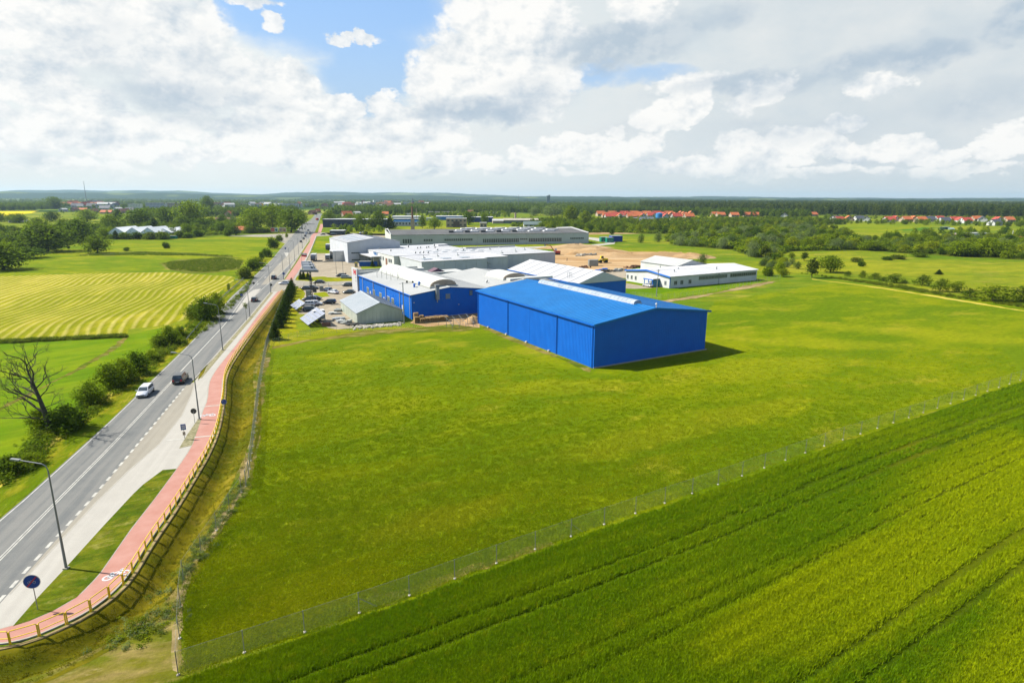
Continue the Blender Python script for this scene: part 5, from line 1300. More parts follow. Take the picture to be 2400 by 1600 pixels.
w2l = {'willow': 'greyish hedge bush', 'broad': 'green hedge tree', 'bush': 'low hedge bush', 'light': 'light hedge bush'}
M2 = [(2040, 587, 'the round tree at the hedge end'), (2110, 575, 'the dark green field strip'), (2157, 598, 'the dark flat bush'), (2250, 598, 'the broad dark hedge tree'), (2312, 600, 'the tall dark double tree'), (2350, 585, 'the grey farm sheds'), (2392, 600, 'the picture-edge hedge end'), (2200, 570, 'the dark shed on the field'), (2280, 570, 'the pinkish farm shed')]
fill([(1990, 588), (2110, 592), (2400, 608), (2430, 608), (2430, 565), (2300, 560), (2160, 560), (2060, 562), (1990, 570)], 105, ['willow', 'broad', 'bush', 'light'], (4, 8), (1.0, 1.4), w2l, 'bushes of the long hedge', 3.4, 7, M2)
w4l = {'broad': 'green belt tree', 'dark': 'dark belt tree', 'light': 'light belt tree'}
M4 = [(1260, 530, 'the white house with the green-grey roof'), (1338, 526, 'the tall pale poplar'), (1420, 540, 'the green containers'), (1500, 535, 'the small silvery willow'), (1544, 520, 'the blue silo'), (1609, 523, 'the hall with the blue fascia'), (1651, 526, 'the white office cube'), (1690, 525, 'the low cream wall'), (1760, 525, 'the orange-tiled house at the forest'), (1850, 520, 'the dark roof at the forest edge')]
fill([(1240, 530), (1300, 545), (1420, 545), (1560, 548), (1700, 545), (1800, 530), (1900, 528), (1880, 516), (1700, 522), (1560, 522), (1400, 518), (1300, 516)], 70, ['broad', 'dark', 'light'], (5, 8.5), (.85, 1.15), w4l, 'trees of the belt before the village', 6.5, 9, M4)
w5l = {'broad': 'green grove tree', 'dark': 'dark grove tree', 'light': 'light grove tree'}
M5 = [(10, 612, 'the huge edge tree'), (45, 600, 'the wide low light-topped tree'), (112, 580, 'the large dark round tree'), (183, 560, 'the broad tree at the grove end'), (228, 575, 'the round tree at the pond'), (270, 550, 'the first greenhouse'), (348, 550, 'the third greenhouse'), (448, 540, 'the very tall grove tree'), (487, 540, 'the wide dark edge tree'), (573, 545, 'the red-tiled cottage'), (60, 560, 'the pointed tree in the grove'), (150, 545, 'the small twin trees')]
fill([(-40, 615), (20, 612), (60, 600), (100, 588), (180, 570), (255, 560), (400, 556), (540, 548), (600, 543), (560, 522), (420, 520), (330, 524), (240, 532), (120, 535), (0, 545), (-60, 560)], 75, ['broad', 'dark', 'dark', 'light'], (5, 11), (.8, 1.0), w5l, 'trees of the grove beyond the pasture', 4.5, 12, M5)
# row of spruces along the fence by the cycle path
sp_px = [(645, 796), (655, 768), (660, 757), (662, 748), (666, 738), (669, 729), (671, 720), (674, 712), (677, 704), (680, 696), (682, 689), (685, 682)]
for i, (x, y) in enumerate(sp_px):
    g_ = G(x, y); lab = 'lone spruce at the end of the spruce row nearest the meadow' if i == 0 else ('last spruce of the row, nearest the yard gate' if i == 11 else 'dark spruce inside the dense row along the cycle path fence')
    tree('spruce', (g_.x, g_.y, 0), 5.2 if i else 4.9, 3.1, lab, None if i in (0, 11) else 'spruces along the cycle path fence', idx=i)
for x, y, h in ((705, 655, 4.2), (712, 655, 4.4), (722, 655, 3.6), (727, 657, 2.6)):
    g_ = G(x, y); tree('spruce', (g_.x, g_.y, 0), h, 1.8, 'small clipped conifer on the strip of lawn between the yard lanes', 'conifers on the lawn strip')

# dead tree by the road
def dead_tree():
    r_ = random.Random(9); g_ = G(120, 1015); t = thing('dead_tree', 'bare leafless tree with many forked branches beside the field', 'tree', g_, 0)
    tr = MB(); tr.tube((0, 0, -.1), (-.5, .2, 3.0), .44, .32, 9).tube((-.5, .2, 3), (-.95, .1, 5.6), .32, .23, 8).tube((-.95, .1, 5.6), (-1.3, .0, 7.6), .23, .16, 8)
    tr.build('trunk', DEADB, t)
    def grow_(mb, p, d, L, r, dep):
        q = p + d * L; mid = p.lerp(q, .5) + Vector((r_.uniform(-1, 1), r_.uniform(-1, 1), r_.uniform(-.3, .6))) * L * .10
        mb.tube(p, mid, r, r * .8, 5 if dep > 2 else 4, False); mb.tube(mid, q, r * .8, r * .55, 5 if dep > 2 else 4, False)
        if dep == 0: return
        for s_ in range(3 if dep > 1 else 3):
            a = Vector((r_.uniform(-1, 1), r_.uniform(-1, 1), r_.uniform(-.35, .75))).normalized()
            nd = (d * .9 + a * .75).normalized(); st = p.lerp(q, r_.uniform(.45, 1.0))
            grow_(mb, st, nd, L * r_.uniform(.55, .8), r * .5, dep - 1)
    starts = [((-.5, .2, 3.0), (-.92, .3, .45), 4.2, .16), ((-.8, .15, 4.6), (-.85, -.2, .62), 3.6, .15), ((-.95, .1, 5.6), (-.6, .5, .75), 3.4, .14), ((-1.3, 0, 7.6), (-.35, .2, 1), 2.9, .15),
              ((-1.3, 0, 7.6), (.25, -.3, 1), 2.9, .13), ((-1.1, 0, 6.6), (.6, .4, .8), 2.4, .10), ((-.9, .1, 5.2), (.8, -.2, .65), 2.2, .09), ((-.3, .1, 2.0), (-.95, -.1, .12), 3.6, .12), ((-.6, .1, 3.7), (.9, .3, .35), 1.7, .07), ((-.9, .1, 5.4), (-.9, .4, .3), 3.6, .12), ((-1.2, 0, 7), (-.8, -.2, .7), 3.2, .12)]
    for p, d, L, r in starts:
        mb = MB(); grow_(mb, Vector(p), Vector(d).normalized(), L, r, 4); mb.build('branch', DEADB, t)
dead_tree()

# ---------------------------------------------------------------- woods too dense to count, and crops: instanced leaf masses
def scatter(name, pts, protos, scl, label=None, kind='stuff', szr=(.75, 1.25), lean=0.0):
    "a mesh of points that carries a random one of the prototype meshes on every point"
    me = bpy.data.meshes.new(name); me.vertices.add(len(pts)); me.vertices.foreach_set('co', np.asarray(pts, 'f').ravel()); me.update()
    o = bpy.data.objects.new(name, me); C.objects.link(o); o['kind'] = kind
    if label: o['label'] = label
    col_ = bpy.data.collections.new(name + '_forms')
    for i, pm in enumerate(protos): col_.objects.link(bpy.data.objects.new(name + '_form', pm))
    ng = bpy.data.node_groups.new(name, 'GeometryNodeTree'); ng.interface.new_socket('Geometry', in_out='INPUT', socket_type='NodeSocketGeometry'); ng.interface.new_socket('Geometry', in_out='OUTPUT', socket_type='NodeSocketGeometry')
    nn = ng.nodes; gi = nn.new('NodeGroupInput'); go = nn.new('NodeGroupOutput'); ip = nn.new('GeometryNodeInstanceOnPoints'); ci = nn.new('GeometryNodeCollectionInfo')
    ci.inputs[0].default_value = col_; ci.inputs['Separate Children'].default_value = True; ci.inputs['Reset Children'].default_value = True
    ip.inputs['Pick Instance'].default_value = True
    rv = nn.new('FunctionNodeRandomValue'); rv.data_type = 'FLOAT_VECTOR'; rv.inputs[0].default_value = (-lean, -lean, 0); rv.inputs[1].default_value = (lean, lean, 6.283)
    rs_ = nn.new('FunctionNodeRandomValue'); rs_.data_type = 'FLOAT'; rs_.inputs[2].default_value = szr[0] * scl; rs_.inputs[3].default_value = szr[1] * scl; rs_.inputs['Seed'].default_value = 5
    L = ng.links.new; L(gi.outputs[0], ip.inputs['Points']); L(ci.outputs[0], ip.inputs['Instance']); L(rv.outputs[0], ip.inputs['Rotation']); L(rs_.outputs[1], ip.inputs['Scale']); L(ip.outputs[0], go.inputs[0])
    md = o.modifiers.new('scatter', 'NODES'); md.node_group = ng
    return o
fw_ = []
for s_ in range(3): fw_.append(crown_mesh('wood_crown', blobset(16, 9, 9, .1, 200 + s_), 420, .85, LEAF['dark'], 200 + s_))
fp_ = []
for s_ in range(3): fp_.append(crown_mesh('pine_crown', blobset(22, 7, 8, .12, 220 + s_), 420, .85, LEAF['pine'], 220 + s_))
rn = np.random.RandomState(3)
def pts_in(worldpoly, spacing, jit=.45, zj=0.0):
    xs_ = [p[0] for p in worldpoly]; ys_ = [p[1] for p in worldpoly]; out = []
    y = min(ys_)
    while y < max(ys_):
        x = min(xs_)
        while x < max(xs_):
            p = (x + rn.uniform(-jit, jit) * spacing, y + rn.uniform(-jit, jit) * spacing)
            if in_poly(p, worldpoly): out.append((p[0], p[1], 0))
            x += spacing
        y += spacing
    return out
def wpoly(px): return [tuple(G(*p)[:2]) for p in px]
big_forest = wpoly([(1900, 506), (2100, 508), (2400, 512), (2700, 517), (2700, 483), (2100, 480), (1500, 478), (1500, 496), (1700, 499)])
P_ = pts_in(big_forest, 12); P_ = [p for p in P_ if p[1] < 1500] + [p for i, p in enumerate(P_) if p[1] >= 1500 and i % 3 == 0]
scatter('forest', P_, fp_, .95, szr=(.62, 1.25), label= 'dark conifer forest stretching behind the red-roofed village')
P_ = []
for poly in ([(960, 500), (1230, 500), (1360, 508), (1420, 500), (1560, 498), (1560, 486), (1300, 484), (960, 486)], [(330, 515), (400, 512), (520, 508), (600, 510), (560, 500), (440, 498), (330, 502)], [(775, 505), (960, 503), (950, 492), (790, 494)],
             [(560, 506), (640, 506), (700, 500), (690, 494), (560, 497)], [(-60, 494), (60, 493), (140, 490), (140, 484), (-60, 484)], [(1560, 505), (1900, 512), (1900, 506), (1700, 500), (1560, 498)]):
    P_ += pts_in(wpoly(poly), 13)
scatter('woodland', P_, fw_, .85, 'broadleaf woodland behind the factory yards and round the town')
ug = [crown_mesh('undergrowth_form', [(0, 0, 1.0, 2.2, 2.0, 1.3), (1.5, .8, .8, 1.4, 1.3, 1.0)], 150, .5, LEAF[k_], 260 + i_) for i_, k_ in enumerate(('broad', 'olive', 'dark', 'light'))]
P_ = []
for poly, sp_ in (([(1575, 572), (1640, 578), (1720, 584), (1770, 602), (1810, 604), (1850, 588), (1990, 586), (2080, 584), (2010, 558), (1985, 545), (1900, 530), (1790, 533), (1700, 540), (1620, 548), (1560, 556)], 3.6), ([(2060, 586), (2110, 592), (2400, 607), (2500, 610), (2500, 560), (2300, 556), (2160, 556), (2060, 565)], 4.2),
                  ([(1200, 530), (1300, 546), (1420, 545), (1560, 548), (1700, 545), (1800, 531), (1900, 527), (1900, 512), (1700, 512), (1560, 514), (1400, 514), (1200, 514)], 7), ([(-80, 618), (20, 611), (60, 600), (100, 588), (180, 570), (255, 559), (410, 558), (540, 548), (640, 545), (560, 518), (420, 516), (330, 520), (240, 532), (120, 535), (0, 545), (-80, 560)], 5.5)):
    P_ += pts_in(wpoly(poly), sp_)
scatter('undergrowth', P_, ug, 1.0, 'low green undergrowth beneath the groves and thickets')
P_ = []
for poly, sp_ in (([(1430, 515), (1560, 515), (1700, 511), (1700, 503), (1430, 503)], 19), ([(1930, 525), (2100, 526), (2400, 533), (2400, 526), (2100, 522), (1930, 521)], 14), ([(1930, 514), (2400, 520), (2400, 514), (2100, 511), (1930, 509)], 22), ([(135, 500), (330, 505), (330, 488), (135, 486)], 36), ([(330, 512), (560, 512), (640, 510), (700, 500), (690, 488), (330, 486)], 34), ([(760, 512), (1000, 508), (1000, 488), (740, 488)], 30), ([(780, 546), (910, 544), (905, 538), (780, 538)], 12), ([(760, 522), (910, 522), (900, 508), (755, 506)], 13), ([(1000, 512), (1200, 510), (1200, 500), (1000, 500)], 16), ([(2060, 565), (2200, 556), (2400, 560), (2400, 545), (2240, 540), (2120, 550)], 16)):
    P_ += pts_in(wpoly(poly), sp_)
scatter('garden_trees', P_, [crown_mesh('garden_form', blobset(9, 7, 6, .05, 280 + s_), 300, .6, LEAF[k_], 280 + s_) for s_, k_ in enumerate(('broad', 'dark', 'light', 'broad'))], 1.0, 'garden trees and hedges between the houses', szr=(.4, .95))
fw2_ = [crown_mesh('grove_crown', blobset(16, 11, 8, .05, 320 + i_), 600, .7, LEAF[k_], 320 + i_) for i_, k_ in enumerate(('broad', 'light', 'olive', 'dark'))]
scatter('grove_wood', pts_in(wpoly([(1240, 528), (1420, 541), (1560, 544), (1700, 541), (1800, 530), (1900, 528), (1975, 525), (1900, 516), (1560, 520), (1240, 518)]), 9) + pts_in(wpoly([(-60, 605), (60, 596), (180, 566), (255, 556), (420, 553), (600, 541), (560, 526), (240, 536), (0, 549)]), 11), fw2_, .46, 'crowns filling the groves between the trees that stand out')
# far clumps and tree lines over the countryside, thinning out with distance
P_ = []
for k in range(600):
    a = R(rn.uniform(-46, 46)); d = 1900 * (6600 / 1900) ** rn.rand() ; cx_, cy_ = math.sin(a) * d, math.cos(a) * d
    if d < 2300 and a > R(8): continue
    ln_ = rn.uniform(20, 190); th = rn.normal(0, .35); n = int(ln_ / 9) + 3
    for j in range(n): P_.append((cx_ + math.cos(th) * rn.uniform(-ln_, ln_) + rn.normal(0, 12), cy_ + math.sin(th) * rn.uniform(-ln_, ln_) + rn.normal(0, 18), 0))
fl_ = [crown_mesh('far_crown', blobset(15, 12, 6, .05, 240 + s_), 170, 1.5, LEAF['dark'], 240 + s_) for s_ in range(3)]
scatter('tree_lines', P_, fl_, .72, 'hazy tree lines and copses on the plain below the hills')
# reeds and scrub in the marsh and on the rough field edges
tf = [crown_mesh('reed_tuft', [(0, 0, .3, .5, .5, .35)], 60, .16, LEAF['olive'], 300 + s_, up=1.2, flat=.35) for s_ in range(3)]
P_ = []
for poly, n in (([(380, 617), (520, 604), (570, 611), (560, 630), (480, 638), (400, 632)], 1500), ([(180, 600), (330, 591), (560, 601), (440, 599), (300, 598)], 900), ([(0, 800), (153, 793), (296, 786), (296, 791), (153, 798), (0, 806)], 500), ([(1870, 640), (2100, 668), (2330, 710), (2400, 715), (2400, 722), (2250, 700), (2050, 668)], 500), ([(340, 850), (500, 745), (560, 690), (600, 640), (580, 680), (520, 750), (370, 855)], 300)):
    wp = wpoly(poly); xs_ = [p[0] for p in wp]; ys_ = [p[1] for p in wp]; c_ = 0; t_ = 0
    while c_ < n and t_ < n * 40:
        t_ += 1; p = (rn.uniform(min(xs_), max(xs_)), rn.uniform(min(ys_), max(ys_)))
        if in_poly(p, wp): P_.append((p[0], p[1], 0)); c_ += 1
scatter('reeds', P_, tf, 1.0, 'tufts of reed and long grass in the damp ground')
# standing crop in the foreground field and rough mown grass in the meadow
def blades(name, n, h, spread, seed, m, wd=.03):
    rng = np.random.RandomState(seed); v = []; 
    for k in range(n):
        a = rng.rand() * 6.28; r = spread * math.sqrt(rng.rand()); x, y = r * math.cos(a), r * math.sin(a); hh_ = h * rng.uniform(.6, 1.1); l = rng.normal(0, .3, 2) * hh_; b_ = rng.rand() * 3.14; dx, dy = math.cos(b_) * wd, math.sin(b_) * wd
        v += [(x - dx, y - dy, 0), (x + dx, y + dy, 0), (x + l[0], y + l[1], hh_)]
    v = np.array(v); me = bpy.data.meshes.new(name); me.from_pydata(v.tolist(), [], np.arange(len(v)).reshape(-1, 3).tolist()); me.materials.append(m); return me
def blade_mat(name, cols, big, rot=33, st=2.5, patches=None, pcol=None, dk=.6, rows=0):
    m, nt, b = new_mat(name); cols = [ak(c_) for c_ in cols]; b.inputs['Roughness'].default_value = .7; b.inputs['Specular IOR Level'].default_value = .05
    g = nt.nodes.new('ShaderNodeNewGeometry').outputs['Position']; v = mapping(nt, mapping(nt, g, rot=(0, 0, R(-rot))), scale=(1 / st, 1, 1))
    nb = noise(nt, v, big, 4, .6, .6); nm = noise(nt, v, big * 5.5, 4, .65, .3); nf = noise(nt, g, 1.5, 2); nq = noise(nt, g, 4.0, 1)
    c = mixc(nt, nb.lin(.38, .62), cols[0], cols[1]); c = mixc(nt, (nm + (nb - .5) * .8).lin(.45, .68), c, cols[2]); c = mixc(nt, nf.lin(.55, .75) * .5, c, cols[3])
    if patches: c = mixc(nt, patch_mask(nt, g, patches, nm) * .55, c, ak(pcol))
    if rows:
        wv = nt.nodes.new('ShaderNodeTexWave'); wv.bands_direction = 'Y'; wv.inputs['Scale'].default_value = math.pi / 10 / rows; wv.inputs['Distortion'].default_value = 2.5; wv.inputs['Detail Scale'].default_value = .2; nt.links.new(mapping(nt, g, rot=(0, 0, R(-rot))), wv.inputs['Vector'])
        c = mixc(nt, (N(nt, wv.outputs['Fac']) * nm.lin(.35, .65)) * .38, c, tuple(x * .5 for x in cols[0]))
    c = mixc(nt, nq.lin(.35, .62, dk, 0), c, tuple(x * .35 for x in cols[0]))
    nt.links.new(c, b.inputs['Base Color'])
    tr = nt.nodes.new('ShaderNodeBsdfTranslucent'); nt.links.new(c, tr.inputs[0]); mx = nt.nodes.new('ShaderNodeMixShader'); mx.inputs[0].default_value = .3
    nt.links.new(b.outputs[0], mx.inputs[1]); nt.links.new(tr.outputs[0], mx.inputs[2]); nt.links.new(mx.outputs[0], nt.nodes['Material Output'].inputs[0]); return m
CB = blade_mat('crop_blade', [(.21, .38, .0015), (.28, .44, .0015), (.42, .56, .002), (.56, .56, .004)], .02, 31, 3.0, CROP_P, (.80, .84, .003), .5, 1.65)
MBL = blade_mat('meadow_blade', [(.25, .36, .002), (.34, .43, .002), (.45, .50, .003), (.56, .52, .02)], .03, 28, 3.0, MEAD_P, (.48, .48, .01), .35)
crop_poly = [(p.x + .1, p.y - .15) for p in cropline] + [(420, 60), (420, -120), (-20, -120), (-40, 20)]
def view_pts(n, y0, y1, test, seed, px0=-60, px1=2460):
    "points spread evenly over the picture's share of a field"
    rng = np.random.RandomState(seed); out = []; sp_, cp_ = math.sin(PITCH), math.cos(PITCH)
    while len(out) < n:
        for px, t in zip(rng.uniform(px0, px1, 20000), rng.rand(20000)):
            y = y0 * (y1 / y0) ** t; x = (px - CX) / FPX * (y * cp_ + HC * sp_)
            if test((x, y)): out.append((x, y, 0.0))
            if len(out) >= n: break
    return out
ca, sa_ = math.cos(R(31)), math.sin(R(31))
TRK = [(36.4, .42), (38.4, .38), (20.7, .44), (18.5, .4), (29.0, .28), (30.8, .26), (12.2, .36), (10.2, .36), (47.0, .34), (48.9, .34), (56.5, .34), (58.4, .34)]
def crop_ok(p):
    if not in_poly(p, crop_poly): return False
    q = -p[0] * sa_ + p[1] * ca + .3 * math.sin(p[0] * .09)
    for c_, w_ in TRK:
        if abs(q - c_) < w_: return False
    if (q * .62) % 1.0 < .3 and rg.random() < min(1.0, max(.25, (p[0] - 8) / 30)): return False      # drill rows
    return True
scatter('crop', view_pts(110000, 24, 115, crop_ok, 5), [blades('crop_tuft', 22, .42, .32, s_, CB, .028) for s_ in range(4)], 1.0, 'standing green cereal crop with wheel tracks', szr=(.7, 1.3))
mead_poly = [tuple(G(*p)[:2]) for p in [ (432, 1372), (500, 1268), (540, 1204), (588, 1141), (606, 1045), (618, 928), (640, 826), (900, 792), (1100, 784), (1280, 850), (1390, 890), (1660, 838), (1800, 700), (2300, 760), (2400, 884), (1928, 1047), (1433, 1223), (968, 1393), (714, 1482), (432, 1576)]]
scatter('meadow_tufts', view_pts(70000, 34, 135, lambda p: in_poly(p, mead_poly) and rg.random() < 1.25 - p[1] / 115, 6), [blades('grass_tuft', 14, .10, .34, 10 + s_, MBL, .03) for s_ in range(4)], 1.0, 'short uneven grass of the mown meadow', szr=(.6, 1.5))
RB_ = blade_mat('bank_blade', [(.24, .22, .006), (.22, .25, .006), (.38, .31, .02), (.52, .40, .10)], .2, 15)
rs5 = [p for p in resample(rr, .25) if p.y < 150]; bank_pts = []
for k in range(4500):
    i = int(len(rs5) * (rn.rand() ** 1.5)); i = min(max(i, 1), len(rs5) - 2); t_ = (rs5[i + 1] - rs5[i - 1]).normalized(); d_ = .7 + 4.6 * rn.rand()
    bank_pts.append((rs5[i].x + t_.y * d_, rs5[i].y - t_.x * d_))
bh = ground_h(np.array(bank_pts)); bank_pts = [(p[0], p[1], h + .04) for p, h in zip(bank_pts, bh)]
scatter('bank_grass', bank_pts, [blades('dry_tuft', 14, .11, .22, 30 + s_, RB_, .02) for s_ in range(3)], 1.0, 'dry tufted grass on the ditch bank')

# bluish weeds along the foot of the ditch fence, and rank growth in the roadside hollow on the left
wd_ = [crown_mesh('weed_form', [(0, 0, .2, .45, .4, .28)], 70, .09, LEAF[k_], 340 + i_, up=1.0, flat=.6) for i_, k_ in enumerate(('willow', 'olive', 'willow', 'light'))]
P_ = []
A_ = [G(*p) for p in [(410, 1380), (455, 1312), (490, 1262), (520, 1214), (552, 1166), (572, 1130)]]
for k in range(190):
    i = rn.randint(0, len(A_) - 1); p = A_[i].lerp(A_[i + 1], rn.rand()); P_.append((p.x + rn.normal(0, .55), p.y + rn.normal(0, .5), .0))
for k in range(110):
    p = G(300, 1500).lerp(G(400, 1420), rn.rand()); P_.append((p.x + rn.normal(0, 1.2), p.y + rn.normal(0, 1.0), .0))
scatter('weeds', P_, wd_, 1.0, 'patches of bluish weeds along the foot of the fence', szr=(.35, .95))
P_ = []
B_ = [G(*p) for p in [(-10, 1130), (60, 1075), (110, 1020), (180, 985), (250, 920), (330, 872), (390, 812), (430, 780), (470, 745)]]
for k in range(480):
    i = rn.randint(0, len(B_) - 1); p = B_[i].lerp(B_[i + 1], rn.rand()); P_.append((p.x + rn.normal(0, 1.1), p.y + rn.normal(0, 1.0), .0))
scatter('hollow_growth', P_, [crown_mesh('rank_form', [(0, 0, .35, .6, .55, .45)], 80, .13, LEAF[k_], 350 + i_, up=.8, flat=.6) for i_, k_ in enumerate(('olive', 'broad', 'dark'))], 1.0, 'rank green growth in the hollow beside the road bushes', szr=(.5, 1.4))

# ---------------------------------------------------------------- yellow railing along the cycle path
rl = thing('path_railing', 'yellow tubular railing of many short frames along the outer edge of the red cycle path', 'railing', railw[0])
rp = [p for p in resample(offset(rr, .02), 1.78)]
L_ = 1.66
mb = MB(); zt, zm, zb = 1.1, .48, -.05
mb.tube((0, 0, zb), (0, 0, zt - .08), .052).tube((L_, 0, zb), (L_, 0, zt - .08), .052).tube((.08, 0, zt), (L_ - .08, 0, zt), .042).tube((.0, 0, zm), (L_, 0, zm), .034)
mb.tube((0, 0, zt - .08), (.08, 0, zt), .033).tube((L_, 0, zt - .08), (L_ - .08, 0, zt), .033)
src = mb.build('railing_frame', YEL, rl); firstp = True
for a, b_ in zip(rp, rp[1:]):
    if a.y > 212: break
    d = b_ - a; rz = math.atan2(d.y, d.x); p = a - railw[0] + Vector((0, 0, .1))
    if firstp: src.location = p; src.rotation_euler = (0, 0, rz); firstp = False
    else: copies(src, [(tuple(p), rz)], rl)

# ---------------------------------------------------------------- wire fences
def net_fence(name, label, pts, step, h, post, net=True, foot=True, braces=(), r=.03, top=.0, postmat=GREY, zf=None, poststep=1):
    t = thing(name, label, 'fence', pts[0]); org = pts[0]; P_ = resample(pts, step); n = len(P_)
    zf = zf or (lambda p: gz(p.x, p.y))
    src = None; fsrc = None
    for i, p in enumerate(P_):
        q = p - org; q.z = zf(p)
        if src is None:
            src = MB().tube((0, 0, 0), (0, 0, h), r, r, 5).build(post, postmat, t); src.location = q
            if foot:
                fsrc = MB().tube((0, 0, -.05), (0, 0, .08), .17, .11, 7).build('footing', STONE, t); fsrc.location = q
        else:
            copies(src, [(tuple(q), 0)], t)
            if foot: copies(fsrc, [(tuple(q), i * 1.3)], t)
        if (braces == 'some' and i % 5 == 3) or (braces != 'some' and i in braces):
            b_ = P_[min(n - 1, i + 1)] - p
            if b_.length > .1:
                b_ = b_.normalized() * 1.5; MB().tube((q.x, q.y, q.z + h * .72), (q.x + b_.x, q.y + b_.y, q.z + .05), .025, .025, 5).build('brace', postmat, t)
    if net:
        for i, (a, b_) in enumerate(zip(P_, P_[1:])):
            a2, b2 = a - org, b_ - org; za, zb_ = zf(a), zf(b_)
            me = bpy.data.meshes.new('wire_net'); me.from_pydata([(a2.x, a2.y, za + .05), (b2.x, b2.y, zb_ + .05), (b2.x, b2.y, zb_ + h - .04), (a2.x, a2.y, za + h - .04)], [], [(0, 1, 2, 3)])
            uv = me.uv_layers.new(name='UV'); W_ = (b2 - a2).length
            for k, c_ in enumerate(((0, 0), (W_, 0), (W_, h), (0, h))): uv.data[k].uv = (c_[0] + i * W_, c_[1])
            me.materials.append(NET); o = bpy.data.objects.new('wire_net', me); C.objects.link(o); o.parent = t
        MB().path([tuple((p - org).to_2d()) + (zf(p) + h - .03,) for p in P_], .008, 4).build('top_wire', postmat, t)
    return t, P_
fenceA = [G(*p) for p in FENCE_A]; fenceA.append(e1)
net_fence('wire_fence', 'grey chain-link fence on white footings between mown meadow and green crop', fenceA, 2.18 * 2 - .02, 1.95, 'post', braces='some')
fenceB = [G(*p) for p in [(418, 1581), (425.5, 1365), (468, 1302), (500, 1254.4), (530.9, 1207), (560, 1161.5), (577, 1140)]]
net_fence('wire_fence', 'chain-link fence on white footings along the foot of the ditch bank, nearest the railing', fenceB, 4.1, 2.0, 'post', braces=(1, 3))
fenceC = [G(*p) for p in [(577, 1140), (583, 1124), (593, 1045), (606, 928), (625, 815)]]
NET0 = NET; NET = mat('pale_mesh', (.62, .68, .62), None, 2, .5, .2); nt = NET.node_tree; b = nt.nodes['Principled BSDF']; b.inputs['Alpha'].default_value = .28
t, P_ = net_fence('steel_fence', 'pale galvanised fence seen edge-on between the ditch and the mown meadow', fenceC, 2.5, 2.1, 'post', foot=True, postmat=LGREY, r=.05)
NET = NET0
fenceD = [G(*p) for p in [(625, 815), (640, 770), (655, 728), (668, 695), (678, 674)]]
t, P_ = net_fence('steel_fence', 'grey steel bar fence between the spruce row and the cycle path', fenceD, 2.5, 1.9, 'post', net=False, foot=False, postmat=LGREY)
bp = resample(fenceD, .35)
mb = MB()
for p in bp:
    q = p - fenceD[0]; mb.box(q.x - .025, q.y - .025, .1, q.x + .025, q.y + .025, 1.85)
for a, b_ in zip(bp, bp[6:]): pass
o = mb.build('bars', LGREY, t); o['kind'] = 'stuff'
for z in (.3, 1.6): MB().path([tuple((p - fenceD[0]).to_2d()) + (z,) for p in fenceD], .03, 4).build('rail', LGREY, t)
net_fence('wire_fence', 'thin wire fence along the bare strip between yard lawn and meadow', [G(*p) for p in [(632, 812), (700, 790), (790, 780), (900, 772), (1010, 766), (1100, 764)]], 3.2, 1.6, 'post', foot=False, r=.025, postmat=GREY)
net_fence('wire_fence', 'wire fence with pale posts along the track past the pale office building', [G(*p) for p in [(1430, 690), (1556, 701), (1640, 691), (1790, 660), (1830, 652)]], 3.0, 1.7, 'post', foot=False, r=.035, postmat=LGREY)
net_fence('wire_fence', 'dark low fence beside the far cycle path and the yard lawn', [G(*p) for p in [(688, 657), (710, 630), (727, 596), (742, 556)]], 2.6, 1.3, 'post', foot=False, r=.03, postmat=GREY)
net_fence('wire_fence', 'grey fence along the lane edge of the car park', [G(*p) for p in [(712, 671), (770, 668), (772, 680)]], 2.6, 1.3, 'post', foot=False, r=.03, postmat=GREY)
# crash barrier
gb = [G(*p) for p in [(437, 799), (470, 760), (500, 720), (530, 690), (560, 665), (590, 634), (606, 618)]]
t = thing('crash_barrier', 'galvanised crash barrier along the left edge of the road', 'barrier', gb[0]); gs_ = smooth_line(gb, 1); g0 = gb[0]
src = None
for p in resample(gs_, 2.0):
    q = p - g0
    if src is None: src = MB().box(-.06, -.06, 0, .06, .06, .72).build('post', LGREY, t); src.location = q
    else: copies(src, [(tuple(q), 0)], t)
mb = MB()
for a, b_ in zip(gs_, gs_[1:]):
    a, b_ = a - g0, b_ - g0
    for z0, z1, o0, o1 in ((.42, .5, .08, .14), (.5, .58, .14, .08), (.58, .66, .08, .14), (.66, .74, .14, .08)):
        n = Vector(((b_ - a).y, -(b_ - a).x, 0)).normalized(); mb.poly([a + n * o0 + Vector((0, 0, z0)), b_ + n * o0 + Vector((0, 0, z0)), b_ + n * o1 + Vector((0, 0, z1)), a + n * o1 + Vector((0, 0, z1))])
mb.build('beam', LGREY, t)

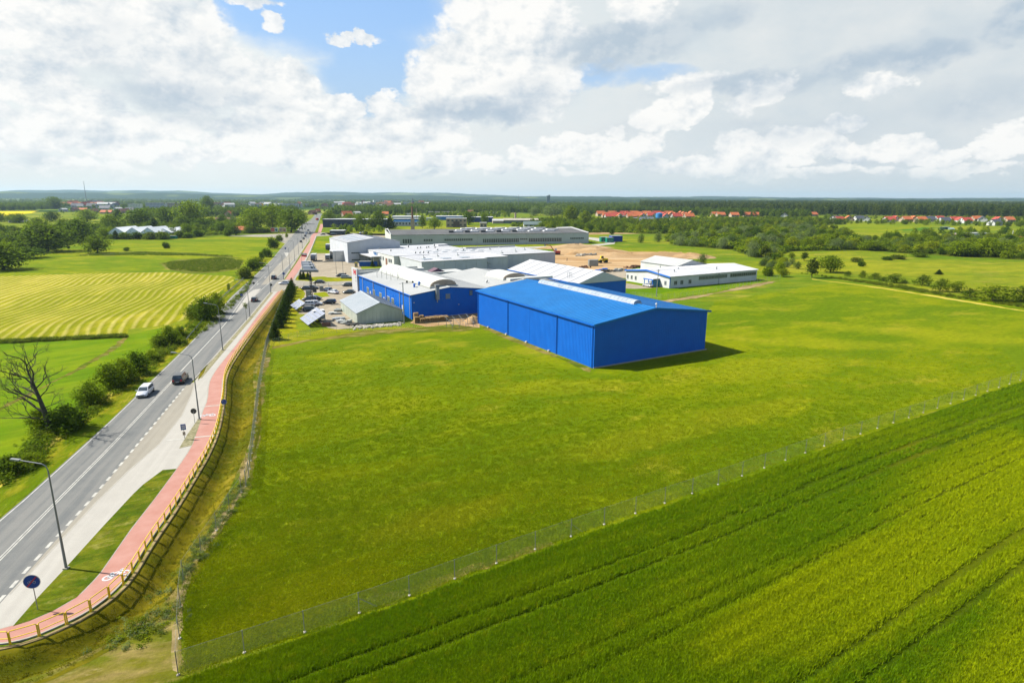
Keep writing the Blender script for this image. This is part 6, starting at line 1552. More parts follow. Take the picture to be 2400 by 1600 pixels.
# ---------------------------------------------------------------- street lamps
def lamp(label, loc, rot, h=10.0, arm=2.4):
    t = thing('street_lamp', label, 'street lamp', loc, rot, 'street lamps along the road')
    MB().tube((0, 0, 0), (0, 0, 3.2), .12, .10, 8).tube((0, 0, 3.2), (0, 0, h - .6), .085, .06, 8).build('pole', GREY, t)
    MB().path([(0, 0, h - .62), (.12, 0, h - .2), (.45, 0, h + .02), (arm, 0, h + .32)], .045, 6).build('arm', GREY, t)
    MB().prism([(arm - .05, -.15, h + .26), (arm + .75, -.11, h + .34), (arm + .75, .11, h + .34), (arm - .05, .15, h + .26)], (0, 0, .14)).build('lamp_head', LGREY, t)
    MB().box(-.2, -.2, -.05, .2, .2, .12).build('base', KERB, t)
    return t
LAMPS = [((155.8, 1334), 'tall street lamp on the grass island, nearest the end-of-cycleway sign'), ((467.6, 984), 'street lamp beside the painted bicycle and the grey sign back'), ((522.3, 821.4), 'street lamp opposite the crash barrier end'), ((586, 742.9), 'street lamp between the footway and the traffic island'),
         ((634.6, 685.5), 'street lamp at the corner of the yard entrance'), ((665, 655), 'street lamp just past the yard entrance, with a blue disc'), ((680, 631), 'street lamp opposite the parked white vans'), ((691, 611), 'street lamp opposite the first parked truck'), ((700.5, 597), 'street lamp beside the far hatched marking'), ((709, 582), 'street lamp beside the queue of cars'), ((718, 566), 'last street lamp before the side street')]
for i, (p, lb) in enumerate(LAMPS):
    g_ = G(*p); lamp(lb, (g_.x, g_.y, .1), R(178 if i == 0 else 176), 10.2 if i == 0 else 10.0)
for px, by, lb in ((789, 648, 'yard lamp post on the paved apron before the grey hall'), (805, 652, 'yard lamp post beside the parked silver estate car')):
    g_ = G(px, by); h = height_at(px, by, 589 if px < 800 else 600); t = thing('lamp_post', lb, 'lamp post', g_); MB().tube((0, 0, 0), (0, 0, h), .09, .06).build('pole', GREY, t); MB().box(-.5, -.12, h, .5, .12, h + .12).build('lamp_head', LGREY, t)
# flood light mast by the pallet stacks and the power pole by the office
g_ = G(947.5, 757.5); t = thing('floodlight_mast', 'tall concrete mast with an arm of floodlights at the corner of the old blue hall', 'mast', g_)
MB().tube((0, 0, 0), (0, 0, 11.0), .17, .11, 8).build('pole', LGREY, t); MB().path([(-.9, -.3, 10.6), (0, 0, 10.8), (2.6, .3, 10.9)], .04).build('arm', GREY, t)
MB().box(.9, -.1, 10.9, 1.3, .3, 11.4).build('floodlight', BLACK, t); MB().box(2.4, .1, 10.9, 2.8, .5, 11.3).build('floodlight', BLACK, t)
MB().path([(0, 0, 10.6), (6, 8, 9.6), (14, 16, 9.4)], .02, 4).path([(2.6, .3, 10.9), (9, 9, 9.8)], .02, 4).build('cable', BLACK, t)
g_ = G(1300 + 1905 / 8, 540 + 1245 / 8); t = thing('power_pole', 'single concrete pole in the grass in front of the pale office building', 'pole', g_)
MB().tube((0, 0, 0), (.25, 0, 9.4), .17, .11, 8).build('pole', LGREY, t); MB().box(-.35, -.06, 8.9, .75, .06, 9.05).build('crossarm', GREY, t)
MB().path([(.2, 0, 9.0), (-13, 6, 7.7), (-22, 11, 6.2)], .02, 4).path([(.2, 0, 9.1), (26, 18, 8.1), (44, 32, 8.4)], .02, 4).build('cable', BLACK, t)

# ---------------------------------------------------------------- road signs
def sign(label, px, by, ty, facing, kind, r=.42, name='road_sign'):
    "facing = world azimuth the sign's front looks at"
    g_ = G(px, by); h = height_at(px, by, ty); t = thing(name, label, 'road sign', (g_.x, g_.y, .1), R(facing)); h -= .1
    MB().tube((0, 0, 0), (0, 0, h + (.0 if kind != 'bus' else .2)), .035, .035, 6).build('post', LGREY, t)
    if kind == 'bus':
        MB().box(.04, -.32, h - .42, .07, .32, h + .42).build('plate', BLUSH, t); MB().box(.072, -.22, h - .25, .078, .22, h - .02).build('panel', SIGNW, t); MB().box(.072, -.22, h + .05, .078, .22, h + .28).build('panel', SIGNW, t)
        MB().box(.072, -.2, h - .33, .078, .2, h - .29).build('stripe', GREENM, t); MB().box(.04, -.17, h - 1.2, .06, .17, h - .7).build('timetable', BEIGE, t); return t
    MB().disc((.04, 0, h), (1, 0, 0), r, .02, 24).build('disc_back', SIGNK, t)
    if kind == 'back': return t
    MB().disc((.062, 0, h), (1, 0, 0), r, .004, 24).build('disc_rim', SIGNW, t); MB().disc((.068, 0, h), (1, 0, 0), r * .92, .004, 24).build('disc_face', BLUSH, t)
    mb = MB(); X_ = .075
    def st(a, b_, w_=.02): mb.tube((X_, a[0], h + a[1]), (X_, b_[0], h + b_[1]), w_, w_, 4)
    if kind == 'end':
        for cy_ in (-.17, .17):
            for k in range(10): a0, a1 = 2 * math.pi * k / 10, 2 * math.pi * (k + 1) / 10; st((cy_ + .11 * math.cos(a0), -.06 + .11 * math.sin(a0)), (cy_ + .11 * math.cos(a1), -.06 + .11 * math.sin(a1)), .012)
        st((-.17, -.06), (.0, -.06), .014); st((-.17, -.06), (-.08, .12), .014); st((-.08, .12), (.12, .12), .014); st((.17, -.06), (.1, .2), .014); st((0, -.06), (.12, .12), .014); mb.build('bicycle_symbol', SIGNW, t)
        m2 = MB(); m2.tube((.084, -r * .62, h - r * .68), (.084, r * .62, h + r * .68), .05, .05, 4); m2.build('red_slash', SIGNR, t)
    elif kind == 'path':
        mb.tube((X_, 0, h - r * .85), (X_, 0, h + r * .85), .014, .014, 4); st((-.2, -.1), (-.2, .12), .03); st((-.2, .15), (-.2, .2), .045); st((.12, -.1), (.28, -.1), .012); st((.12, -.1), (.2, .08), .014); mb.build('symbol', SIGNW, t)
    elif kind == 'arrow':
        st((-.2, .2), (.18, -.18), .035); st((.2, -.2), (.2, .05), .035); st((.2, -.2), (-.05, -.2), .035); mb.build('arrow_symbol', SIGNW, t)
    return t
sign('blue disc with a bicycle crossed out in red, end of cycleway, on the grass island', 89.3, 1430.9, 1361.3, -78, 'end', .62)
sign('dark back of a round road sign beside the bus stop post', 457, 993, 963.3, 100, 'back', .42)
sign('blue round footpath and cycle path sign behind the yellow railing', 528.5, 976, 941, -72, 'path', .42)
sign('blue bus stop plate on a thin post by the cobbled wedge', 433.4, 1030, 1000, -70, 'bus', name='bus_stop_sign')
sign('blue keep-right disc at the tip of the traffic island', 568, 711.5, 691, -78, 'arrow', .45)
sign('round grey sign back at the far end of the traffic island', 596, 681, 663.5, 100, 'back', .42)
sign('blue round sign on the footway just past the yard entrance', 666, 656.5, 641, -72, 'path', .5)
sign('round grey sign back on the corner of the yard entrance', 636.5, 684, 667.6, 100, 'back', .45)
sign('blue direction disc on the far lane divider', 671, 607, 582, -75, 'arrow', .5)
sign('small grey plate at the edge of the hay field by the pair of bushes', 428, 788, 770, 140, 'back', .5)
# sapling with post on the footway
g_ = G(578.5, 751.5); t = thing('sapling', 'thin staked sapling on the cobbled strip by the footway', 'sapling', g_); MB().tube((0, 0, 0), (0, 0, 3.6), .05, .03).build('trunk', BARK, t)
o = bpy.data.objects.new('crown', crown_mesh('crown', [(0, 0, 4.2, .6, .6, .9)], 160, .14, LEAF['olive'], 400, shell=.2)); C.objects.link(o); o.parent = t
# billboards
bn = G(652, 546.5)
for i, (x0, x1, lb) in enumerate(((635, 652, 'red and white billboard at the junction, beside the second one'), (654, 671.5, 'beige billboard at the junction, nearest the big tree'))):
    a, b_ = G(x0, 547), G(x1, 547); W_ = (b_ - a).length; t = thing('billboard', lb, 'billboard', a, math.atan2((b_ - a).y, (b_ - a).x))
    MB().box(0, 0, 1.4, W_, .25, 5.1).build('frame', SIGNW, t)
    for x in (.8, W_ - .9): MB().box(x, .1, 0, x + .25, .3, 1.39).build('post', GREY, t)
    if i == 0:
        MB().box(.15, -.03, 1.7, W_ * .55, -.01, 4.7).build('poster', mat('poster_red', (.55, .05, .03), (.7, .14, .1), .6), t); MB().box(W_ * .56, -.03, 1.7, W_ - .15, -.01, 4.7).build('poster', mat('poster_pale', (.55, .68, .68), None, .6), t); MB().disc((W_ * .78, -.035, 3.0), (0, -1, 0), .95, .01, 16).build('poster_disc', mat('poster_teal', (.03, .12, .13)), t); MB().box(.5, -.045, 2.9, W_ * .48, -.035, 3.3).build('poster_band', mat('poster_pink', (.8, .35, .3)), t)
    else:
        MB().box(.15, -.03, 1.7, W_ - .15, -.01, 4.7).build('poster', mat('poster_beige', (.62, .45, .22), (.5, .34, .22), .5), t); MB().disc((W_ * .27, -.035, 3.0), (0, -1, 0), 1.0, .01, 16).build('poster_disc', mat('poster_mauve', (.35, .25, .28)), t); MB().disc((W_ * .74, -.035, 2.6), (0, -1, 0), .85, .01, 16).build('poster_disc', mat('poster_brown', (.36, .18, .13)), t)

# ---------------------------------------------------------------- vehicles
def loft(rings, name, m, t, smooth=True, caps=True):
    v = []; f = []; n = len(rings[0])
    for r_ in rings: v += [tuple(p) for p in r_]
    for i in range(len(rings) - 1):
        for k in range(n): f.append((i * n + k, i * n + (k + 1) % n, (i + 1) * n + (k + 1) % n, (i + 1) * n + k))
    if caps: f.append(tuple(range(n - 1, -1, -1))); f.append(tuple(range((len(rings) - 1) * n, len(rings) * n)))
    mb = MB(); mb.v = v; mb.f = f; return mb.build(name, m, t, smooth)
CARMATS = {}
def paint(c):
    k = 'paint_%d_%d_%d' % tuple(int(x * 1000) for x in c)
    if k not in MATS:
        m, nt, b = new_mat(k); b.inputs['Base Color'].default_value = col(ak(c)); b.inputs['Roughness'].default_value = .3; b.inputs['Coat Weight'].default_value = .6; b.inputs['Coat Roughness'].default_value = .08; b.inputs['Metallic'].default_value = .15
        n = noise(nt, nt.nodes.new('ShaderNodeTexCoord').outputs['Object'], 2.0, 3); nt.links.new(n.lin(0, 1, .22, .4).s, b.inputs['Roughness'])
    return MATS[k]
CARS = {}
def car_proto(kind, name):
    L, W_, H = dict(sedan=(4.6, 1.8, 1.45), estate=(4.7, 1.82, 1.5), hatch=(4.1, 1.75, 1.5), suv=(4.6, 1.9, 1.72), van=(5.6, 2.0, 2.35))[kind]
    t = thing(name, 'x', 'car', (0, 0, -50)); pm = paint((.7, .7, .7)); hw = W_ / 2; belt = dict(sedan=.92, estate=.95, hatch=.97, suv=1.08, van=1.15)[kind]; g0 = .22
    nose = .60 if kind != 'van' else .8
    def ring(x, w_, zb, zt_):
        return [(x, -w_ * .9, zb), (x, w_ * .9, zb), (x, w_, zb + .14), (x, w_ * 1.0, (zb + zt_) / 2), (x, w_ * .96, zt_ - .12), (x, w_ * .82, zt_), (x, -w_ * .82, zt_), (x, -w_ * .96, zt_ - .12), (x, -w_ * 1.0, (zb + zt_) / 2), (x, -w_, zb + .14)]
    h2 = L / 2
    xb0 = dict(sedan=h2 - 1.15, estate=h2 - 1.15, hatch=h2 - .95, suv=h2 - 1.1, van=h2 - .65)[kind]     # windscreen base
    xt0 = dict(sedan=h2 - 1.85, estate=h2 - 1.85, hatch=h2 - 1.6, suv=h2 - 1.7, van=h2 - 1.35)[kind]
    xt1 = dict(sedan=-h2 + 1.15, estate=-h2 + .35, hatch=-h2 + .45, suv=-h2 + .35, van=-h2 + .08)[kind]
    xb1 = dict(sedan=-h2 + .55, estate=-h2 + .08, hatch=-h2 + .1, suv=-h2 + .1, van=-h2 + .03)[kind]
    loft([ring(-h2, hw * .86, .38, belt - .18), ring(-h2 + .12, hw * .95, g0 + .08, belt - .06), ring(-h2 + .6, hw, g0, belt), ring(xb0 - .1, hw, g0, belt), ring(xb0 + .25, hw * .99, g0, belt - .05), ring(h2 - .35, hw * .95, g0, belt - .2), ring(h2 - .08, hw * .86, g0 + .06, belt - .3), ring(h2, hw * .76, .34, belt - .4)], 'body', pm, t)
    rw_ = hw * .72; bw = hw * .90
    def cr_(x, w_, z): return [(x, -w_, z), (x, w_, z)]
    vs = [(xb1, -bw, belt - .02), (xb1, bw, belt - .02), (xb0, bw, belt - .02), (xb0, -bw, belt - .02), (xt1, -rw_, H - .03), (xt1, rw_, H - .03), (xt0, rw_, H - .03), (xt0, -rw_, H - .03), ((xt1 + xt0) / 2, -rw_, H), ((xt1 + xt0) / 2, rw_, H)]
    mb = MB(); mb.v = vs; mb.f = [(0, 1, 5, 4), (2, 3, 7, 6), (1, 2, 6, 9, 5), (3, 0, 4, 8, 7), (4, 5, 9, 8), (8, 9, 6, 7)]; mb.build('cabin', pm, t)
    def glass(name_, q, ins, m=GLASS, push=.012):
        q = [Vector(p) for p in q]; c_ = sum(q, Vector()) / 4; n = (q[1] - q[0]).cross(q[2] - q[0]).normalized()
        if n.dot(c_ - Vector((0, 0, .8))) < 0: n = -n
        def lerp2(u, v_): return q[0].lerp(q[1], u).lerp(q[3].lerp(q[2], u), v_)
        u0, u1, v0, v1 = ins; pts = [lerp2(u0, v0) + n * push, lerp2(u1, v0) + n * push, lerp2(u1, v1) + n * push, lerp2(u0, v1) + n * push]
        MB().prism(pts, tuple(-n * .02)).build(name_, m, t)
    glass('windscreen', [vs[3], vs[2], vs[6], vs[7]], (.06, .94, .08, .95)); 
    glass('rear_window', [vs[1], vs[0], vs[4], vs[5]], (.08, .92, .12 if kind != 'van' else .4, .92))
    for s_ in (1, -1):
        q = [vs[1], vs[2], vs[6], vs[5]] if s_ > 0 else [vs[0], vs[3], vs[7], vs[4]]
        if kind == 'van': glass('side_window', q, (.72, .93, .1, .8))
        else:
            glass('side_window', q, (.08, .34, .1, .86)); glass('side_window', q, (.37, .62, .1, .86)); glass('side_window', q, (.65, .90, .1, .86))
    wr = .32 if kind != 'suv' else .37
    for sx_ in (1, -1):
        for sy in (1, -1):
            x = sx_ * (h2 - .85) ; y = sy * (hw - .08)
            o = MB().tube((x, y - .11, wr), (x, y + .11, wr), wr, wr, 16).build('wheel', TYRE, t); MB().tube((x, y + sy * .112, wr), (x, y + sy * .125, wr), wr * .62, wr * .55, 12).build('rim', RIM, o)
    for sy in (1, -1):
        MB().hexa([(h2 - .16, sy * hw * .62 - .17, belt - .42), (h2 - .02, sy * hw * .56 - .14, belt - .42), (h2 - .02, sy * hw * .56 + .14, belt - .42), (h2 - .16, sy * hw * .62 + .17, belt - .42), (h2 - .2, sy * hw * .62 - .17, belt - .24), (h2 - .05, sy * hw * .56 - .14, belt - .27), (h2 - .05, sy * hw * .56 + .14, belt - .27), (h2 - .2, sy * hw * .62 + .17, belt - .24)]).build('headlight', HEADL, t)
        MB().box(-h2 - .01, sy * hw * .68 - .15, belt - .42, -h2 + .14, sy * hw * .68 + .16, belt - .14).build('tail_light', TAIL, t)
        MB().box(xb0 - .25, sy * (hw + .09) - .09, belt + .0, xb0 - .08, sy * (hw + .09) + .09, belt + .16).build('mirror', pm, t)
    MB().box(h2 - .03, -.45, .42, h2 + .015, .45, .58).build('grille', BLACK, t); MB().box(-h2 - .02, -.26, .5, -h2 + .0, .26, .62).build('number_plate', SIGNW, t)
    return t
for k_, n_ in (('sedan', 'car'), ('estate', 'car'), ('hatch', 'car'), ('suv', 'car'), ('van', 'van')): CARS[k_] = car_proto(k_, n_)
used = set()
def car(kind, px, by, heading, c, label, cat='car', group=None, scl=1.0, z=.03):
    g_ = G(px, by); pr_ = CARS[kind]; m = paint(c)
    if kind in used: r_ = dup(pr_, (g_.x, g_.y, z), R(heading), label, group)
    else:
        used.add(kind); KC[pr_.name] = [(x, kids(x)) for x in kids(pr_)]; r_ = pr_; r_.location = (g_.x, g_.y, z); r_.rotation_euler = (0, 0, R(heading)); r_['label'] = label
    r_['category'] = cat; r_.scale = (scl,) * 3
    for ch in [x for x in bpy.data.objects if x.parent == r_]:
        if ch.name.split('.')[0] in ('body', 'cabin', 'mirror'): ch.material_slots[0].link = 'OBJECT'; ch.material_slots[0].material = m
    return r_
WHT, SIL, BLK, DGN, NVY, DGY = (.72, .73, .75), (.42, .44, .45), (.012, .012, .014), (.03, .045, .04), (.015, .03, .09), (.04, .04, .04)
RD = 105.0
car('estate', 341, 924, RD + 180, WHT, 'white estate car driving towards the bus bay on the near road')
car('suv', 424, 894, RD, (.035, .035, .033), 'dark car with red tail lights driving away, just behind the white estate')
car('hatch', 597, 706, RD, BLK, 'black hatchback driving away beside the traffic island')
car('suv', 642.5, 654, RD, (.02, .025, .03), 'dark car driving away just before the yard entrance')
car('sedan', 668, 667, 182, (.62, .63, .65), 'white saloon turning out of the yard entrance into the road')
for px, by, c_, lb in ((705.5, 568, BLK, 'dark car, hindmost of the queue on the far road'), (711.5, 561, BLK, 'second dark car of the queue on the far road'), (715.5, 554.5, DGY, 'third car of the queue on the far road')): car('hatch', px, by, 112, c_, lb)
car('van', 717, 549, 292, WHT, 'white van coming towards the queue on the far road', 'van'); car('van', 726, 548.5, 112, SIL, 'pale van at the mouth of the far side street', 'van')
car('suv', 707, 536.5, 300, DGY, 'dark car in the shade of the big roadside tree'); car('sedan', 722, 541, 120, NVY, 'blue-grey car crossing the tree shadow on the far road'); car('sedan', 697, 543.5, 200, BLK, 'dark car waiting in the shaded lane by the billboards')
car('hatch', 746, 497.5, 300, WHT, 'white car at the far end of the road'); car('sedan', 741, 507, 300, SIL, 'silver car beyond the red truck on the far road'); car('sedan', 757, 550.5, 200, DGN, 'dark green car on the far side street'); car('sedan', 782, 549, 10, SIL, 'silver car parked nearest the hall on the far forecourt')
car('sedan', 795, 549.5, 10, DGY, 'grey car parked beside the silver one on the far forecourt'); car('sedan', 845, 547.5, 100, WHT, 'white car on the factory forecourt nearest the bushes'); car('estate', 852, 546, 100, (.6, .6, .62), 'pale car next to the white one on the factory forecourt')
car('sedan', 747.5, 664, 178, BLK, 'black saloon leaving the yard along the lane below the lawn strip')
car('sedan', 721, 679, 2, DGN, 'long dark green saloon entering the yard behind the fence'); car('sedan', 733, 677.5, 2, (.02, .02, .022), 'dark car close behind the dark green saloon')
car('estate', 812, 652.5, 5, (.36, .40, .37), 'silver-green estate car parked at the white front block'); car('hatch', 799, 648.5, 182, BLK, 'dark hatchback parked behind the silver-green estate')
car('hatch', 814.5, 671, 175, (.05, .06, .05), 'dark grey hatchback near the white front block, beside the railings'); car('sedan', 819, 688, 178, (.05, .065, .055), 'dark green saloon parked just behind the metal shed')
car('sedan', 781, 688, 148, WHT, 'white saloon parked at a slant by the small lawn'); car('hatch', 768.5, 683, 140, NVY, 'dark blue hatchback parked behind the white saloon')
car('hatch', 772.5, 711.5, 180, (.01, .01, .012), 'black hatchback standing alone in the middle of the sandy yard'); car('estate', 726, 704.5, 185, NVY, 'navy estate car parked behind the tall advertising pylon'); car('hatch', 739, 702.5, 5, BLK, 'black car parked nose to nose with the navy estate')
car('suv', 722, 717.5, 185, WHT, 'white car parked at the foot of the tall advertising pylon'); car('hatch', 741, 715, 5, WHT, 'small white car right of the advertising pylon'); car('estate', 730, 729, 8, (.03, .05, .045), 'dark estate car parked just behind the solar panels')
car('sedan', 1518, 672, 120, (.60, .60, .58), 'white car parked at the blue porch of the pale office building'); car('hatch', 1526, 668, 120, (.55, .57, .55), 'pale car behind the white one at the blue porch')
for px, by, lb in ((722, 624, 'rearmost of the three white vans in the yard'), (724, 629.5, 'middle one of the three white vans in the yard'), (727, 635.5, 'front one of the three white vans in the yard')): car('van', px, by, 2, (.66, .69, .70), lb, 'van', None, 1.05)
# trucks
def truck(label, px, by, heading, L=8.5, cab=WHT, boxm=SIGNW, H=3.6, Wd=2.5):
    g_ = G(px, by); t = thing('truck', label, 'truck', (g_.x, g_.y, .03), R(heading)); pm = paint(cab); h2 = L / 2; hw = Wd / 2
    MB().box(-h2, -hw, .95, h2 - 2.1, hw, H).build('cargo_box', boxm, t); MB().box(-h2 + .1, -.5, .55, h2 - .3, .5, .93).build('chassis', BLACK, t)
    MB().prism([(h2 - 1.95, -hw * .95, .6), (h2, -hw * .95, .6), (h2, -hw * .95, 1.5), (h2 - .25, -hw * .95, 2.7), (h2 - .6, -hw * .95, 2.95), (h2 - 1.95, -hw * .95, 3.0)], (0, Wd * .95, 0)).build('cab', pm, t)
    MB().hexa([(h2 + .005, -hw * .85, 1.5), (h2 + .02, -hw * .85, 1.5), (h2 + .02, hw * .85, 1.5), (h2 + .005, hw * .85, 1.5), (h2 - .22, -hw * .8, 2.6), (h2 - .20, -hw * .8, 2.6), (h2 - .20, hw * .8, 2.6), (h2 - .22, hw * .8, 2.6)]).build('windscreen', GLASS, t)
    MB().box(h2, -hw * .7, .75, h2 + .03, hw * .7, 1.25).build('grille', BLACK, t)
    for sy in (1, -1):
        MB().box(h2 - 1.3, sy * hw * .96 - .01, 1.6, h2 - .45, sy * hw * .96 + .01, 2.5).build('side_window', GLASS, t); MB().box(h2, sy * hw * .75 - .15, .55, h2 + .04, sy * hw * .75 + .15, .72).build('headlight', HEADL, t)
        for x in (h2 - 1.2, -h2 + 1.6, -h2 + 2.9):
            o = MB().tube((x, sy * (hw - .2) - .14, .48), (x, sy * (hw - .2) + .14, .48), .48, .48, 12).build('wheel', TYRE, t)
    return t
truck('white box truck parked facing the road at the edge of the yard', 736, 611.5, 282, 9, (.05, .05, .055)); truck('white box truck standing behind the corner of the grey hall', 769, 585.5, 282, 8, (.04, .04, .05)); truck('small white and orange truck standing outside the loading dock', 769, 609.5, 282, 6.5, (.5, .5, .5), SIGNW, 3.0)
truck('grey truck backed into the loading dock of the grey hall', 786, 609, 250, 6.0, (.15, .16, .16), LGREY, 3.0); truck('red truck on the far road', 743.5, 516.5, 120, 8, (.4, .04, .03), REDM, 3.0)

# ---------------------------------------------------------------- yard furniture
g_ = G(732, 712); t = thing('advertising_pylon', 'tall dark lattice mast carrying a wide advertising board edge-on above the yard', 'sign mast', g_)
H_p = height_at(732, 712, 636)
MB().tube((-.25, 0, 0), (-.25, 0, H_p), .09).tube((.25, 0, 0), (.25, 0, H_p), .09).tube((0, .4, 0), (0, .4, H_p), .09).build('leg_frame', SIGNK, t)
mb = MB()
for k in range(12): z = k * H_p / 12; z1 = z + H_p / 12; mb.tube((-.25, 0, z), (.25, 0, z1), .045, .045, 4).tube((.25, 0, z), (0, .4, z1), .045, .045, 4).tube((0, .4, z), (-.25, 0, z1), .045, .045, 4)
mb.build('bracing', SIGNK, t); MB().box(-2.9, -.3, H_p - .2, 2.6, .3, H_p + .5).build('board_frame', GREY, t)
MB().box(-2.9, -.36, H_p - .1, 2.6, -.31, H_p + 2.2).v
MB().box(.4, .1, 3.6, 1.5, .5, 5.2).build('mounted_unit', SIGNK, t); MB().box(-.2, -.5, 0, .9, .1, 1.4).build('switch_box', GREY, t)
for px, by, wd, h, m, lb, nm in ((724, 696, 1.6, 2.2, LGREY, 'pale grey electric cabinet on the lawn before the advertising pylon', 'cabinet'), (754, 682, 1.2, 1.7, GREY, 'dark grey bin cabinet beside the lane fence', 'cabinet')):
    g_ = G(px, by); t = thing(nm, lb, 'cabinet', g_, R(5)); MB().box(-wd / 2, -.4, 0, wd / 2, .4, h).build('case', m, t); MB().box(-wd / 2 - .06, -.46, h, wd / 2 + .06, .46, h + .08).build('lid', LGREY, t)
    for s_ in (-1, 1): MB().box(s_ * wd * .24 - wd * .2, -.43, .15, s_ * wd * .24 + wd * .2, -.405, h - .15).build('door', m, t)
def solar(label, px, by, rot, nx_, rows, tilt, z0, pw=1.65, ph=1.0, full=True):
    g_ = G(px, by); t = thing('solar_array', label, 'solar array', g_, R(rot)); ct, st_ = math.cos(R(tilt)), math.sin(R(tilt))
    def P_(u, v_, off=0): return Vector((u, v_ * ct - off * st_, z0 + v_ * st_ + off * ct))
    psrc = None
    for r_ in range(rows):
        for c_ in range(nx_ if r_ or full else nx_):
            u0, v0 = c_ * (pw + .08), r_ * (ph + .08)
            o = MB().hexa([P_(u0, v0), P_(u0 + pw, v0), P_(u0 + pw, v0 + ph), P_(u0, v0 + ph), P_(u0, v0, .04), P_(u0 + pw, v0, .04), P_(u0 + pw, v0 + ph, .04), P_(u0, v0 + ph, .04)]).build('solar_panel', mat('panel_frame', (.55, .57, .6), None, 2, .3, .3), t)
            MB().hexa([P_(u0 + .06, v0 + .06, .041), P_(u0 + pw - .06, v0 + .06, .041), P_(u0 + pw - .06, v0 + ph - .06, .041), P_(u0 + .06, v0 + ph - .06, .041), P_(u0 + .06, v0 + .06, .046), P_(u0 + pw - .06, v0 + .06, .046), P_(u0 + pw - .06, v0 + ph - .06, .046), P_(u0 + .06, v0 + ph - .06, .046)]).build('cells', PANEL, o)
    Wt = nx_ * (pw + .08); Ht = rows * (ph + .08)
    for u in (.3, Wt / 2, Wt - .3):
        a, b_ = P_(u, .5, -.06), P_(u, Ht - .4, -.06); MB().tube(a, (a.x, a.y, -.05), .06).build('leg', GREY, t); MB().tube(b_, (b_.x, b_.y, -.05), .06).build('leg', GREY, t); MB().tube(P_(u, 0, -.06), P_(u, Ht, -.06), .05).build('rafter', LGREY, t)
    return t
solar('larger solar array of pale panels on the yellow lawn behind the metal shed', 703, 752, -60, 6, 5, 30, .7)
solar('smaller solar array tucked beside the spruce row', 681, 722, -60, 5, 3, 32, .9)
g_ = G(1060, 771); t = thing('panel_rack', 'empty tilted steel mounting frame on thin posts in front of the new blue hall', 'frame', g_, R(33)); 
for x in (0, 2.0, 4.0, 6.2): 
    for y, z in ((0, 1.1), (3.2, 2.4)): MB().tube((x, y, -.05), (x, y, z), .06, .06, 6).build('leg', GREY, t)
    MB().tube((x, -.5, .95), (x, 4.2, 2.75), .05, .05, 5).build('rafter', GREY, t)
for k in range(6): MB().tube((-.5, -.4 + k * .85, 1.05 + k * .345), (6.8, -.4 + k * .85, 1.05 + k * .345), .04, .04, 5).build('rail', LGREY, t)
# sand heap, rubble, pallets
def heap(name, label, px, by, rx, ry, h, m, seed, cat='heap', rot=0):
    g_ = G(px, by); rng = np.random.RandomState(seed); n = 22; k = 9; v = []; 
    for j in range(k):
        t_ = j / (k - 1); 
        for i in range(n):
            a = 2 * math.pi * i / n; r_ = t_ * (1 + .12 * math.sin(3 * a + seed) + .07 * math.sin(7 * a)); v.append((math.cos(a) * rx * r_, math.sin(a) * ry * r_, h * (1 - t_ ** 1.5) * (1 + .1 * rng.normal()) - .05))
    f = [(j * n + i, (j + 1) * n + i, (j + 1) * n + (i + 1) % n, j * n + (i + 1) % n) for j in range(k - 1) for i in range(n)]
    mb = MB(); mb.v = v; mb.f = f; o = mb.build(name, m, None, True, g_); o.rotation_euler = (0, 0, R(rot)); tag(o, label, cat); return o
heap('sand_heap', 'heap of pale sand at the corner of the new blue hall', 1107, 756, 2.6, 2.4, 1.9, GR['sand'], 1)
g_ = G(1000, 752); t0 = thing('pallet_stack', 'x', 'pallet stack', g_, R(32))
def pal(z, parent, w_=1.2, d=.8):
    mb = MB()
    for k in range(5): mb.box(-w_ / 2, -d / 2 + k * (d - .12) / 4, z + .11, w_ / 2, -d / 2 + k * (d - .12) / 4 + .12, z + .135)
    for k in range(3): mb.box(-w_ / 2 + k * (w_ - .1) / 2, -d / 2, z, -w_ / 2 + k * (w_ - .1) / 2 + .1, d / 2, z + .108)
    return mb.build('pallet', WOOD, parent)
for k in range(9): pal(k * .145, t0)
KC[t0.name] = [(x, []) for x in kids(t0)]
PSP = [(0, 0, 1.9, 'leaning front'), (1.35, .1, 1.0, ''), (2.7, .1, 1.05, ''), (4.05, .15, 1.0, ''), (5.4, .1, 1.1, ''), (6.75, .1, 1.0, ''), (.1, 1.1, 1.5, ''), (1.45, 1.1, 1.1, ''), (2.8, 1.2, 1.1, ''), (4.15, 1.1, 1.15, ''), (5.5, 1.2, 1.1, ''), (6.85, 1.2, 1.05, ''), (-1.4, .7, 1.3, ''), (-1.2, 1.9, 2.2, '')]
a0 = G(990, 757); e_ = Vector((math.cos(R(24)), math.sin(R(24)), 0)); n_ = Vector((-e_.y, e_.x, 0))
PL = ['pallet stack at the open end of the pile, beside the sand', 'tall pallet stack at the corner of the old blue hall']
for i, (x, y, s_, _) in enumerate(PSP):
    p = a0 + e_ * x + n_ * y; lb = 'waist-high stack of wooden pallets in the double row by the old blue hall'; gr_ = 'pallet stacks by the old blue hall'
    if i == 0: t0.location = p; t0['label'] = 'front left pallet stack of the pile, nearest the floodlight mast'; t0.rotation_euler = (0, 0, R(24)); t0.scale = (1, 1, 1.0)
    elif i == len(PSP) - 1: dup(t0, p, R(26), 'tallest pallet stack, at the back of the pile against the old blue hall', None, (1, 1, 2.0))
    else: dup(t0, p, R(24 + (i * 7 % 5) - 2), lb, gr_, (1, 1, s_))
rub = MB(); r_ = random.Random(5); A0, A1 = G(835, 768), G(938, 760)
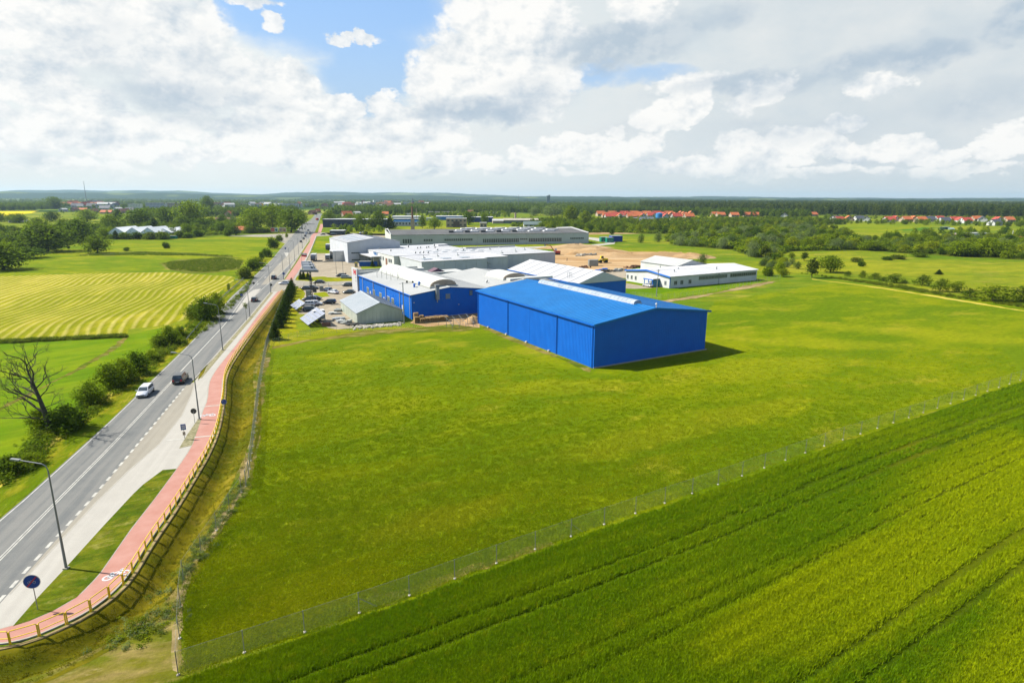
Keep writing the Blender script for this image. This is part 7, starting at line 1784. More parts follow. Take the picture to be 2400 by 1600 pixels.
for k in range(420):
    p = A0.lerp(A1, r_.random()) + Vector((r_.gauss(0, .5), r_.gauss(0, .9), 0)); s_ = r_.uniform(.08, .34); a = r_.uniform(0, 3)
    rub.box(p.x - s_, p.y - s_ * .7, -.05, p.x + s_, p.y + s_ * .7, s_ * r_.uniform(.5, 1.3), a)
o = rub.build('rubble', STONE); o['kind'] = 'stuff'
g_ = G(747, 752); t = thing('site_trailer', 'white box trailer with a ramp standing beside the solar panels', 'trailer', g_, R(28)); MB().box(-1.4, -1.2, .6, 1.6, 1.3, 3.0).build('body', SIGNW, t); MB().box(-1.3, -1.25, .7, 1.5, -1.21, 2.9).build('end_door', LGREY, t); MB().box(-1.1, -1.0, .0, -.9, -.8, .59).build('leg', GREY, t)
for y in (-1.1, 1.2): MB().tube((.2, y - .1, .35), (.2, y + .1, .35), .35, .35, 12).build('wheel', TYRE, t)
MB().tube((-.2, -1.35, 2.6), (1.9, -2.3, .1), .07).build('tow_bar', SIGNW, t)
g_ = G(765, 764); t = thing('brick_pallet', 'pallet of brown bricks on the sandy yard', 'brick pallet', g_, R(15)); MB().box(-1.1, -.5, .0, 1.1, .5, .14).build('pallet', WOOD, t)
for k in range(4): MB().box(-1.05 + k * .53, -.45, .15, -1.05 + k * .53 + .5, .45, .95).build('brick_block', BRICKM, t)
r_ = random.Random(8)
for i, (px, by, lb, m, n) in enumerate(((785, 736, 'white wrapped sheets heaped by the back wall of the metal shed', RUBW, 7), (795, 748, 'heap of crumpled grey sheets beside the metal shed', GALVR, 9), (808, 757, 'long bundle of pale foil and panels at the shed corner', RUBW, 10), (824, 763, 'dark covered bundle against the metal shed corner', SIGNK, 5), (789, 729, 'small grey crates behind the metal shed', LGREY, 4))):
    g_ = G(px, by); mb = MB()
    for k in range(n): x, y, z = r_.uniform(-1.3, 1.3), r_.uniform(-.8, .8), r_.uniform(0, .7); w_, d, h = r_.uniform(.4, 1.1), r_.uniform(.3, .7), r_.uniform(.08, .5); mb.box(x - w_, y - d, z * .5, x + w_, y + d, z * .5 + h, r_.uniform(0, 3))
    tag(mb.build('material_heap', m, None, False, g_), lb, 'heap')
# containers
def container(label, px, by, rot, m, L=6, Wd=2.4, H=2.6, mark=False):
    g_ = G(px, by); t = thing('container', label, 'container', g_, R(rot)); MB().box(0, 0, .12, L, Wd, H).build('body', m, t); MB().box(-.04, -.04, H, L + .04, Wd + .04, H + .08).build('roof', LGREY, t)
    mb = MB()
    for k in range(14): mb.box(.2 + k * (L - .4) / 14, -.05, .3, .2 + k * (L - .4) / 14 + .18, -.003, H - .2)
    mb.build('side_rib', m, t)
    if mark: MB().box(1.6, -.07, .9, 3.9, -.055, 1.0).box(1.6, -.07, 1.8, 3.9, -.055, 1.9).box(1.6, -.07, 1.01, 1.7, -.055, 1.79).box(3.8, -.07, 1.01, 3.9, -.055, 1.79).build('white_mark', SIGNW, t); MB().box(0, -.06, .12, L, -.055, .35).build('white_band', SIGNW, t)
    return t
container('green container with a white mark, at the end of the row on the service road', 1409, 567.5, 6, GREENM, 5.2, 6, 3.6, True); container('green container between its green neighbour and the blue one', 1422.5, 568.8, 6, GREENM, 5.2, 6, 3.6, True); container('tall blue container behind the green ones', 1434, 567, 6, mat('container_blue', (.01, .07, .38)), 8.2, 9, 4.4)
container('long blue skip container before the works canopy', 842, 624.5, 8, mat('skip_blue', (.01, .12, .5)), 8.5, 3, 2.3); container('green skip at the edge of the pasture beside the greenhouses', 391, 560, -4, GREENM, 7, 3, 2.4)
g_ = G(835, 626); t = thing('gas_cage', 'small yellow cage at the corner of the grey hall', 'cage', g_); MB().box(-.6, -.5, 0, .6, .5, 2.3).build('cage', YELM, t); MB().box(-.4, -.52, .3, .4, -.505, 2.0).build('door', GREY, t)
# flag
g_ = G(709, 634); t = thing('flagpole', 'flagpole with a white and red flag beside the cycle path', 'flagpole', g_); MB().tube((0, 0, 0), (0, 0, 8.2), .07, .05).build('pole', LGREY, t)
def wave(z0, z1):
    v = []; f = []
    for i in range(9):
        x = i * .3; y = .18 * math.sin(i * .9); dz = -.03 * i; v += [(x + .08, y, z0 + dz), (x + .08, y, z1 + dz)]
    for i in range(8): f.append((2 * i, 2 * i + 2, 2 * i + 3, 2 * i + 1))
    mb = MB(); mb.v = v + [(a, b_ + .02, c_) for a, b_, c_ in v]; mb.f = f + [tuple(k + 18 for k in reversed(q)) for q in f]; return mb
wave(7.2, 8.0).build('flag_white', SIGNW, t); wave(6.4, 7.19).build('flag_red', SIGNR, t)

# ---------------------------------------------------------------- people
def person(label, px, by, cloth, heading=0, h=1.75):
    g_ = G(px, by); t = thing('person', label, 'person', g_, R(heading)); s_ = h / 1.75
    V_ = [(0, 0, .95), (0, 0, 1.15), (0, 0, 1.40), (0, 0, 1.52), (0, .02, 1.64), (0, .03, 1.74), (-.1, 0, .9), (-.11, .04, .5), (-.12, .0, .08), (-.12, .14, .03), (.1, 0, .9), (.11, .1, .5), (.12, .16, .08), (.12, .3, .03), (-.2, 0, 1.40), (-.25, -.02, 1.13), (-.24, .08, .9), (.2, 0, 1.40), (.25, -.04, 1.13), (.24, .06, .9)]
    E_ = [(0, 1), (1, 2), (2, 3), (3, 4), (4, 5), (0, 6), (6, 7), (7, 8), (8, 9), (0, 10), (10, 11), (11, 12), (12, 13), (2, 14), (14, 15), (15, 16), (2, 17), (17, 18), (18, 19)]
    rr2 = [.15, .14, .17, .06, .10, .07, .10, .07, .05, .04, .10, .07, .05, .04, .07, .05, .035, .07, .05, .035]
    me = bpy.data.meshes.new('body'); me.from_pydata([tuple(c_ * s_ for c_ in v) for v in V_], E_, []); o = bpy.data.objects.new('body', me); C.objects.link(o); o.parent = t; me.materials.append(cloth)
    sk = o.modifiers.new('skin', 'SKIN'); me.skin_vertices or bpy.context.view_layer.update()
    if not me.skin_vertices:
        bpy.context.view_layer.objects.active = o; bpy.ops.mesh.customdata_skin_add()
    for i, r_ in enumerate(rr2): me.skin_vertices[0].data[i].radius = (r_ * s_, r_ * s_)
    me.skin_vertices[0].data[0].use_root = True
    ss = o.modifiers.new('sub', 'SUBSURF'); ss.levels = 1; ss.render_levels = 1
    MB().tube((0, .02, 1.55 * s_), (0, .03, 1.74 * s_), .085 * s_, .095 * s_, 8).build('face', SKIN, t); MB().tube((0, .0, 1.68 * s_), (0, .0, 1.8 * s_), .11 * s_, .06 * s_, 8).build('hair', BLACK, t)
    return t
person('person in dark clothes standing beside the silver-green estate car', 811, 648, CLOTHD, 60); person('dark-clothed person standing alone in the sand pit', 1329, 612, CLOTHD, 120)
person('person in dark clothes walking behind the yard fence by the lane', 739, 671, CLOTHD, 30)

# ---------------------------------------------------------------- sand pit: machines, heaps
g_ = G(1411, 616); t = thing('wheel_loader', 'yellow wheel loader with its bucket lowered in the sand pit', 'loader', g_, R(192))
MB().box(-2.9, -1.0, 1.0, -.4, 1.0, 2.3).build('engine_body', YELM, t); MB().box(-.3, -.9, .9, 1.6, .9, 1.7).build('front_frame', YELM, t); MB().hexa([(-.6, -.8, 2.3), (1.0, -.8, 2.3), (1.0, .8, 2.3), (-.6, .8, 2.3), (-.5, -.7, 3.6), (.8, -.7, 3.6), (.8, .7, 3.6), (-.5, .7, 3.6)]).build('cab', YELM, t)
MB().box(-.4, -.82, 2.5, .8, -.79, 3.4).build('cab_window', GLASS, t); MB().box(-.4, .79, 2.5, .8, .82, 3.4).build('cab_window', GLASS, t)
for x in (-1.9, 1.2):
    for y in (-1.1, 1.1): MB().tube((x, y - .3, .8), (x, y + .3, .8), .8, .8, 14).build('wheel', TYRE, t)
for y in (-.5, .5): MB().tube((1.0, y, 1.8), (3.4, y, .8), .14).build('lift_arm', YELM, t)
MB().prism([(3.2, -1.3, .1), (4.5, -1.3, .05), (4.4, -1.3, .25), (3.6, -1.3, .5), (3.5, -1.3, 1.3), (3.2, -1.3, 1.4)], (0, 2.6, 0)).build('bucket', YELM, t)
g_ = G(1305, 597); t = thing('excavator', 'red crawler excavator with raised arm at the corner of the works', 'excavator', g_, R(165))
for y in (-1.1, .6): MB().prism([(-1.8, y, .1), (1.8, y, .1), (2.1, y, .5), (1.8, y, .9), (-1.8, y, .9), (-2.1, y, .5)], (0, .5, 0)).build('track', TYRE, t)
MB().box(-2.0, -1.2, 1.0, 1.4, 1.2, 2.3).build('house', REDM, t); MB().box(.2, -1.15, 2.3, 1.4, -.1, 3.6).build('cab', SIGNW, t); MB().box(.3, -1.17, 2.5, 1.3, -1.155, 3.4).build('cab_window', GLASS, t)
MB().tube((1.2, .4, 1.8), (3.6, .4, 5.0), .28, .24).build('boom', REDM, t); MB().tube((3.6, .4, 5.0), (7.0, .4, 6.0), .2, .16).build('dipper', REDM, t); MB().prism([(6.8, .0, 6.0), (7.4, .0, 5.8), (7.3, .0, 4.8), (6.7, .0, 5.0)], (0, .9, 0)).build('bucket', GREY, t)
container('small grey site container beside the yellow loader', 1381, 624, 10, LGREY, 4.6, 2.4, 3.0)
for i, (px, by, rx, ry, h, lb) in enumerate(((1345, 596, 5, 3, 1.6, 'small round sand heap at the back of the pit'), (1400, 590, 60 / 3, 7, 2.6, 'long sand bank rising behind the pit on the grey hall side'), (1470, 603, 22, 6, 2.4, 'long sand bank behind the yellow loader'), (1560, 603, 26, 6, 3.0, 'rough earth mound behind the grey storage shed'), (1620, 604, 16, 7, 2.6, 'last earth mound beside the silvery willow'), (1348, 582, 26, 5, 2.8, 'grassy-edged sand bank at the back corner of the pit'), (1400, 549, 40, 4, 1.5, 'low dirt bank in front of the tree belt'), (1445, 597, 12, 5, 1.6, 'small sand ridge in the middle of the pit'))):
    heap('sand_bank', lb, px, by, rx, ry, h, GR['sand'], 20 + i, 'mound', rot=-8 + 4 * i)
r_ = random.Random(31)
for i, (px, by, m, lb) in enumerate(((1360, 600, STONE, 'white concrete pieces at the back of the pit'), (1378, 598, STONE, 'pale blocks heaped beside the small sand heap'), (1392, 598, LGREY, 'grey pipes lying at the back of the pit'), (1372, 628, RUST, 'rusty scrap beside the site container'), (1425, 637, SIGNK, 'dark scrap heap before the pale office yard'), (1440, 636, RUBW, 'mixed pale scrap in the pale office yard'), (1455, 634, LGREY, 'white tank and scrap beside the pale office'), (1478, 628, RUST, 'rusty containers by the grass patch at the pit'), (1494, 626, RUST, 'long rusty scrap by the grey storage shed'), (1410, 634, BLUEO, 'blue plastic scrap near the white tent hall'))):
    g_ = G(px, by); mb = MB()
    for k in range(9): x, y = r_.uniform(-2.6, 2.6), r_.uniform(-1.2, 1.2); w_, d, h = r_.uniform(.3, 1.1), r_.uniform(.2, .6), r_.uniform(.3, 1.3); mb.box(x - w_, y - d, -.05, x + w_, y + d, h, r_.uniform(0, 3))
    tag(mb.build('scrap_heap', m, None, False, g_), lb, 'scrap heap')

# ---------------------------------------------------------------- houses
HP = {}
def house_proto(kind, wall, roof, L=11, W_=8.5, e=3.2, r_=6.6, dormer=False):
    t = thing('house', 'x', 'house', (0, 0, -80))
    MB().prism([(-L / 2, -W_ / 2, 0), (-L / 2, W_ / 2, 0), (-L / 2, W_ / 2, e), (-L / 2, 0, r_ - .15), (-L / 2, -W_ / 2, e)], (L, 0, 0)).build('wall', wall, t)
    mb = MB(); o_ = .5; sl = (r_ - e) / (W_ / 2)
    for s_ in (1, -1): mb.hexa([(-L / 2 - o_, s_ * (W_ / 2 + o_), e - sl * o_), (L / 2 + o_, s_ * (W_ / 2 + o_), e - sl * o_), (L / 2 + o_, 0, r_), (-L / 2 - o_, 0, r_), (-L / 2 - o_, s_ * (W_ / 2 + o_), e - sl * o_ + .2), (L / 2 + o_, s_ * (W_ / 2 + o_), e - sl * o_ + .2), (L / 2 + o_, 0, r_ + .2), (-L / 2 - o_, 0, r_ + .2)])
    rf = mb.build('roof', roof, t); MB().box(L * .2, .3, r_ - 1.2, L * .2 + .6, .9, r_ + .9).build('chimney', BRICKM, rf)
    for x in (-L * .32, -L * .02, L * .28): MB().box(x - .6, -W_ / 2 - .04, 1.0, x + .6, -W_ / 2 - .005, 2.3).build('window', GLASS, t)
    for y in (-1.6, 1.2): MB().box(-L / 2 - .04, y - .5, 3.3, -L / 2 - .005, y + .5, 4.5).build('window', GLASS, t); MB().box(L / 2 + .005, y - .5, 3.3, L / 2 + .04, y + .5, 4.5).build('window', GLASS, t)
    MB().box(L * .1, -W_ / 2 - .04, 0, L * .1 + 1, -W_ / 2 - .005, 2.1).build('door', BRICKM, t)
    HP[kind] = t; KC[t.name] = [(x, kids(x)) for x in kids(t)]; return t
house_proto('orange', BEIGE, TILE_O); house_proto('red', WHITEW, TILE_R); house_proto('dark', WHITEW, TILE_D); house_proto('brown', PINKR, TILE_B); house_proto('white', WHITEW, CREAMR, e=4.4, r_=6.2)
hused = set()
def house(kind, px, by, rot, label, group=None, s=(1, 1, 1)):
    g_ = G(px, by); pr_ = HP[kind]
    if kind not in hused: hused.add(kind); pr_.location = (g_.x, g_.y, 0); pr_.rotation_euler = (0, 0, R(rot)); pr_['label'] = label; pr_.scale = s; r_ = pr_
    else: r_ = dup(pr_, (g_.x, g_.y, 0), R(rot), label, None, s)
    if group: r_['group'] = group
    return r_
r_ = random.Random(41)
# village before the forest, on the right
VR = [(1965, 519, 'red', 20, 'red-roofed house, first of the far village row beyond the rough field'), (1988, 516, 'orange', 70, 'orange-roofed gabled house second in the far village row'), (2012, 516.5, 'dark', 10, 'pale grey-roofed house in the far village row'), (2030, 517, 'dark', 60, 'small grey-roofed house beside the pale grey one'),
      (2083, 519, 'red', 5, 'wide red-roofed house in the middle of the far village row'), (2097, 517, 'red', 80, 'red-roofed house touching the wide red one'), (2122, 518, 'orange', 15, 'long orange-roofed house in the far village row'), (2140, 517, 'orange', 75, 'orange house with a gable next to the long orange one'), (2157, 519, 'orange', 10, 'low orange-roofed annex house'),
      (2177, 518, 'dark', 5, 'dark-roofed house between the orange and red houses'), (2200, 517, 'red', 15, 'small red-roofed house behind the dark one'), (2212, 521, 'dark', 8, 'lower dark-roofed house in front of the small red one'), (2234, 519, 'red', 10, 'red-roofed house with two gables near the hedge end'), (2250, 520, 'red', 70, 'second gabled red house near the hedge end'), (2262, 521.5, 'red', 10, 'dark red-roofed house at the end of the gabled pair'),
      (2286, 517, 'orange', 10, 'orange house farther down the village row'), (2302, 518, 'dark', 60, 'dark-roofed house next to the lone orange one'), (2337, 519.5, 'red', 75, 'red-roofed white house with a gable before the forest'), (2362, 519, 'orange', 12, 'big orange-red roofed white house, last in the row'), (2330, 527, 'dark', 20, 'small dark-roofed house in the hedge below the last houses'), (1957, 517, 'dark', 30, 'dark-roofed house at the near end of the far village row'),
      (1905, 505.5, 'orange', 20, 'orange roof half hidden in trees at the forest edge'), (1838, 509, 'dark', 60, 'dark roof glimpsed between the trees at the forest edge')]
for px, by, kd, rt, lb in VR: house(kd, px, by + 1.5, rt, lb, None, (1.25, 1.2, 1.15))
# village behind the belt, centre right
gl = {'orange': 'orange-roofed house in the dense village behind the tree belt', 'red': 'red-roofed house in the dense village behind the tree belt'}
VH = []
for i in range(34):
    px = 1408 + i * 6.6 + r_.uniform(-2, 2); by = 506.5 + (i * 5 % 4) * 2.2
    if px > 1625: continue
    kd = 'orange' if r_.random() < .6 else 'red'; VH.append((house(kd, px, by, r_.choice((5, 15, 75, 85)), gl[kd], 'houses of the dense village', (1.35, 1.25, 1.35)), {'orange': 'orange-roofed house', 'red': 'red-roofed house'}[kd]))
relabel(VH, [(1420, 507, 'the thin dark mast'), (1459, 512, 'the small cream house'), (1490, 512, 'the low white shed row'), (1520, 514, 'the long white workshop'), (1544, 512, 'the blue silo'), (1581, 514, 'the small cream hall'), (1609, 514, 'the blue-fascia hall')])
for px, by, lb in ((1676, 507, 'orange-roofed house alone between the trees right of the dense village'), (1688, 508, 'second orange-roofed house beside the lone one'), (1720, 508.5, 'orange roof in the trees before the forest'), (1752, 508, 'long orange-tiled house before the forest'), (1768, 508, 'white house with orange roof at the forest edge')): house('orange', px, by, 10, lb, None, (1.3, 1.2, 1.2))
# town to the left
for px, by, kd, rt, lb, s_ in ((149, 496, 'white', 80, 'white gabled house standing at the field edge', (1.1, 1.2, 1.1)), (176, 495, 'brown', 80, 'white house with a brown gable beside the long tiled barn', (1.1, 1.2, 1.2)), (196, 494, 'orange', 5, 'long low barn with an orange roof beside the brown gabled house', (1.5, 1, .9)), (222, 498, 'brown', 75, 'pinkish gabled house behind the brownish tree', (1.1, 1.1, 1.1)),
                               (248, 493, 'dark', 3, 'big house with a wide dark roof', (2.0, 1.4, 1.6)), (251, 501, 'orange', 5, 'low house with orange tiles before the big dark roof', (1.7, 1.2, 1.0)), (277, 495, 'white', 70, 'white house to the right of the big dark roof', (1.3, 1.2, 1.3)), (292, 500, 'brown', 60, 'pinkish block of flats behind the greenhouses', (1.5, 1.2, 1.3)), (305, 497, 'dark', 10, 'dark-roofed house beside the pinkish block', (1.4, 1.2, 1.3)), (540, 512 - 4, 'orange', 85, 'tall orange gabled house behind the grove', (1.2, 1.3, 1.4)), (532, 487, 'red', 60, 'big house with a red hipped roof on the skyline', (2.2, 1.8, 1.8)), (558, 494, 'orange', 30, 'orange house among the trees before the town', (1.1, 1.1, 1.1)),
                               (22, 489, 'brown', 40, 'reddish roof in the trees beyond the rape field', (1.6, 1.3, 1.2)), (573, 545, 'orange', 4, 'cottage with a long weathered red-tiled roof by the grove', (1.5, 1.0, .85)), (524, 518, 'brown', 2, 'low brown-roofed shed in the grove clearing', (1.7, .8, .7)), (733, 503, 'brown', 70, 'beige house beside the far end of the road', (1.3, 1.1, 1.2)), (745, 499, 'orange', 60, 'narrow beige house behind the one by the road end', (.9, .9, 1.2)),
                               (813, 510, 'orange', 40, 'steep orange-roofed house among the trees behind the long white store', (1.4, 1.2, 1.5)), (836, 505, 'white', 60, 'pale house with a grey roof behind the tree row', (1.2, 1.1, 1.1)), (903, 506, 'orange', 5, 'house with salmon-coloured roof near the brick chimney', (1.0, 1.0, 1.1)), (813, 487, 'red', 20, 'reddish church-like house in the far town', (2, 1.8, 1.8)), (1103, 500, 'brown', 5, 'brown-roofed house behind the stone gatehouse', (1.0, 1.0, 1.0))):
    house(kd, px, by, rt, lb, None, s_)
tl = {'white': 'pale house in the hazy far town', 'brown': 'brownish house in the hazy far town', 'orange': 'orange-roofed house in the hazy far town', 'red': 'red-roofed house in the hazy far town', 'dark': 'dark-roofed house in the hazy far town'}
TH = []
for i in range(70):
    px = r_.choice((r_.uniform(150, 280), r_.uniform(480, 720), r_.uniform(780, 1020), r_.uniform(540, 1010))); by = r_.uniform(478, 489)
    kd = r_.choice(('white', 'white', 'brown', 'orange', 'red', 'dark')); TH.append((house(kd, px, by, r_.uniform(0, 90), tl[kd], 'houses of the far town', (r_.uniform(1.3, 2.6), 1.5, r_.uniform(1.4, 2.3))), {'white': 'pale far house', 'brown': 'brownish far house', 'orange': 'orange-roofed far house', 'red': 'red-roofed far house', 'dark': 'dark-roofed far house'}[kd]))
relabel(TH, [(204, 482, 'the tall thin mast'), (248, 485, 'the big dark-roofed house'), (290, 488, 'the pinkish block of flats'), (315, 484, 'the left grey slab block'), (487, 484, 'the tallest skyline tree'), (506, 482, 'the long block by the skyline tree'), (532, 486, 'the red hipped roof'), (570, 484, 'the orange house among trees'), (640, 482, 'the highest billboard tree'), (677, 484, 'the white block behind the billboards'), (733, 490, 'the road end'), (813, 485, 'the reddish church-like house'), (846, 482, 'the white town hall'), (889, 478, 'the pale far flats'), (927, 480, 'the pinkish far flats'), (967, 484, 'the church spire'), (1003, 486, 'the thin shed row')])
OH = []
for i in range(12):
    px = 152 + i * 10.5; OH.append((house('orange', px, 480.5 + (i % 3), 5, 'x', 'orange roofs of the far estate', (2.2, 1.4, 1.4)), 'orange estate roof'))
relabel(OH, [(160, 480, 'the white gabled field house'), (204, 481, 'the tall thin mast'), (250, 481, 'the big dark-roofed house'), (225, 481, 'the pinkish gabled house')])

def block(name, label, cat, px0, px1, by, ty, depth, wall, roof, rows=0, colsn=0, gable=0, rot_=None, wmat=GLASS, parap=True):
    "flat or gabled block seen front-on between two pixels"
    a, b_ = G(px0, by), G(px1, by); L = (b_ - a).length; h = height_at((px0 + px1) / 2, by, ty); t = thing(name, label, cat, a, math.atan2(b_.y - a.y, b_.x - a.x))
    MB().box(0, 0, 0, L, depth, h - gable).build('wall', wall, t)
    if gable: MB().prism([(-.3, -.4, h - gable), (-.3, depth + .4, h - gable), (-.3, depth / 2, h)], (L + .6, 0, 0)).build('roof', roof, t)
    else: MB().box(-.2, -.2, h + .002, L + .2, depth + .2, h + .35).build('roof', roof, t)
    if rows:
        src = None; pl = []; hh_ = (h - gable) / rows
        for r2 in range(rows):
            for c_ in range(colsn):
                x = L * (c_ + .28) / colsn; z = hh_ * (r2 + .35)
                if src is None: src = MB().box(0, -.06, 0, L / colsn * .5, -.01, hh_ * .42).build('window', wmat, t); src.location = (x, 0, z)
                else: pl.append(((x, 0, z), 0))
        copies(src, pl, t)
    return t
block('apartment_block', 'long grey slab block of flats, left one of the pair', 'apartment block', 301, 330, 491, 478, 14, GREYL, LGREY, 4, 8)
block('apartment_block', 'long pale blue-grey block of flats behind the tall grove', 'apartment block', 343, 388, 494, 475.5, 14, GREYW, LGREY, 5, 14)
block('apartment_block', 'cream block of flats joined to the blue-grey one', 'apartment block', 388, 430, 490, 476, 14, BEIGE, CREAMR, 4, 10)
block('apartment_block', 'long white block of the far town beside the skyline tree', 'apartment block', 497, 516, 486, 475, 12, PINKR, TILE_R, 3, 6)
block('apartment_block', 'white block of the town behind the billboards', 'apartment block', 655, 700, 488, 477.5, 14, WHITEW, LGREY, 3, 12)
block('apartment_block', 'pale flats on the far edge of the town before the hills', 'apartment block', 876, 902, 474.8, 469.5, 30, WHITEW, LGREY, 3, 8)
block('apartment_block', 'pinkish flats on the far edge of the town', 'apartment block', 916, 938, 476.5, 471, 30, PINKR, LGREY, 3, 8)
block('apartment_block', 'white hall in the town behind the orange steep roof', 'hall', 820, 846, 483, 476.5, 20, WHITEW, CREAMR)
for i, (x0, x1, by, ty, wm_, lb) in enumerate(((590, 612, 487, 478, WHITEW, 'white town block left of the billboard trees'), (560, 578, 484, 477, BEIGE, 'cream town block beside the orange house among trees'), (704, 722, 486, 478, WHITEW, 'white town block right behind the big roadside tree'), (752, 768, 484, 477, BEIGE, 'cream block behind the far end of the road'), (778, 800, 486, 478.5, WHITEW, 'white block behind the tall dark roadside tree'), (856, 872, 483, 476, PINKR, 'pinkish block next to the white town hall'), (944, 960, 481, 474, WHITEW, 'white block just left of the church spire'), (984, 1000, 483, 476, BEIGE, 'cream block right of the church spire'), (470, 482, 486, 477.5, WHITEW, 'white block left of the tallest skyline tree'), (255, 275, 486, 479, WHITEW, 'white block behind the big dark-roofed house'))): block('apartment_block', lb, 'apartment block', x0, x1, by, ty, 14, wm_, LGREY, 3, 6)
block('warehouse', 'pale roofed barn glimpsed behind the field houses', 'barn', 198, 218, 483, 478, 30, WHITEW, CREAMR)
block('warehouse', 'long dark-walled store with a white roof behind the row of trees', 'warehouse', 757, 905, 533, 514.5, 22, mat('navy_cladding', (.03, .045, .10), (.05, .06, .12), .1), WROOF, 2, 30)
block('warehouse', 'low dark shed in front of the long white-roofed store', 'shed', 773, 806, 549, 541, 10, DGREY, GREYL)
block('warehouse', 'small white kiosk hall before the long store', 'shed', 792, 797, 529, 523, 6, SIGNW, CREAMR)
block('workshop', 'white workshop with a blue upper storey next to the brick chimney', 'workshop', 919, 986, 530, 519.5, 12, SIGNW, BLUER, 1, 9)
block('workshop', 'blue-roofed upper part of the works behind the white workshop', 'workshop', 922, 990, 524, 513.5, 14, mat('mid_blue', (.04, .17, .42)), WROOF)
block('warehouse', 'long low white-roofed hall behind the brick chimney', 'warehouse', 918, 990, 512, 508, 40, GREYL, WROOF)
block('warehouse', 'blue-fronted hall with a jagged white roof behind the stone gatehouse', 'warehouse', 1022, 1090, 516, 507.5, 30, mat('mid_blue2', (.03, .22, .55)), WROOF)
block('warehouse', 'small white-roofed hall left of the blue-fronted one', 'warehouse', 999, 1016, 517, 511, 12, GREYW, WROOF)
block('warehouse', 'dark blue hall with a white roof and a tree in front', 'warehouse', 1103, 1156, 521, 509.5, 26, mat('deep_blue', (.01, .05, .22)), WROOF)
block('warehouse', 'pale sheds in a thin row behind the yards', 'shed', 1004, 1078, 500.5, 496.5, 10, BEIGE, CREAMR)
block('warehouse', 'white shed at the foot of the dark woods', 'shed', 930, 956, 499.5, 494.5, 14, WHITEW, WROOF)
block('warehouse', 'small white shed beside the white one at the woods', 'shed', 949, 964, 504.5, 501, 10, WHITEW, CREAMR)
block('gatehouse', 'beige stone gatehouse with a dark central doorway', 'gatehouse', 1046, 1094, 533, 512.5, 14, BEIGE, CREAMR, 2, 5)
g_ = G(1070, 533.2); t = thing('gate', 'tall brown gate in the middle of the stone gatehouse', 'gate', g_); MB().box(-3.4, -.4, 0, 3.4, -.1, 6.6).build('leaf', mat('brown_gate', (.13, .09, .07)), t)
block('gatehouse', 'small cream building with one dark window beside the skylights', 'building', 1125, 1141, 536, 522.5, 10, BEIGE, CREAMR, 1, 2)
block('barn', 'long beige-roofed barn behind the small white house', 'barn', 1181, 1262, 524, 512, 14, mat('barn_grey', (.22, .25, .22)), mat('barn_roof', (.46, .42, .33), None, .2), gable=2.2)
block('barn', 'low beige barn with a white end by the bushes', 'barn', 1155, 1180, 524, 513.5, 14, BEIGE, CREAMR, gable=2)
block('house', 'white house with a green-grey roof behind the factory', 'house', 1228, 1270, 534, 519, 9, WHITEW, mat('green_roof', (.16, .22, .20), None, .3), 1, 4, gable=3.2)
block('warehouse', 'white shed on the forest side of the barn', 'shed', 1148, 1165, 501, 498, 12, WHITEW, WROOF)
block('warehouse', 'pale villa roof in the trees beyond the barn', 'shed', 1306, 1318, 501, 494, 8, BEIGE, CREAMR)
block('workshop', 'long white workshop with a grey roof in front of the dense village', 'workshop', 1504, 1536, 522, 509, 16, SIGNW, mat('slate', (.14, .16, .20), None, .3), 1, 6, gable=4.5)
g_ = G(1544, 519); t = thing('silo', 'light blue storage silo rising beside the white workshop', 'silo', g_); MB().tube((0, 0, 0), (0, 0, 11), 4.6, 4.6, 20).build('tank', mat('silo_blue', (.04, .24, .55), (.05, .3, .6), .2), t); MB().tube((0, 0, 11), (0, 0, 12), 4.6, .6, 20).build('top', mat('silo_blue'  , ()), t)
block('workshop', 'small blue block next to the silo', 'workshop', 1549, 1556, 519, 511, 8, mat('silo_blue', ()), CREAMR)
block('workshop', 'white low hall with a blue fascia beyond the tree belt', 'workshop', 1594, 1624, 521.5, 516, 14, SIGNW, BLUER, 1, 5)
block('workshop', 'white office cube with dark windows beyond the tree belt', 'office', 1638, 1664, 525, 517, 12, SIGNW, BLUER, 1, 5)
block('workshop', 'small cream hall beyond the tree belt', 'workshop', 1574, 1588, 521, 515, 10, BEIGE, CREAMR); block('wall', 'low cream wall in the belt of trees before the village', 'wall', 1671, 1704, 524, 520.5, 3, BEIGE, CREAMR)
block('workshop', 'small cream house at the left of the dense village', 'workshop', 1452, 1466, 514, 506, 10, BEIGE, CREAMR); block('workshop', 'white low shed row under the dense village', 'shed', 1474, 1503, 514.5, 511, 10, WHITEW, WROOF)
block('shed', 'long grey farm sheds beyond the hedge', 'shed', 2265, 2320, 554, 547, 10, GREYL, CREAMR); block('shed', 'pinkish farm shed beside the grey ones', 'shed', 2252, 2266, 554, 548.5, 8, PINKR, CREAMR); block('shed', 'dark shed on the green field', 'shed', 2212, 2226, 538, 532.5, 6, mat('teal', (.03, .12, .15)), LGREY); block('shed', 'pale polytunnel on the green field', 'polytunnel', 2228, 2238, 538.5, 534, 6, mat('poly', (.3, .42, .38)), mat('poly', ()), gable=1.2); block('shed', 'orange-tiled shed at the picture edge beyond the hedge', 'shed', 2382, 2420, 560, 556, 8, PINKR, TILE_O)
block('house', 'white bungalow behind the two domed trees', 'house', 20, 60, 522, 515.5, 8, WHITEW, CREAMR, 1, 6, gable=2)
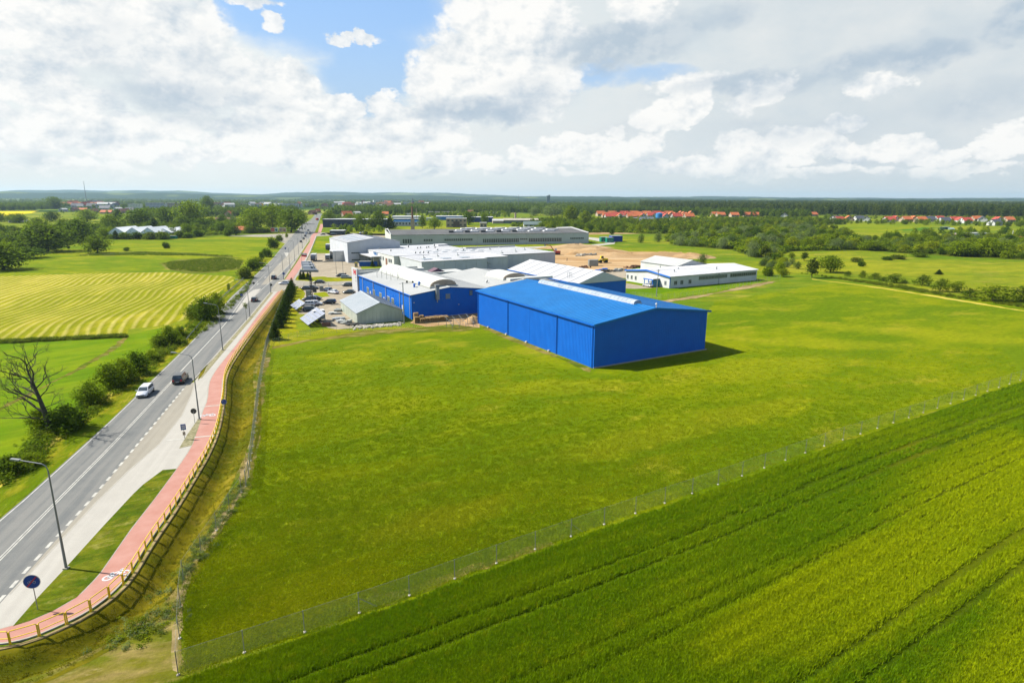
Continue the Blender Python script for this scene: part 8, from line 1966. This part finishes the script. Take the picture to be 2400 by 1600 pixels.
# greenhouses
for i, (x0, x1, by, ty, lb) in enumerate(((253, 294, 556, 533.5, 'first white greenhouse at the grove end'), (294, 330, 556, 533.5, 'second white greenhouse with an open gable'), (330, 366, 556, 533.5, 'third white greenhouse, above the olive bushes'), (366, 402, 553, 536, 'last white greenhouse beside the parked van'))):
    a, b_ = G(x0, by), G(x1, by); L = (b_ - a).length; h = height_at((x0 + x1) / 2, by, ty); t = thing('greenhouse', lb, 'greenhouse', a, math.atan2(b_.y - a.y, b_.x - a.x)); e = h * .45
    MB().prism([(0, 0, 0), (L, 0, 0), (L, 0, e), (L / 2, 0, h - .2), (0, 0, e)], (0, .3, 0)).build('gable', mat('greenhouse_glass', (1.1, 1.2, 1.15), (1.3, 1.35, 1.3), .3, .3), t)
    for k in range(6):
        for (xa, za), (xb, zb) in (((-.2, e), (L / 2, h)), ((L / 2, h), (L + .2, e))): MB().hexa([(xa, k * 5, za), (xb, k * 5, zb), (xb, k * 5 + 4.9, zb), (xa, k * 5 + 4.9, za), (xa, k * 5, za + .15), (xb, k * 5, zb + .15), (xb, k * 5 + 4.9, zb + .15), (xa, k * 5 + 4.9, za + .15)]).build('roof_panel', mat('greenhouse_roof', (.95, .97, .92), (1.0, 1.0, .97), .2, .4), t)
    MB().box(.1, .31, 0, .3, 29.5, e).build('side_wall', mat('greenhouse_glass', ()), t)
    for k in range(4): MB().box(L * (k + 1) / 5 - .06, -.06, 0, L * (k + 1) / 5 + .06, -.005, e).build('mullion', SIGNW, t)
# chimneys, spire, masts, water tower
def chimney(label, px, by, ty, r0, r1, m, name='chimney', base=None, cat='chimney'):
    g_ = G(px, by); h = height_at(px, by, ty); t = thing(name, label, cat, g_)
    if base: MB().box(-base[0], -base[0], 0, base[0], base[0], base[1]).build('plinth', base[2], t)
    MB().tube((0, 0, base[1] if base else 0), (0, 0, h), r0, r1, 10).build('shaft', m, t); MB().tube((0, 0, h), (0, 0, h + .5), r1 * 1.15, r1 * 1.15, 10).build('crown_ring', m, t); return t
chimney('square beige-based brick chimney behind the long factory', 967.5, 538, 485, 1.0, .8, mat('chimney_brick', (.26, .12, .07), (.2, .09, .05), .3), base=(1.7, 11, BEIGE))
chimney('slim pale metal flue behind the brick chimney', 976.5, 520, 489.5, .4, .35, BEIGE); chimney('pale square chimney over the long barn', 1208, 522, 499.5, 1.3, 1.2, BEIGE); chimney('thin dark mast among the far woods', 1421, 497, 469.5, .7, .4, RUST, 'mast', cat='mast'); chimney('very thin radio mast on the skyline', 1215, 492, 457, .5, .3, GREY, 'mast', cat='mast')
chimney('tall thin mast rising from the town on the hazy skyline', 204, 480, 371, 1.4, .5, mat('mast_grey', (.30, .33, .35)), 'radio_mast', cat='mast')
chimney('thin pole on the slope beyond the hedge', 2372, 556, 541, .25, .2, SIGNW, 'pole', cat='pole')
g_ = G(967.5, 484.5); t = thing('church_spire', 'dark pointed church spire on the skyline right behind the brick chimney', 'church', g_); h = height_at(967.5, 484.5, 463.5); MB().box(-4, -4, 0, 4, 4, h * .45).build('tower', BRICKM, t); MB().tube((0, 0, h * .45), (0, 0, h), 4.4, .2, 8).build('spire', TILE_D, t)
g_ = G(1285, 484); t = thing('water_tower', 'blocky concrete tower on the skyline above the woods', 'tower', g_); h = height_at(1285, 484, 457); sc_ = g_.y / 1430
wt_m = mat('tower_concrete', (.30, .38, .36), None, .05); MB().box(-4.4 * sc_, -4, 0, -.3 * sc_, 4, h * .94).build('shaft', wt_m, t); MB().box(0, -4, 0, 4.0 * sc_, 4, h).build('shaft', wt_m, t); MB().box(4.1 * sc_, -3, 0, 17 * sc_, 3, h * .42).build('side_building', wt_m, t)

# ---------------------------------------------------------------- haze: one closed box of thin air
hb = MB().box(-16000, -900, -3.5, 16000, 15200, 135)
m = bpy.data.materials.new('haze_air'); m.use_nodes = True; nt = m.node_tree; nt.nodes.clear()
out = nt.nodes.new('ShaderNodeOutputMaterial'); pv = nt.nodes.new('ShaderNodeVolumePrincipled'); pv.inputs['Color'].default_value = (.46, .64, .76, 1); pv.inputs['Density'].default_value = 5.4e-5; pv.inputs['Anisotropy'].default_value = .2
nt.links.new(pv.outputs[0], out.inputs['Volume'])
o = hb.build('haze', m); o['kind'] = 'stuff'; o.visible_shadow = True
